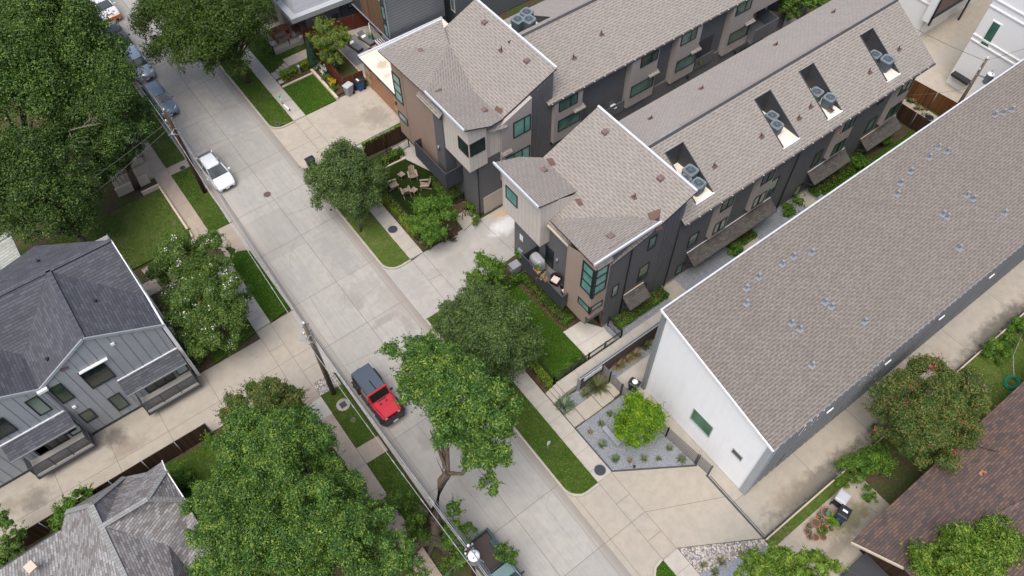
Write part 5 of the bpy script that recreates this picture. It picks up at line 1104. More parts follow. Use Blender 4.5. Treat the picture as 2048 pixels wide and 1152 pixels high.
tree('shade_tree', 'dense green shade tree nearest the slate-roofed house', 'tree', (-4.5, 49.5), [(50, 330, 7.5, 2.8), (110, 310, 7, 2.4), (30, 410, 7, 2.6), (110, 390, 7, 2.4), (165, 365, 6, 1.8), (150, 430, 5.5, 1.6), (90, 450, 5.5, 1.7), (185, 405, 4.8, 1.2), (50, 465, 4.6, 1.2), (0, 330, 7.5, 2.5), (130, 465, 4.2, 1.0)], 42000, 'l_dark', .22, .3, group=GW)
dt = [o for o in bpy.data.objects if o.name.startswith('shade_tree')][2]
def dead(m):
    rg = random.Random(5)
    def br(p, d, l, r_, k):
        e = p+d*l; m.tube([p, p+d*(l*.5)+Vector((0, 0, .04)), e], [r_, r_*.8, r_*.5], 5)
        if k: 
            for _ in range(3): br(p+d*(l*rg.uniform(.45, 1)), (d+Vector((rg.uniform(-.7, .7), rg.uniform(-.7, .7), rg.uniform(-.2, .4)))).normalized(), l*.62, r_*.55, k-1)
    a, b, c = S(138, 262, 8.6), S(196, 246, 9.2), S(160, 318, 8.0)
    br(a, (b-a).normalized(), 1.4, .05, 3); br(a, (c-a).normalized(), 1.3, .05, 3); m.tube([S(120, 270, 7), a], [.08, .05], 6)
part(dt, 'dead_limb', M['bark_pale'], dead)
tree('street_tree', 'broad deep green tree arching over the top of the street', 'tree', (14.4, 60.6), [(330, 50, 6.5, 2.53), (395, 80, 6, 2.53), (330, 105, 5.6, 1.65), (300, 60, 6, 1.32), (450, 50, 7, 2.75), (450, 115, 5.4, 1.76), (508, 40, 6.4, 2.1), (400, 10, 7.5, 2.86), (480, 0, 7.5, 2.64), (520, 62, 5.6, .9), (365, 70, 6.4, 1.8), (430, 85, 6.2, 1.8), (500, 75, 6, 1.7), (430, 30, 7, 1.9), (360, 15, 6.6, 1.6), (365, 125, 5, 1.21), (475, 135, 4.8, 0.99), (325, 5, 6.8, 2.20), (420, 130, 5, 1.10), (520, -5, 6.5, 1.8)], 66000, 'l_deep', .22, .22)
tree('street_tree', 'rounded dark green street tree beside the turf yard', 'tree', S(722, 466).xy, [(690, 335, 4.6, 1.9), (650, 362, 4, 1.5), (738, 350, 3.9, 1.4), (700, 400, 3.3, 1.6), (655, 405, 3.2, 1.2), (735, 398, 3.2, 1.3), (690, 303, 4.4, 1.1), (630, 345, 3.6, .8), (715, 435, 2.6, .8), (690, 370, 4.4, 1.5), (760, 375, 3.2, .7)], 27000, 'l_olive', .19, .09)
tree('maple_tree', 'small fresh green maple at the corner of the turf yard', 'tree', S(880, 478).xy, [(860, 418, 3, 1.1), (842, 445, 2.5, 1.0), (882, 445, 2.6, 1.05), (885, 412, 2.7, .75), (862, 468, 2, .85), (835, 420, 2.4, .6), (903, 430, 2.3, .5)], 15000, 'l_bright', .19, .07)
tree('maple_tree', 'small upright green tree beside the grey cabinet of the nearer row', 'tree', S(985, 580).xy, [(965, 533, 2.7, .85), (990, 545, 2.3, .75), (948, 558, 2.1, .7), (980, 568, 1.9, .75), (963, 515, 2.6, .45), (1003, 535, 2, .35)], 9000, 'l_bright', .19, .06)
tree('elm_tree', 'grey-green elm overhanging the alley mouth', 'tree', (14.4, 23.0), [(955, 615, 5.4, 1.7), (1000, 645, 5.2, 1.8), (925, 655, 4.8, 1.6), (1042, 690, 4.2, 1.4), (980, 700, 4.8, 1.8), (1030, 735, 3.7, 1.2), (905, 625, 4.4, 1.0), (885, 655, 4.2, .8), (1062, 715, 3.8, .8), (940, 700, 4.6, 1.3), (1000, 600, 4.6, .9), (1055, 655, 3.8, .8), (990, 750, 3.8, .9)], 40000, 'l_olive', .18, .12)
def lean(m):
    b = Vector((5.15, 14.9, -.1)); a1, a2, a3 = S(868, 1030, 2.2), S(884, 962, 4.6), S(896, 946, 5.2)
    m.tube([b, a1, a2, a3], [.50, .36, .30, .25], 10)
    for px, py, z in ((897, 880, 6), (890, 820, 6.8), (850, 740, 7), (860, 860, 6.4)): 
        e = S(px, py, z); m.tube([a3, a3.lerp(e, .5)+Vector((0, 0, .2)), e], [.13, .09, .03], 7)
    for px, py, z in ((935, 940, 5.6), (965, 905, 6), (985, 850, 6.6)): m.tube([a3, S(925, 948, 5.4), S(px, py, z)], [.13, .1, .03], 7)
    for px, py in ((884, 905), (872, 915), (886, 920)): m.tube([S(886, 946, 5.1), S(px, py, 5.5)], [.03, .008], 4)
    # buttress roots and the gnarled stump-like base
    for dx, dy in ((-1.1, .2), (-.5, -1.0), (.7, -.9), (-.2, .9), (.9, .3), (-1.3, -.8)): m.tube([(5.15, 14.9, .9), (5.15+dx*.5, 14.9+dy*.5, .45), (5.15+dx, 14.9+dy, .02)], [.3, .25, .1], 7)
    m.tube([S(905, 1130, .1), S(893, 1092, 1.2), S(868, 1078, 1.7), S(838, 1084, 1.4), S(818, 1110, .1)], [.5, .42, .38, .34, .3], 10); m.tube([S(868, 1078, 1.6), S(872, 1050, 1.8), S(862, 1035, 1.5)], [.38, .34, .3], 9); m.tube([S(862, 1035, 1.5), S(845, 1018, 1.3), S(835, 1010, 1.5)], [.2, .17, .1], 7)
tree('leaning_tree', 'leaning tree with an exposed twisted trunk reaching over the street', 'tree', (5.15, 14.9), [(802, 712, 7.2, 1.15), (850, 705, 7.2, 1.15), (890, 745, 7.7, 1.6), (835, 757, 7.2, 1.25), (935, 790, 7.7, 1.75), (985, 815, 7.2, 1.5), (890, 812, 7.7, 1.5), (945, 855, 7.2, 1.6), (995, 885, 6.7, 1.25), (962, 915, 6.5, 1.3), (985, 968, 6.1, .75), (820, 790, 6.8, .85), (900, 870, 6.9, 1.0), (1008, 840, 6.7, 1.0), (875, 715, 7, 1.1), (1000, 935, 6.2, .85), (860, 780, 7.4, 1.2), (915, 735, 7.2, 1.2)], 52000, 'l_yellow', .2, .3, limbs=lean)
SS = 'suckers round the leaning trunk'
for lobes in ([(790, 1005, 2.6, .7), (765, 1025, 2.2, .6), (815, 1000, 2.2, .55)], [(835, 1050, 2.2, .65), (850, 1075, 1.8, .5), (820, 1075, 1.9, .5)], [(905, 1020, 3.2, .5), (900, 1050, 2.6, .5)], [(905, 1085, 2.4, .8), (935, 1065, 2.2, .6), (925, 1120, 2.2, .8), (900, 1130, 2, .6)], [(1005, 1105, 2.6, .4), (1025, 1115, 2.6, .3)]):
    cpt = S(lobes[0][0], lobes[0][1], lobes[0][2]); i_ = int(lobes[0][0])
    lab = {790: 'green sucker bush between the pavement and the twisted trunk', 835: 'dark bush right at the foot of the twisted trunk', 905: 'leafy shoots against the twisted trunk beside the street', 1005: 'leafy spray hanging over the green pickup cab'}[i_]
    if lobes[0][1] == 1085: lab = 'low bush under the wires beside the green pickup bed'
    tree('sucker_bush', lab, 'bush', (cpt.x, cpt.y), lobes, 4200 if len(lobes) > 2 else 2200, 'l_mid', .18, .04, group=SS)
# -- white crape myrtles
tree('crape_myrtle', 'white-flowered crape myrtle nearer the brown lawn', 'tree', (1.0, 42.0), [(360, 515, 4.4, 1.5), (418, 505, 4.1, 1.35), (330, 545, 3.8, 1.2), (400, 545, 4.1, 1.4), (450, 540, 3.6, .9), (308, 530, 3.5, .8), (375, 480, 3.6, .7), (460, 505, 3.3, .5)], 32000, 'l_crape', .17, .06, 'bark_pale', 'white crape myrtles', ('f_white', 15, .09, 60))
tree('crape_myrtle', 'white-flowered crape myrtle nearer the pale driveway', 'tree', (1.0, 37.0), [(398, 605, 4.4, 1.7), (450, 595, 4.2, 1.5), (368, 640, 3.8, 1.3), (440, 648, 3.9, 1.6), (480, 635, 3.6, 1.05), (410, 685, 3, 1.0), (348, 598, 3.7, 1.0), (490, 590, 3.4, .75), (460, 680, 2.9, .8), (380, 670, 3, .9)], 38000, 'l_crape', .17, .06, 'bark_pale', 'white crape myrtles', ('f_white', 15, .09, 75))
# -- south-west trees
GS = 'yellow-tipped oaks by the south-west pavement'
tree('oak_tree', 'yellow-tipped oak crown nearest the small square lawn', 'tree', (.6, 22.5), [(500, 870, 8.2, 1.5), (560, 875, 8.8, 1.6), (620, 885, 8.2, 1.4), (645, 935, 7.6, 1.25), (560, 935, 8.8, 1.6), (490, 935, 8.2, 1.5), (600, 845, 7.6, 1.0), (465, 900, 7.2, 1.05), (540, 845, 7.6, 1.0), (460, 950, 7.2, 1.0), (670, 960, 6.8, .8), (600, 975, 8.2, 1.3)], 42000, 'l_yellow', .17, .25, group=GS)
tree('oak_tree', 'yellow-tipped oak spreading over the blended shingle roof', 'tree', (-3.0, 18.0), [(430, 1000, 7.2, 1.3), (398, 1025, 6.6, .85), (480, 1020, 8.2, 1.5), (540, 1010, 8.8, 1.6), (450, 1085, 8.2, 1.5), (530, 1085, 8.8, 1.7), (480, 1140, 8.2, 1.6), (392, 1070, 6.7, .7), (430, 1145, 7.4, 1.2), (540, 1150, 8.6, 1.5), (400, 985, 6.4, .6), (425, 1050, 7.2, 1)], 42000, 'l_yellow', .17, .25, group=GS)
tree('oak_tree', 'yellow-tipped oak reaching the edge beside the twisted trunk', 'tree', (.8, 15.0), [(625, 1010, 8.8, 1.6), (690, 1000, 7.8, 1.35), (620, 1085, 8.8, 1.7), (700, 1065, 8.2, 1.5), (755, 1060, 7.2, 1.2), (690, 1135, 8.2, 1.6), (765, 1115, 7.8, 1.4), (825, 1140, 7.2, 1.0), (795, 1095, 6.8, .9), (715, 1020, 7.2, 1.0), (610, 1145, 8.6, 1.5), (660, 960, 7, .8), (740, 1030, 6.6, .8)], 44000, 'l_yellow', .17, .25, group=GS)
tree('crape_myrtle', 'rusty-leaved crape myrtle at the driveway corner', 'tree', (.8, 27.6), [(490, 798, 4.6, 1.15), (540, 788, 4.6, 1.2), (582, 800, 4.3, 1.0), (470, 825, 4.2, 1.0), (605, 825, 3.6, .7), (545, 825, 4.2, 1.1)], 17000, 'l_rust', .16, .05, 'bark_pale')
tree('crape_myrtle', 'small bright tree behind the fence against the hip roof', 'tree', S(150, 1050).xy, [(155, 1000, 2.6, .6), (130, 1030, 2.2, .6), (172, 990, 2.2, .4), (120, 1050, 1.7, .4)], 5200, 'l_bright', .19, .05)
tree('crape_myrtle', 'thin young tree at the edge behind the dark fence', 'tree', S(20, 1110).xy, [(15, 1045, 3, .5), (25, 1085, 2.4, .7), (40, 1100, 2, .5), (10, 1120, 2, .7), (45, 1070, 2.2, .3), (5, 1035, 2.6, .4)], 5000, 'l_crape', .18, .04)
ball('round_shrub', 'clipped round shrub at the gable of the hip-roof house', S(365, 968), .95, 7000, 'l_hedge', L=.10, k=3)
tree('crape_myrtle', 'leafy shrub above the dark fence next to the rusty crape myrtle', 'shrub', S(435, 900).xy, [(432, 888, 1.6, .45), (420, 880, 1.4, .3)], 1800, 'l_bright', .15, .03)
# -- lime tree, south-east trees
tree('lime_tree', 'vivid lime-green round tree in the gravel bed by the white house', 'tree', (19.3, 12.6), [(1276, 843, 3.2, 1.35), (1252, 832, 2.7, .8), (1300, 832, 2.8, .85), (1300, 858, 2.6, .8), (1252, 858, 2.5, .8), (1276, 812, 3.0, .85), (1276, 872, 2.4, .85), (1262, 803, 2.9, .5), (1312, 846, 2.5, .5), (1240, 846, 2.4, .5), (1295, 875, 2.1, .45), (1258, 876, 2.1, .45)], 30000, 'l_lime', .16, .07)
tree('crape_myrtle', 'pink-flowered rusty crape myrtle over the red-brown roof edge', 'tree', (33.4, .6), [(1800, 785, 4.8, 1.5), (1860, 755, 4.7, 1.4), (1920, 788, 4.7, 1.5), (1780, 848, 4.2, 1.35), (1850, 838, 5.1, 1.7), (1922, 850, 4.4, 1.4), (1960, 800, 4.2, .85), (1870, 905, 3.7, 1.3), (1820, 888, 3.8, 1.1), (1900, 925, 3.2, .75), (1940, 755, 4.2, .8), (1760, 870, 3.4, .8), (1830, 745, 4, .8), (1880, 800, 5, 1.3)], 40000, 'l_rust', .17, .07, 'bark_pale', None, ('f_pink', 22, .09, 18))
tree('willowy_tree', 'bright long-leaved tree in front of the red-brown roof', 'tree', (29.5, -6.8), [(1850, 1135, 4.2, 1.2), (1818, 1125, 3.7, .8), (1930, 1115, 4.7, 1.6), (2000, 1098, 4.7, 1.6), (2040, 1128, 4.7, 1.3), (1900, 1148, 4.2, 1.0), (1962, 1075, 4.2, .7), (1975, 1150, 4.5, 1.3), (1835, 1100, 3.4, .5)], 36000, 'l_willow', .24, .1, W=.4)
tree('willowy_tree', 'yellow-green feathery tree over the cactus gravel and patio', 'tree', (22.5, -2.0), [(1515, 1130, 4.2, .7), (1570, 1132, 4.2, .95), (1622, 1138, 4.2, .9), (1660, 1140, 3.7, .55), (1490, 1148, 3.6, .5), (1545, 1150, 4, .8), (1600, 1155, 4, .8), (1500, 1115, 3.6, .35)], 20000, 'l_willow', .22, .07, W=.4)
tree('lemon_tree', 'small yellow-green fruit tree inside the rusty fence', 'tree', S(676, 120).xy, [(650, 58, 3.4, 1.0), (682, 88, 3, .95), (642, 90, 2.8, 1.0), (672, 118, 2.1, .7), (622, 78, 2.5, .6), (655, 112, 2.4, .8), (688, 62, 2.9, .5), (660, 80, 3.1, 1.0), (635, 45, 3, .5)], 15000, 'l_lemon', .17, .06)
tree('backyard_tree', 'deep green tree beyond the far end of the rows', 'tree', (62, 36.5), [(1570, 8, 4.5, 1.4), (1612, 0, 4.5, 1.4), (1637, 12, 3.8, 1.0), (1585, 25, 3.6, .8)], 9000, 'l_mid', .22, .15)
tree('backyard_tree', 'green treetop beside the slate-sided house wall', 'tree', S(728, 18).xy, [(726, 0, 2.6, .8), (738, 12, 2.2, .5)], 2500, 'l_mid', .2, .06)
# -- hedges and shrubs
box_hedge('hedge', 'long yellow-green hedge along the pavement fence of the turf yard', 16.72, 17.35, 35.7, 43.6, .1, .95, 5200, 'l_hedge_y', 'clipped hedges')
box_hedge('hedge', 'short dark hedge at the back of the turf yard', 18.0, 20.9, 43.85, 44.35, .1, .9, 2600, 'l_hedge', 'clipped hedges')
box_hedge('hedge', 'dark ground hedge below the slatted balcony', 20.9, 22.2, 36.8, 40.0, .1, .75, 3600, 'l_hedge', 'clipped hedges')
box_hedge('hedge', 'short yellow-green hedge beside the raised path steps', 16.8, 17.4, 18.7, 22.4, .2, 1.05, 2800, 'l_hedge_y', 'clipped hedges')
box_hedge('hedge', 'dark hedge below the plain charcoal balcony', 21.0, 21.8, 21.9, 27.3, .25, 1.05, 4200, 'l_hedge', 'clipped hedges')
box_hedge('hedge', 'dark hedge across the end of the small lawn', 18.0, 20.9, 27.0, 27.6, .2, 1.1, 2800, 'l_hedge', 'clipped hedges')
box_hedge('hedge', 'low leafy hedge along the charcoal side wall', 24.2, 28.9, 19.15, 19.95, .28, .95, 4600, 'l_hedge', 'clipped hedges')
box_hedge('hedge', 'low hedge under the long side awning', 36.0, 38.6, 19.2, 19.9, .28, .8, 2000, 'l_hedge', 'clipped hedges')
box_hedge('hedge', 'dark low hedge under the third side awning', 45.6, 50.4, 19.1, 19.9, .28, .8, 3200, 'l_hedge', 'clipped hedges')
box_hedge('hedge', 'boxy hedge beside the northern front steps', 17.0, 18.7, 58.55, 59.15, .12, .9, 2200, 'l_hedge_y', 'clipped hedges')
box_hedge('hedge', 'shorter boxy hedge next to the low garden light', 18.95, 20.0, 58.65, 59.2, .12, .95, 1600, 'l_hedge_y', 'clipped hedges')
box_hedge('hedge', 'dark hedge along the black porch fence', 17.55, 18.1, 62.6, 66, .12, .8, 2200, 'l_hedge', 'clipped hedges')
box_hedge('ground_cover', 'leafy strip along the black fence of the small lawn', 17.6, 20.4, 18.72, 19.3, .2, .62, 2400, 'l_hedge', cat='hedge')
for (px, py, r_, nn_, mt, lab) in ((1462, 505, .75, 3600, 'l_hedge', 'round dark shrub on blue gravel before the long awning'), (1573, 425, .7, 3200, 'l_hedge', 'round dark shrub past the stepping slab'), (1592, 408, .5, 1600, 'l_hedge', 'small shrub behind the round shrub at the stepping slab'),
        (1712, 335, .85, 3800, 'l_hedge', 'large round shrub at the gravel end'), (1760, 285, .8, 3200, 'l_hedge', 'round shrub under the last awning'), (1238, 647, .4, 1200, 'l_hedge_y', 'small pale green shrub at the black gate'), (940, 425, .55, 2200, 'l_hedge', 'green shrub beside the bicycle rack'), (955, 445, .4, 1200, 'l_bright', 'low bright shrub at the alley corner'),
        (862, 490, .62, 2000, 'l_purple', 'dark purple shrub under the small maple'), (890, 480, .7, 2400, 'l_purple', 'second dark purple shrub closer to the bicycle pad'), (842, 478, .5, 1500, 'l_purple', 'dark purple shrub at the end of the pavement hedge'), (1040, 520, .7, 2600, 'l_hedge', 'dark shrub between the grey cabinet and balcony'),
        (560, 158, .6, 0, 'l_hedge', ''), (1700, 945, 1.15, 4200, 'l_bright', 'broad-leaved green bush at the low wall by the crape myrtle'), (1742, 935, 1.3, 4800, 'l_bright', 'large green bush under the pink crape myrtle'), (1683, 968, .45, 1100, 'l_bright', 'small bush by the grey bin lid'), (1735, 992, .5, 1300, 'l_hedge', 'low round bush near the patio hose'),
        (1985, 712, 1.0, 3200, 'l_bright', 'bright bush beside the low wall near the green hose'), (2035, 665, .9, 2600, 'l_hedge', 'green bush at the edge behind the low wall'), (2010, 690, .7, 1800, 'l_mid', 'mid green bush between the wall bushes'), (1660, 1042, .38, 1200, 'l_lime', 'feathery lime shrub beside the blue-lidded bin'), (1645, 1065, .3, 500, 'l_bright', 'small potted green plant on the patio'),
        (605, 40, .5, 0, 'l_mid', ''), (640, 140, .45, 900, 'l_blue', 'grey-green bush in the flower bed by the rusty fence'), (655, 160, .4, 700, 'l_bright', 'leafy clump in the flower bed by the rusty fence'), (668, 180, .4, 700, 'l_mid', 'green clump at the end of the flower bed'), (1090, 750, .35, 0, 'l_mid', ''), (398, 720, .6, 1500, 'l_hedge', 'dark shrub at the foot of the crape myrtle beside the drive')):
    if nn_: ball('shrub', lab, S(px, py, .1), r_, nn_, mt, L=.12)
ball('flowering_shrub', 'white-flowered clump beside the rusty fence', S(648, 146, .1), .35, 600, 'l_blue', flowers=('f_white', 260)); ball('flowering_shrub', 'yellow-flowered clump beside the rusty fence', S(668, 170, .1), .33, 600, 'l_bright', flowers=('f_yellow', 260))
rg_ = [(*(S(622, 118, .2).xy), .9+.0, .5)]
SEED[0] += 1; rg0 = np.random.default_rng(3); b0 = S(629, 134, .14); t = thing('cypress', tuple(b0), 'slim blue-green cypress column at the end of the front path', 'tree')
zc = rg0.uniform(0, 1, 6500)**.8; an = rg0.uniform(0, 6.283, 6500); rr = .52*(1-zc)**.55*(.35+.65*np.minimum(1, zc*6))*rg0.uniform(.75, 1.05, 6500)
q0 = np.stack([b0.x+np.cos(an)*rr, b0.y+np.sin(an)*rr, .2+zc*3.3], 1); leaf_mesh('foliage', cards(rg0, q0, unit(np.stack([np.cos(an), np.sin(an), .4+0*an], 1)+rg0.normal(size=q0.shape)*.4), .13), M['l_conifer'], t)
part(t, 'trunk', M['bark'], lambda m: m.tube([b0, b0+Vector((0, 0, 3))], [.07, .02], 6))
q = Q(1024, 768, 3)
tuft('yucca', 'big spiky blue-green yucca by the pavement corner', S(*q(315, 130), .08), 130, 1.0, 'l_blue', 1.3, .035)
for px, py, n_, L_, mt, lab in ((510, 15, 420, 1.25, 'l_tuft', 'largest grass mound below the white house number'), (440, 60, 130, .6, 'l_tuft', 'small grass tuft beside the largest grass mound')):
    tuft('ornamental_grass', lab, S(*q(px, py), .08), n_, L_, mt, 1.2, .02)
GT = 'tufts and agaves dotted over the gravel beds'
labs = ['green tuft near the gravel bench end', 'reddish dry tuft near the pavement edge', 'pale agave rosette below the bench', 'pale agave rosette nearest the manhole pavement', 'brown dry tuft beside the agave', 'grassy tuft third from the driveway corner', 'small dark tuft in the middle of the driveway edge', 'dark tuft under the slatted fence', 'wide dark tuft nearest the gate post', 'tuft behind the lime tree by the path', 'dark tuft in the southern gravel bed near the pavement', 'largest tuft of the southern gravel bed', 'lowest tuft at the picture edge of the southern gravel', 'dark tuft beside the feathery tree in the southern gravel']
for i, (px, py) in enumerate(((535, 240), (470, 290), (540, 365), (620, 450), (705, 460), (790, 450), (880, 450), (945, 385), (1015, 455), (585, 180), (1150, 1090), (1255, 1065), (1215, 1130), (1380, 1025))):
    mt = 'l_blue' if i in (2, 3) else ('l_straw' if i in (1, 4) else 'l_tuft')
    tuft('agave' if i in (2, 3) else 'grass_tuft', labs[i], S(*q(px, py), .08), 90 if i in (2, 3) else 60, (.42, .32, .45, .45, .3, .42, .3, .4, .6, .4, .4, .5, .45, .4)[i], mt, 1.2, .035 if i in (2, 3) else .018, GT)
q = Q(1024, 384, 3)
for i, (px, py, L_) in enumerate(((640, 1035, .85), (690, 1005, .7), (735, 975, .75), (795, 920, .7), (850, 875, .6))):
    tuft('straw_grass', ['widest straw-coloured grass clump nearest the gate', 'straw clump second from the gate', 'middle straw clump along the dark wall', 'greenish straw clump fourth from the gate', 'reddish straw clump beside the coiled pot'][i], S(*q(px, py), .06), 220, L_, 'l_straw' if i != 3 else 'l_tuft', 1.2, .02, 'straw grasses along the dark wall')
# wildflower strip by the far fence
for i in range(9):
    p = S(1812+i*7, 190+i*7.2+(i % 2)*6, 0); tuft('weed_tuft', 'weed tuft in the strip along the far wooden fence', p, 70, .45, 'l_tuft' if i % 2 else 'l_straw', 1.3, .025, 'weeds along the far fence')

# blades over all lawns: nobody could count them
rg = np.random.default_rng(77); PB, NB = [], []
for pts, z in LAWNS:
    A_ = np.array(pts); x0, y0 = A_.min(0); x1, y1 = A_.max(0); y1 = min(y1, 80); y0 = max(y0, -6); x0 = max(x0, -14); n = int((x1-x0)*(y1-y0)*260); P_ = rg.uniform((x0-.06, y0-.06), (x1+.06, y1+.06), (n, 2))
    ins = np.zeros(n, bool); j = len(A_)-1; Pj = P_+rg.normal(size=P_.shape)*.035
    for i in range(len(A_)):
        xi, yi = A_[i]; xj, yj = A_[j]
        c_ = ((yi > Pj[:, 1]) != (yj > Pj[:, 1])) & (Pj[:, 0] < (xj-xi)*(Pj[:, 1]-yi)/(yj-yi+1e-9)+xi); ins ^= c_; j = i
    Q_ = P_[ins]; PB.append(np.column_stack([Q_, np.full(len(Q_), z+.015)]))
PB = np.concatenate(PB); nn = unit(rg.normal(size=PB.shape)*.8+np.array([0, 0, .6]))
go = thing('grass', (0, 0, 0), 'short mown grass blades over the lawns and verges', 'grass'); go['kind'] = 'stuff'
o = leaf_mesh('grass_blades', cards(rg, PB, nn, .085, .5), M['l_grass'], go)
# ================================================================ vehicles
def wheel(root, c, r, w, side):
    x, y, z = c; m = MB()
    m.tube([(x-w/2, y, z), (x-w/2+.03, y, z), (x+w/2-.03, y, z), (x+w/2, y, z)], [r*.9, r, r, r*.9], 18); wo = m.build('wheel', M['tyre'], root)
    m = MB(); xo = x+side*(w/2+.006); 
    m.tube([(xo-side*.02, y, z), (xo, y, z)], [r*.64, r*.6], 14)
    m.build('rim', M['rim'], wo)
def carbody(sections, mb):
    """loft of cross-sections (y, half width bottom, half width belt, z bottom, z belt)"""
    rings = []
    for y, wb, wt, z0, z1 in sections:
        zm = z0+(z1-z0)*.55
        rings.append([(-wb, y, z0), (wb, y, z0), (wt, y, zm-.06), (wt, y, zm+.08), (wt*.955, y, z1-.05), (wt*.84, y, z1), (-wt*.84, y, z1), (-wt*.955, y, z1-.05), (-wt, y, zm+.08), (-wt, y, zm-.06)])
    mb.grid(rings)
def car(name, label, loc, rz, paint, L, W, H, belt, cab, roof, clr=.2, wr=.32, wb=2.7, suv=False, group='cars parked along the kerb', bonnet=None):
    """front faces local -Y. cab: y of windscreen base / rear base; roof: y of roof front / rear"""
    t = thing(name, (0, 0, 0), label, 'car', group); w = W/2; h = L/2
    m = MB(); nose = belt-.28
    carbody([(-h, w*.62, w*.70, clr+.16, nose-.12), (-h+.10, w*.80, w*.86, clr+.04, nose), (-h+.42, w*.9, w*.97, clr, nose+.09), (cab[0]-.25, w*.93, w, clr-.02, belt-.06), (cab[0], w*.93, w, clr-.02, belt), (0, w*.94, w*1.0, clr-.02, belt+.02), (cab[1], w*.93, w, clr-.02, belt+.05), (h-.35, w*.9, w*.96, clr, belt+(.06 if suv else .03)), (h-.08, w*.82, w*.88, clr+.06, belt+(.02 if suv else -.02)), (h, w*.68, w*.74, clr+.2, belt-.14)], m)
    m.build('body', paint, t)
    wt = w*.73; wbx = w*.9; zb = belt-.01; zr = H-.05
    A = [(-wbx, cab[0], zb), (wbx, cab[0], zb), (wbx, cab[1], zb+.05), (-wbx, cab[1], zb+.05)]; B_ = [(-wt, roof[0], zr), (wt, roof[0], zr), (wt*.97, roof[1], zr-.03), (-wt*.97, roof[1], zr-.03)]
    m = MB(); m.grid([A, B_], smooth=False, caps=False); m.build('windows', M['car_glass'], t)
    m = MB(); mid = (roof[0]+roof[1])/2
    rings = [[(-wt*.98, roof[0], zr-.02), (-wt*.6, roof[0]-.05, zr), (wt*.6, roof[0]-.05, zr), (wt*.98, roof[0], zr-.02)], [(-wt*1.04, roof[0]+.12, zr-.015), (-wt*.7, roof[0]+.1, zr+.045), (wt*.7, roof[0]+.1, zr+.045), (wt*1.04, roof[0]+.12, zr-.015)], [(-wt*1.04, mid, zr-.01), (-wt*.7, mid, zr+.06), (wt*.7, mid, zr+.06), (wt*1.04, mid, zr-.01)], [(-wt*1.01, roof[1]-.1, zr-.03), (-wt*.7, roof[1]-.1, zr+.02), (wt*.7, roof[1]-.1, zr+.02), (wt*1.01, roof[1]-.1, zr-.03)], [(-wt*.95, roof[1]+.03, zr-.05), (-wt*.6, roof[1]+.06, zr-.03), (wt*.6, roof[1]+.06, zr-.03), (wt*.95, roof[1]+.03, zr-.05)]]
    m.grid(rings); 
    for s_ in (-1, 1):
        m.tube([(s_*wbx*.985, cab[0], zb), (s_*wt*.99, roof[0]+.02, zr)], [.045, .04], 5); m.tube([(s_*wbx*.985, cab[1], zb+.05), (s_*wt*.97, roof[1], zr-.03)], [.09, .06], 5)
        ym = (cab[0]+cab[1])/2+.1; m.tube([(s_*wbx*1.0, ym, zb), (s_*wt*1.01, ym, zr)], .035, 5)
        if suv: m.tube([(s_*wt*.86, roof[0]+.2, zr+.06), (s_*wt*.86, roof[1]-.1, zr+.05)], .025, 5)
    m.build('roof', paint, t)
    for s_ in (-1, 1):
        for y in (-wb/2-.02, wb/2): wheel(t, (s_*(w-.11), y, wr), wr, .2, s_)
        m = MB(); m.obox((s_*(w+.09), cab[0]+.28, belt+.06), (.1, 0, 0), (0, .06, 0), (0, 0, .065)); m.build('mirror', paint, t)
        m = MB(); m.grid([[(s_*w*.5, -h+.09, nose-.1), (s_*w*.82, -h+.2, nose-.08), (s_*w*.82, -h+.24, nose+.035), (s_*w*.52, -h+.12, nose+.02)], [(s_*w*.66, -h+.26, nose+.04), (s_*w*.94, -h+.55, nose+.02), (s_*w*.93, -h+.56, nose+.09), (s_*w*.7, -h+.3, nose+.075)]], smooth=False); m.build('headlight', M['lamp'], t)
        m = MB(); m.box(*sorted((s_*w*.5, s_*w*.84)), h-.09, h-.02, belt-.16, belt-.03); m.build('tail_light', M['lamp_red'], t)
    m = MB(); m.box(-w*.55, w*.55, -h-.012, -h+.1, clr+.1, clr+.26); m.build('grille', M['plastic_black'], t)
    m = MB(); m.box(-.17, .17, -h-.03, -h-.013, clr+.16, clr+.25); m.build('licence_plate', M['white'], t)
    m = MB(); m.bar((-w*.5, cab[0]+.02, belt+.035), (w*.1, cab[0]+.12, belt+.09), .02); m.build('wiper', M['plastic_black'], t)
    t.location = loc; t.rotation_euler = (0, 0, rz); return t
car('parked_car', 'white hatchback parked against the kerb by the brown pole', (7.02, 51.65, 0), R(1.5), M['p_white'], 4.54, 1.76, 1.47, .98, (-1.25, 1.95), (-.35, 1.28))
car('parked_car', 'grey-blue crossover at the front of the parked line under the trees', (6.75, 62.65, 0), R(1), M['p_blue'], 4.45, 1.8, 1.6, 1.08, (-1.15, 1.95), (-.45, 1.5), .24, .34, 2.65, True)
car('parked_car', 'silver crossover behind the grey-blue one', (7.0, 68.55, 0), R(0), M['p_silver'], 4.55, 1.84, 1.66, 1.12, (-1.15, 2.0), (-.5, 1.6), .24, .35, 2.65, True)
car('parked_car', 'black car mostly hidden by the big shade tree', (6.95, 73.55, 0), R(0), M['p_black'], 4.5, 1.8, 1.48, 1.0, (-1.2, 1.8), (-.4, 1.1))
wt_ = car('parked_car', 'white crossover with orange nose trim and a pinwheel emblem on its bonnet', (7.55, 78.85, 0), R(4), M['p_white'], 4.5, 1.84, 1.65, 1.1, (-1.15, 2.0), (-.5, 1.6), .22, .34, 2.65, True)
m = MB()
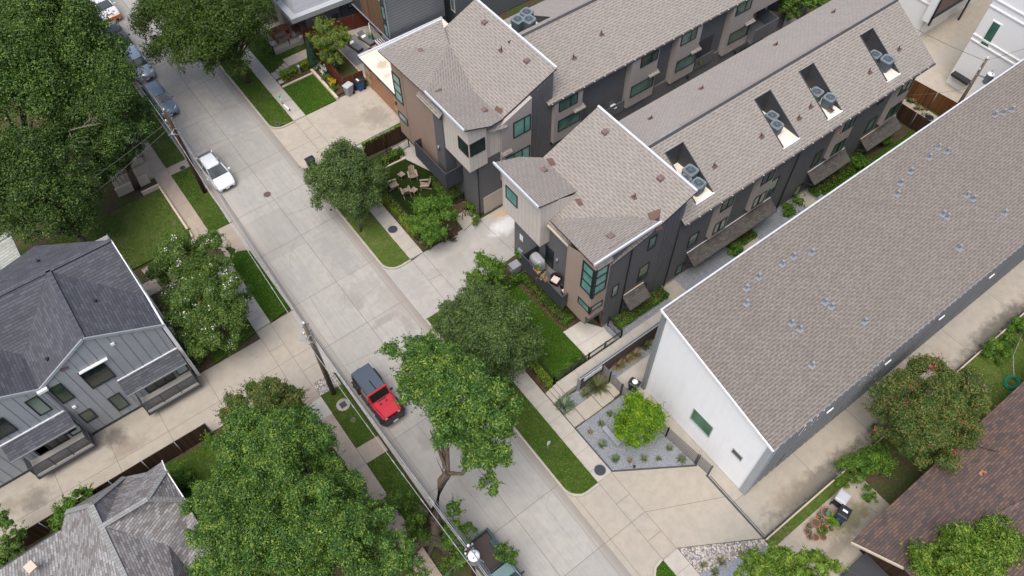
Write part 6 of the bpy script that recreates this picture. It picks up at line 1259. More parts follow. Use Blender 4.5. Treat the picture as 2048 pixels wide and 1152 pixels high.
for k_ in range(5):
    a = 2*math.pi*k_/5; m.obox((.05+.34*math.cos(a), -1.72+.34*math.sin(a), 1.005), (.11*math.cos(a+.6), .11*math.sin(a+.6), 0), (-.08*math.sin(a+.6), .08*math.cos(a+.6), 0), (0, 0, .012))
e = m.build('emblem', plain('salmon_decal', (.75, .30, .2), .5), None); e.parent = wt_
m = MB(); m.box(-.8, .8, -2.275, -2.1, .45, .78).box(.86, .935, -2.0, 1.6, .45, .62); e = m.build('trim', M['p_orange'], None); e.parent = wt_
# ---- red off-roader
def jeep():
    t = thing('parked_car', (0, 0, 0), 'red off-roader with a ribbed dark soft top and black fenders', 'car', 'cars parked along the kerb'); red = M['p_red']
    m = MB(); m.grid([[(-.72, -1.95, .62), (.72, -1.95, .62), (.72, -1.95, 1.05), (-.72, -1.95, 1.05)], [(-.80, -.6, .55), (.80, -.6, .55), (.80, -.6, 1.16), (-.80, -.6, 1.16)], [(-.80, 1.85, .55), (.80, 1.85, .55), (.80, 1.85, 1.2), (-.80, 1.85, 1.2)]], smooth=False); m.build('body', red, t)
    m = MB(); m.grid([[(-.60, -1.98, 1.08), (.60, -1.98, 1.08), (.56, -1.98, 1.12), (-.56, -1.98, 1.12)], [(-.66, -1.4, 1.12), (.66, -1.4, 1.12), (.6, -1.4, 1.19), (-.6, -1.4, 1.19)], [(-.74, -.65, 1.16), (.74, -.65, 1.16), (.68, -.65, 1.235), (-.68, -.65, 1.235)]], smooth=False); m.build('bonnet', red, t)
    m = MB(); m.box(-.3, -.16, -1.0, -.85, 1.21, 1.235).box(.16, .3, -1.0, -.85, 1.21, 1.235).box(-.34, .34, -.72, -.66, 1.235, 1.25); m.build('bonnet_vents', M['plastic_black'], t)
    m = MB(); m.grid([[(-.74, -.6, 1.2), (.74, -.6, 1.2), (.72, -.22, 1.75), (-.72, -.22, 1.75)], [(-.74, -.55, 1.2), (.74, -.55, 1.2), (.72, -.17, 1.75), (-.72, -.17, 1.75)]], smooth=False)
    m.build('windscreen', M['tinted'], t)
    m = MB(); m.bar((-.74, -.6, 1.19), (-.73, -.2, 1.79), .08); m.bar((.74, -.6, 1.19), (.73, -.2, 1.79), .08); m.bar((-.76, -.2, 1.8), (.76, -.2, 1.8), .12, .09); m.bar((-.76, -.6, 1.21), (.76, -.6, 1.21), .06); m.build('windscreen_frame', red, t)
    m = MB(); m.grid([[(-.72, -.14, 1.76), (.72, -.14, 1.76), (.66, -.14, 1.83), (-.66, -.14, 1.83)], [(-.73, .9, 1.78), (.73, .9, 1.78), (.67, .9, 1.86), (-.67, .9, 1.86)], [(-.72, 2.02, 1.74), (.72, 2.02, 1.74), (.66, 2.0, 1.81), (-.66, 2.0, 1.81)]], smooth=False); m.m(1)
    for s_ in (-1, 1): m.grid([[(s_*.80, -.2, 1.16), (s_*.80, 1.95, 1.2)], [(s_*.73, -.14, 1.77), (s_*.72, 2.02, 1.75)]], closed=False, smooth=False)
    m.poly([(-.8, 1.87, 1.15), (.8, 1.87, 1.15), (.72, 2.02, 1.76), (-.72, 2.02, 1.76)]); m.build('soft_top', [M['jeep_top'], M['car_glass']], t)
    m = MB(); m.box(-.05, .05, -.1, .75, 1.862, 1.866); m.build('top_seam', M['plastic_black'], t)
    for s_ in (-1, 1):
        for y in (-1.45, 1.45):
            m = MB(); x0, x1 = sorted((s_*.70, s_*.95))
            m.grid([[(x0, y-.62, .62), (x1, y-.62, .62), (x1, y-.6, .68), (x0, y-.6, .68)], [(x0, y-.42, 1.0), (x1, y-.42, .97), (x1, y-.38, 1.03), (x0, y-.38, 1.07)], [(x0, y+.36, 1.0), (x1, y+.36, .97), (x1, y+.36, 1.03), (x0, y+.36, 1.07)], [(x0, y+.6, .6), (x1, y+.6, .6), (x1, y+.64, .64), (x0, y+.64, .64)]], smooth=False); m.build('fender', M['plastic_black'], t)
            wheel(t, (s_*.80, y, .41), .41, .27, s_)
        m = MB(); m.bar((s_*.86, -.8, .5), (s_*.86, .8, .5), .14, .06); m.build('side_step', M['plastic_black'], t)
        m = MB(); m.tube([(s_*.5, -1.99, .93), (s_*.5, -1.94, .93)], [.1, .1], 12); m.build('headlight', M['lamp'], t)
        m = MB(); m.obox((s_*.95, -.42, 1.3), (.11, 0, 0), (0, .05, 0), (0, 0, .08)); m.build('mirror', M['plastic_black'], t)
        m = MB(); m.box(*sorted((s_*.72, s_*.8)), 1.86, 1.92, .85, 1.08); m.build('tail_light', M['lamp_red'], t)
    m = MB(); [m.box(-.33+.1*i, -.28+.1*i, -1.965, -1.945, .72, 1.02) for i in range(7)]; m.build('grille', M['plastic_black'], t)
    m = MB(); m.grid([[(-.93, -2.02, .5), (.93, -2.02, .5), (.93, -2.02, .7), (-.93, -2.02, .7)], [(-.7, -2.3, .5), (.7, -2.3, .5), (.7, -2.28, .72), (-.7, -2.28, .72)]], smooth=False).box(-.75, .75, 1.86, 2.02, .5, .7); m.build('bumper', M['plastic_black'], t)
    m = MB(); m.obox((0, -2.305, .62), (.19, 0, 0), (0, .008, 0), (0, 0, .085)); m.build('licence_plate', M['white'], t)
    m = MB(); m.tube([(-.1, 1.96, 1.12), (-.1, 2.2, 1.12)], [.4, .4], 20); m.build('spare_wheel', M['tyre'], t)
    return t
j = jeep(); j.location = (6.98, 25.15, 0); j.rotation_euler = (0, 0, R(1.2))
# ---- dark green pickup, bed towards the north
def pickup():
    t = thing('parked_car', (0, 0, 0), 'dark green pickup with an open ribbed bed, half under leaves', 'car', 'cars parked along the kerb'); g_ = M['p_green']
    m = MB(); z0, z1 = .5, 1.18
    for s_ in (-1, 1): m.box(*sorted((s_*.82, s_*.94)), .35, 2.55, z0, z1); m.box(*sorted((s_*.80, s_*.96)), .35, 2.55, z1+.001, z1+.05)
    m.box(-.82, .82, .30, .38, z0, z1+.02); m.build('bed_side', g_, t)
    m = MB(); m.box(-.94, .94, 2.56, 2.64, z0+.05, z1+.04); m.build('tailgate', g_, t)
    m = MB(); m.box(-.82, .82, .38, 2.56, .58, .66)
    for i in range(13): m.box(-.78+.125*i, -.72+.125*i, .4, 2.54, .661, .685)
    m.build('bed_floor', plain('bed_liner', (.055, .042, .04), .7), t)
    for s_ in (-1, 1): m = MB(); m.box(*sorted((s_*.55, s_*.815)), 1.0, 1.95, .687, 1.0); m.build('wheel_arch', M['p_green'], t)
    m = MB(); carbody([(-2.75, .66, .72, .5, .86), (-2.6, .84, .88, .42, .98), (-1.5, .92, .95, .4, 1.08), (-1.2, .92, .95, .4, 1.12), (.28, .92, .95, .4, 1.14)], m); m.build('body', M['p_green'], t)
    A = [(-.86, -1.2, 1.12), (.86, -1.2, 1.12), (.86, .25, 1.14), (-.86, .25, 1.14)]; B_ = [(-.68, -.6, 1.72), (.68, -.6, 1.72), (.68, .1, 1.72), (-.68, .1, 1.72)]
    m = MB(); m.grid([A, B_], smooth=False, caps=False); m.build('windows', M['car_glass'], t)
    m = MB(); m.grid([[(-.70, -.62, 1.71), (.70, -.62, 1.71), (.6, -.6, 1.77), (-.6, -.6, 1.77)], [(-.70, .12, 1.71), (.70, .12, 1.71), (.6, .1, 1.77), (-.6, .1, 1.77)]], smooth=False)
    for s_ in (-1, 1): m.tube([(s_*.85, -1.2, 1.12), (s_*.68, -.6, 1.72)], .045, 5); m.tube([(s_*.85, .25, 1.14), (s_*.68, .1, 1.72)], .07, 5)
    m.build('roof', M['p_cab'], t)
    for s_ in (-1, 1):
        for y in (-1.75, 1.47): wheel(t, (s_*.83, y, .37), .37, .24, s_)
        m = MB(); m.obox((s_*1.02, -.85, 1.22), (.11, 0, 0), (0, .05, 0), (0, 0, .09)); m.build('mirror', M['plastic_black'], t)
    m = MB(); m.box(-.9, .9, 2.66, 2.78, .45, .6); m.build('bumper', M['galv'], t)
    return t
j = pickup(); j.location = (6.72, 10.35, 0); j.rotation_euler = (0, 0, R(.5))

# ================================================================ poles and cables
PP = {}
def pole(name, label, x, y, h, mat, r=.15, tr=None, cross=False, lean=(0, 0)):
    t = thing(name, (x, y, 0), label, 'utility pole', 'utility poles')
    part(t, 'shaft', M[mat], lambda m: m.tube([(x, y, -.1), (x+lean[0]*.5, y+lean[1]*.5, h*.5), (x+lean[0], y+lean[1], h)], [r*1.15, r, r*.75], 10))
    def hw(m):
        for z in (h-.25, h-1.0, h-1.5, h-2.3): m.bar((x-.25+lean[0], y+lean[1], z), (x+.25+lean[0], y+lean[1], z), .06); m.cyl((x+.24+lean[0], y+lean[1]), .05, z, z+.16, 8)
        m.tube([(x+.18, y, .2), (x+.18+lean[0], y+lean[1], h-1.2)], .03, 5)
    part(t, 'fittings', M['galv'], hw)
    part(t, 'insulator', M['porcelain'], lambda m: m.cyl((x+lean[0], y+lean[1]), .05, h, h+.22, 8).cyl((x+lean[0], y+lean[1]), .08, h+.06, h+.1, 8).cyl((x-.24, y), .05, h-1.0, h-.8, 8))
    if tr:
        cx_, cy_, cz_ = tr
        part(t, 'transformer', M['porcelain'], lambda m: m.lathe((cx_, cy_), [(.24, cz_-.45), (.29, cz_-.42), (.29, cz_+.42), (.31, cz_+.43), (.31, cz_+.47), (.2, cz_+.53), (.02, cz_+.55)], 18))
        part(t, 'transformer_bushing', M['galv'], lambda m: m.cyl((cx_+.12, cy_+.08), .04, cz_+.5, cz_+.75, 8).cyl((cx_-.1, cy_-.12), .04, cz_+.5, cz_+.72, 8).bar((x, y, cz_), (cx_, cy_, cz_), .1).bar((cx_+.2, cy_-.28, cz_+.1), (cx_+.34, cy_-.34, cz_-.5), .05))
    PP[label] = (x+lean[0], y+lean[1], h); return t
p1 = S(668, 788); pole('utility_pole', 'weathered pole beside the pebble bed with cable coils near its top', p1.x, p1.y, 9.5, 'pole_wood')
pole('utility_pole', 'pole top with a white transformer over the green pickup', 5.0, 10.6, 9.5, 'pole_brown', tr=(4.95, 10.05, 9.0))
p3 = S(411, 386); pole('utility_pole', 'brown pole at the kerb beside the white hatchback', p3.x, p3.y, 9.3, 'pole_brown', .16)
pole('utility_pole', 'greenish pole with a grey transformer behind the white-fronted house', 59.4, 17.15, 9.0, 'pole_wood', .15, tr=(59.75, 16.35, 7.4))
def cable(label, pts, r=.018, sag=.35, mat='cable', wrap=0, cat='cable', group='overhead cables'):
    allp = []
    for a, b in zip(pts[:-1], pts[1:]):
        a, b = Vector(a), Vector(b)
        for i in range(15 if not allp else 15):
            s_ = i/14; 
            if allp and i == 0: continue
            q_ = a.lerp(b, s_); q_.z -= sag*4*s_*(1-s_); allp.append(q_)
    m = MB(); m.tube(allp, r, 5)
    if wrap:
        rw = random.Random(wrap)
        for _ in range(int(len(allp)*.6)):
            i = rw.randrange(len(allp)-1); a, b = allp[i], allp[i+1]; c_ = a.lerp(b, rw.random()); d_ = (b-a).normalized(); m.tube([c_-d_*.25, c_+Vector((0, 0, .02)), c_+d_*.25], [r*1.1, r*1.7, r*1.1], 5)
    o = m.build('overhead_cable', M[mat], loc=tuple(allp[0])); tag(o, label, cat, group)
t1 = (p1.x, p1.y); t2 = (5.0, 10.6); t3 = (p3.x, p3.y); far = (5.6, 112); nearp = (4.9, -28)
for dx, z, r_, mt, lab, w_ in ((0, 9.6, .018, 'cable', 'thin top wire running from pole top to pole top', 0), (.26, 8.5, .016, 'cable', 'thin wire just below the pole tops', 0), (.25, 7.9, .02, 'cable', 'dark wire below the transformer arm', 0), (.22, 7.1, .024, 'cable_lite', 'thick bright bundled cable over the pavement verge', 3), (-.2, 7.0, .022, 'cable_lite', 'thick bright cable on the house side of the poles', 4), (.2, 6.6, .02, 'cable_lite', 'lowest bright cable along the poles', 5)):
    cable(lab, [(far[0]+dx, far[1], z), (t3[0]+dx, t3[1], z), (t1[0]+dx, t1[1], z), (t2[0]+dx, t2[1], z), (nearp[0]+dx, nearp[1], z)], r_, .45, mt, w_)
cable('pair of house wires crossing the wood, upper strand', [(t3[0], t3[1], 8.3), tuple(S(20, 465, 6))], .014, .3); cable('pair of house wires crossing the wood, lower strand', [(t3[0], t3[1], 7.8), tuple(S(60, 485, 5.5))], .014, .3)
cable('wire with drip loops from the greenish pole to the white bay corner', [(59.4, 17.15, 8.8), tuple(S(1832, 58, 9.2))], .018, .1); cable('wire from the greenish pole over the big brown roof', [(59.4, 17.15, 8.8), (78, 12, 9.6)], .018, .2)
cable('thin service wire along the far wooden fence', [(59.4, 17.2, 6.0), tuple(S(1812, 190, 5))], .012, .2)
cable('wire from the transformer pole towards the hip-roof house', [(4.9, 10.5, 8.9), (-12, 9, 6)], .014, .3)
# slack loops at pole tops
for (x, y), z, lab in ((t1, 8.2, 'slack cable coil near the top of the pole by the pebbles'), (t3, 7.4, 'slack cable coil near the top of the brown pole')):
    m = MB()
    for k_ in range(4):
        m.tube([(x+.3*math.cos(a/10*6.283)*(1+.15*k_)-.1, y+.28*k_-.4+.25*math.sin(a/10*6.283), z+.18*math.sin(a/10*6.283*2)-.25*k_) for a in range(11)], .022, 5)
    tag(m.build('cable_coil', M['cable_lite'], loc=(x, y, z)), lab, 'cable', 'cable coils')

# ================================================================ fences and walls
def board_fence(name, label, a, b, h, mat, z0=0.0, posts=2.4, pm='galv', th=.04, inner=True, cat='fence', group=None):
    a, b = Vector((*a, z0)), Vector((*b, z0)); d = (b-a); L_ = d.length; d.normalize(); n_ = Vector((-d.y, d.x, 0))
    t = thing(name, tuple((a+b)/2), label, cat, group)
    part(t, 'panel', M[mat], lambda m: m.obox((a+b)/2+Vector((0, 0, h/2)), d*(L_/2), n_*(th/2), Vector((0, 0, h/2))))
    k_ = max(1, round(L_/posts))
    for i in range(k_+1):
        c_ = a+d*(L_*i/k_)-n_*.07
        part(t, 'post', M[pm], lambda m: m.tube([c_, c_+Vector((0, 0, h+.04))], .035, 7))
    return t
def rail_fence(name, label, pts, h, z0, gap=.12, mat='black', post=2.0, cat='fence', group=None, horiz=False):
    t = thing(name, (pts[0][0], pts[0][1], z0), label, cat, group); rails = MB(); 
    for a, b in zip(pts[:-1], pts[1:]):
        a, b = Vector((*a, z0)), Vector((*b, z0)); L_ = (b-a).length; d = (b-a).normalized()
        if horiz:
            n_ = int((h-.1)/.17)
            for i in range(n_): z = .12+i*(h-.16)/(n_-1); rails.bar(a+Vector((0, 0, z)), b+Vector((0, 0, z)), .03, .095)
        else:
            for z in (.12, h-.16, h-.02): rails.bar(a+Vector((0, 0, z)), b+Vector((0, 0, z)), .035, .035)
            for i in range(1, int(L_/gap)): c_ = a+d*(i*gap); rails.bar(c_+Vector((0, 0, .08)), c_+Vector((0, 0, h)), .016, .016, up=(1, 0, 0))
        k_ = max(1, round(L_/post))
        for i in range(k_+1):
            c_ = a+d*(L_*i/k_)
            part(t, 'post', M[mat], lambda m: m.box(c_.x-.04, c_.x+.04, c_.y-.04, c_.y+.04, z0-.05, z0+h+.06))
    rails.build('rails', M['slat_grey' if horiz else mat], t); return t
board_fence('wooden_fence', 'dark wooden fence along the south edge of the western driveway', (-30, 29.9), (-3.4, 29.82), 1.75, 'wood_dark', posts=2.3)
board_fence('wooden_fence', 'weathered dark fence overgrown along its top beside the garage drive', (18.2, 45.75), (22.25, 45.55), 1.7, 'wood_dark', pm='wood_dark')
tb = S(700, 300, 1.5); box_hedge('creeper', 'green creeper along the top of the weathered dark fence', 18.2, 22.0, 45.66, 45.84, 1.6, 1.8, 900, 'l_hedge_y', cat='creeper', wob=.03)
board_fence('wooden_fence', 'warm brown wooden fence at the far end of the side yard', (62.0, 22.6), (62.6, 17.5), 1.9, 'wood_fence', pm='galv')
board_fence('wooden_fence', 'black-brown fence across the end of the green side lawn', (58.8, 22.2), (59.0, 17.0), 1.7, 'wood_dark')
board_fence('wooden_fence', 'brown fence in the back yard beyond the farther row', (59, 35.2), (62.5, 37.4), 1.8, 'wood_fence')
board_fence('wooden_fence', 'grey-white fence in the back yard beyond the farther row', (61.2, 38.8), (63.5, 35.8), 1.8, 'dark_siding2', pm='galv')
struct('rear_slab', MB().slab([(57.2, 34.6), (58.8, 34.6), (61, 38.5), (58.4, 38.5)], -.02, .05).slab([(59.2, 35.2), (61.2, 35.6), (61, 37.6), (59.6, 37.8)], -.02, .09), M['slab'])
GR_ = 'rusty steel fence runs'
for a, b, lab in (((20.95, 53.95), (22.95, 53.75), 'rusty steel fence panel behind the two wheeled bins'), ((21.0, 54.0), (21.25, 62.2), 'long rusty steel fence behind the flower bed'), ((21.3, 62.25), (27.6, 61.0), 'rusty steel fence behind the loungers')):
    board_fence('steel_fence', lab, a, b, 1.75, 'rust', posts=1.3, pm='navy', group=GR_)
rail_fence('iron_fence', 'black iron fence across the front porch with a small white sign', [(18.15, 66.0), (18.15, 62.5), (21.6, 62.6)], 1.05, .1, .13)
sg = S(695, 408-300, 1.0); part([o for o in bpy.data.objects if o.name.startswith('iron_fence')][-1], 'sign', M['white'], lambda m: m.box(20.95, 21.4, 62.44, 62.5, .75, 1.05))
rail_fence('iron_fence', 'black iron fence at the back of the turf yard', [(17.4, 44.15), (21.9, 44.45)], 1.15, .1, .12)
rail_fence('iron_fence', 'black iron fence between the turf and the long hedge', [(17.42, 44.0), (17.42, 36.8)], 1.0, .1, .13)
rail_fence('iron_fence', 'black iron fence round the small lawn beside the raised path', [(17.42, 27.4), (17.42, 18.58), (20.6, 18.58), (23.7, 18.58), (23.7, 20.0)], 1.15, .3, .12)
rail_fence('iron_fence', 'short black fence piece at the alley corner of the turf yard', [(20.3, 36.7), (22.2, 36.5)], 1.0, .1, .12)
t = rail_fence('slatted_fence', 'long dark slatted fence between the gravel bed and the white wall', [(20.85, 15.25), (20.95, 13.0), (21.15, 11.0), (21.4, 8.45)], 1.45, .05, horiz=True, mat='navy')
rail_fence('slatted_gate', 'dark slatted gate at the front path', [(20.78, 17.25), (20.78, 16.45), (20.8, 15.3)], 1.5, .05, horiz=True, mat='navy', cat='gate', post=1.2)
rail_fence('slatted_gate', 'end panel of the dark slatted fence swung over the driveway', [(21.45, 8.35), (21.55, 7.35)], 1.45, .05, horiz=True, mat='navy', cat='gate')
tag(MB().bar((21.46, 7.4, .035), (21.4, 2.2, .035), .12, .05).bar((21.62, 7.2, .03), (21.56, 2.3, .03), .03, .05).build('gate_track', M['navy'], loc=(21.4, 5, 0)), 'steel sliding gate track across the beige driveway', 'gate track')
ww = thing('retaining_wall', (25, 17.3, 0), 'dark plank wall beside the raised path with house number 3820 on its end', 'wall')
ww['label'] = 'dark plank wall beside the raised path carrying white house numerals'
part(ww, 'planks', [M['grey_planks'], M['galv']], lambda m: m.box(18.65, 40, 17.26, 17.42, 0, 1.75).m(1).box(18.6, 40, 17.22, 17.3, 1.76, 1.82).box(18.6, 40, 17.38, 17.46, 1.76, 1.82).box(18.58, 18.68, 17.2, 17.46, 0, 1.8))
part(ww, 'house_numerals', M['porcelain'], lambda m: [m.box(19.0+i*.33, 19.3+i*.33, 17.20, 17.255, 1.12+.05*(i%2), 1.55+.03*((i+1)%2)) for i in range(5)])
lw = thing('low_wall', (45, 2.1, 0), 'low pale wall with a pipe rail along the south side of the beige drive', 'wall')
part(lw, 'wall', M['plaster'], lambda m: m.box(21.4, 70, 2.03, 2.13, 0, .2)); part(lw, 'rail', M['charcoal'], lambda m: m.tube([(21.4, 2.2, .75), (70, 2.2, .75)], .03, 6))
for x in range(22, 70, 3): part(lw, 'post', M['galv'], lambda m: m.tube([(x, 2.2, 0), (x, 2.2, .82)], .035, 6))
part(lw, 'rail', M['charcoal'], lambda m: m.box(21.4, 70, 2.16, 2.2, .06, .72))
cw = thing('garden_wall', (2.7, 50, 0), 'low cream kerb wall edging the brown lawn', 'wall')
part(cw, 'wall', M['plaster'], lambda m: m.box(2.46, 2.62, 46.4, 53.1, 0, .42).box(1.1, 2.62, 53.2, 53.38, 0, .42))
cw = thing('garden_wall', (2.6, 57.5, 0), 'cream stepped wall beside the western front steps', 'wall')
part(cw, 'wall', M['plaster'], lambda m: m.box(2.44, 2.62, 57.0, 61, 0, .5).box(.2, 2.62, 56.75, 56.95, 0, .8).box(-.6, 2.2, 54.3, 54.5, 0, .9))
cw = thing('garden_wall', (20, 56, 0), 'cream stone edging along the flower bed and bright square lawn', 'wall')
part(cw, 'wall', M['plaster'], lambda m: m.box(19.78, 20.03, 53.5, 58.4, 0, .34).box(16.6, 19.76, 57.92, 58.1, 0, .22))
tag(MB().box(16.56, 16.66, 11.35, 15.15, 0, .12).build('bed_edging', M['navy'], loc=(16.6, 13, 0)), 'dark steel edging between pavement and the large gravel bed', 'edging')
tag(MB().bar((16.6, 11.36, .07), (21.4, 8.25, .07), .07, .14).build('bed_edging', M['navy'], loc=(19, 9.8, 0)), 'dark steel edging along the slanted driveway side of the gravel bed', 'edging')
tag(MB().bar((16.64, 17.45, .1), (16.64, 16.42, .1), .06, .16).bar((16.64, 16.4, .08), (20.7, 16.4, .08), .05, .14).build('bed_edging', M['navy'], loc=(17, 16.4, 0)), 'dark steel edging round the yucca gravel bed', 'edging')

# ================================================================ condensers and small things
def condenser():
    t = thing('condenser_unit', (0, 0, 0), 'x', 'air conditioner', 'condensers in the roof wells')
    def rr(a, z, c_=.12): return [(a-c_, -a, z), (a, -a+c_, z), (a, a-c_, z), (a-c_, a, z), (-a+c_, a, z), (-a, a-c_, z), (-a, -a+c_, z), (-a+c_, -a, z)]
    m = MB(); m.grid([rr(.36, .0), rr(.40, .85)], smooth=False)
    for k_ in range(9):
        x = -.3+.075*k_
        for s_ in (-1, 1): m.bar((x, s_*.362, .05), (x, s_*.398, .82), .02, .02); m.bar((s_*.362, x, .05), (s_*.398, x, .82), .02, .02)
    m.build('casing', M['ac_grey'], t)
    m = MB(); o_, i_ = rr(.43, .86), rr(.29, .90, .12); m.grid([rr(.43, .80), o_, rr(.40, .92), i_, rr(.28, .84)], smooth=False, caps=False); m.build('top_rim', M['ac_lite'], t)
    m = MB(); m.lathe((0, 0), [(.29, .80), (.02, .80)], 16)
    for k_ in range(4): a = k_*math.pi/2; m.obox((.14*math.cos(a), .14*math.sin(a), .84), (.13*math.cos(a), .13*math.sin(a), .01), (-.07*math.sin(a), .07*math.cos(a), .03), (0, 0, .006))
    fo = m.build('fan', M['ac_fan'], t)
    m = MB(); m.cyl((0, 0), .09, .82, .91, 10)
    for k_ in range(3):
        r_ = .12+.08*k_; m.tube([(r_*math.cos(a/16*6.2832), r_*math.sin(a/16*6.2832), .905) for a in range(17)], .008, 4)
    for k_ in range(6): a = k_*math.pi/3; m.bar((.05*math.cos(a), .05*math.sin(a), .905), (.32*math.cos(a), .32*math.sin(a), .905), .012)
    m.build('fan_guard', M['ac_grey'], t)
    return t
ac0 = condenser(); first = [True]
def put_ac(x, y, z, rz, s_, lab):
    o = ac0 if first[0] else put(ac0, (0, 0, 0)); first[0] = False
    o.location = (x, y, z); o.rotation_euler = (0, 0, rz); o.scale = (s_*1.0,)*3; o['label'] = lab
zf = zs2(20.4)+.03
for x, y, s_, lab in ((32.1, 22.35, 1.12, 'larger condenser at the back of the nearest roof well'), (31.35, 22.1, .95, 'small condenser half hidden by the white roof edge'), (31.75, 21.2, 1.05, 'front condenser of the three in the nearest roof well'),
        (40.75, 22.7, 1.0, 'rear condenser of the second roof well'), (40.3, 21.85, 1.0, 'front condenser of the second roof well, by a long bare pan'), (45.25, 22.4, 1.05, 'rear condenser of the third roof well'), (45.6, 21.4, 1.02, 'front condenser of the third roof well'), (52.2, 22.5, 1.02, 'rear condenser of the farthest roof well'), (52.4, 21.5, 1.12, 'front condenser of the farthest roof well')):
    put_ac(x, y, zf, .1, s_, lab)
zf1 = zn1(42.6)+.03
for x, y, lab in ((31.2, 41.0, 'condenser beside the white ridge edge of the farther row'), (32.3, 41.3, 'middle condenser of the trio behind the farther roof'), (31.9, 40.5, 'front condenser of the trio behind the farther roof')): put_ac(x, y, zf1+.75, .2, 1.1, lab)
hm = thing('heat_pump', (27.0, 62.0, .1), 'large grey condenser beside the grey house wall behind the fruit tree', 'air conditioner')
p0 = S(668, 28, .9); hm.location = (p0.x, p0.y, 0)
part(hm, 'casing', M['ac_grey'], lambda m: m.lathe((p0.x, p0.y), [(.42, 0), (.42, .9), (.44, .95), (.3, .98), (.05, .96)], 14)); part(hm, 'fan_guard', M['ac_lite'], lambda m: m.tube([(p0.x+.35*math.cos(a/16*6.283), p0.y+.35*math.sin(a/16*6.283), 1.0) for a in range(17)], .02, 5))
# adirondack chairs
def adirondack():
    t = thing('adirondack_chair', (0, 0, 0), 'x', 'chair', 'taupe slatted chairs on the turf')
    m = MB(); [m.obox((0, -.28+.125*i, .38-.035*i), (.27, 0, 0), (0, .055, -.015), (0, 0, .012)) for i in range(5)]; m.build('seat', M['adir'], t)
    m = MB(); hs = (.78, .86, .9, .86, .78)
    for i in range(5): x = -.22+.11*i; m.obox((x, .30+hs[i]*.19, .26+hs[i]*.44), (.05, 0, 0), (0, .19*hs[i]+.0, .44*hs[i]), (0, -.012, .006))
    m.build('backrest', M['adir'], t)
    for s_ in (-1, 1):
        m = MB(); m.obox((s_*.36, .02, .56), (.075, 0, 0), (0, .40, 0), (0, 0, .015)); m.build('armrest', M['adir'], t)
        m = MB(); m.box(*sorted((s_*.29, s_*.33)), -.36, -.26, 0, .55); m.build('leg', M['adir'], t)
        m = MB(); m.bar((s_*.31, -.3, .34), (s_*.31, .62, .03), .03, .12); m.build('leg', M['adir'], t)
    return t
ad = adirondack()
for i, (x, y, rz, lab) in enumerate(((20.2, 41.15, -20, 'slatted chair at the back of the turf facing the street'), (18.35, 41.25, 78, 'slatted chair nearest the long hedge at the yard back'), (18.75, 40.0, 165, 'slatted chair with its back to the street corner'), (20.4, 39.7, -120, 'slatted chair in front of the dark hedge under the balcony'))):
    o = ad if i == 0 else put(ad, (0, 0, 0)); o.location = (x, y, .13); o.rotation_euler = (0, 0, R(rz)); o['label'] = lab; o.scale = (.95,)*3
def sidetable():
    t = thing('side_table', (0, 0, 0), 'x', 'table', 'small taupe tables on the turf'); m = MB(); [m.box(-.25+.125*i, -.135+.125*i, -.25, .25, .43, .46) for i in range(4)]; m.build('top', M['adir'], t)
    for a in (-1, 1):
        for b in (-1, 1): m = MB(); m.bar((a*.2, b*.2, 0), (a*.16, b*.16, .43), .04); m.build('leg', M['adir'], t)
    return t
sd = sidetable(); sd.location = (19.45, 41.75, .13); sd.rotation_euler = (0, 0, .2); sd['label'] = 'small slatted table between the two rear turf chairs'
o = put(sd, (19.35, 39.65, .13), .3, 'small slatted table between the two front turf chairs')
# balcony chairs, grill, wicker set, planters
def sling():
    t = thing('balcony_chair', (0, 0, 0), 'x', 'chair', 'cream sling chairs on the slatted balcony')
    m = MB(); m.obox((0, 0, .42), (.24, 0, 0), (0, .24, .02), (0, 0, .012)); m.build('seat', M['canvas'], t)
    m = MB(); m.obox((0, .34, .72), (.24, 0, 0), (0, .10, .30), (0, -.012, .004)); m.build('backrest', M['canvas'], t)
    for s_ in (-1, 1):
        m = MB(); m.tube([(s_*.26, -.22, 0), (s_*.26, -.2, .62), (s_*.26, .28, .62), (s_*.26, .3, 0)], .015, 5); m.build('leg', M['black'], t)
    return t
c0 = sling(); c0.location = (21.75, 40.35, 3.06); c0.rotation_euler = (0, 0, R(-60)); c0['label'] = 'cream sling chair nearer the tan wall corner of the balcony'
put(c0, (21.75, 39.0, 3.06), R(-55), 'cream sling chair nearer the deck door of the balcony')
t = thing('side_table', (21.95, 39.65, 3.06), 'small black table between the cream balcony chairs', 'table'); part(t, 'top', M['black'], lambda m: m.box(21.72, 22.15, 39.45, 39.85, 3.5, 3.54)); 
for a, b in ((21.75, 39.48), (22.12, 39.48), (21.75, 39.82), (22.12, 39.82)): part(t, 'leg', M['black'], lambda m: m.bar((a, b, 3.06), (a, b, 3.5), .03))
gx, gy = 21.55, 25.85; t = thing('covered_grill', (gx, gy, 3.1), 'grill under a wrinkled silver cover on the charcoal balcony', 'grill')
def gcov(m):
    rg2 = random.Random(4); rings = []
    for z, a, b in ((3.2, .40, .68), (3.5, .40, .68), (3.95, .36, .62), (4.2, .34, .56), (4.32, .22, .42)):
        rings.append([(gx+a*math.copysign(abs(math.cos(th))**.5, math.cos(th))*(1+.05*math.sin(7*th+z*3)), gy+b*math.copysign(abs(math.sin(th))**.5, math.sin(th))*(1+.04*math.sin(9*th)), z+(.05*math.sin(5*th) if z < 3.3 else 0)) for th in [2*math.pi*k_/28 for k_ in range(28)]])
    m.grid(rings)
part(t, 'cover', M['cover'], gcov); part(t, 'leg', M['black'], lambda m: [m.box(gx+a-.03, gx+a+.03, gy+b-.03, gy+b+.03, 3.1, 3.25) for a in (-.3, .3) for b in (-.5, .5)])
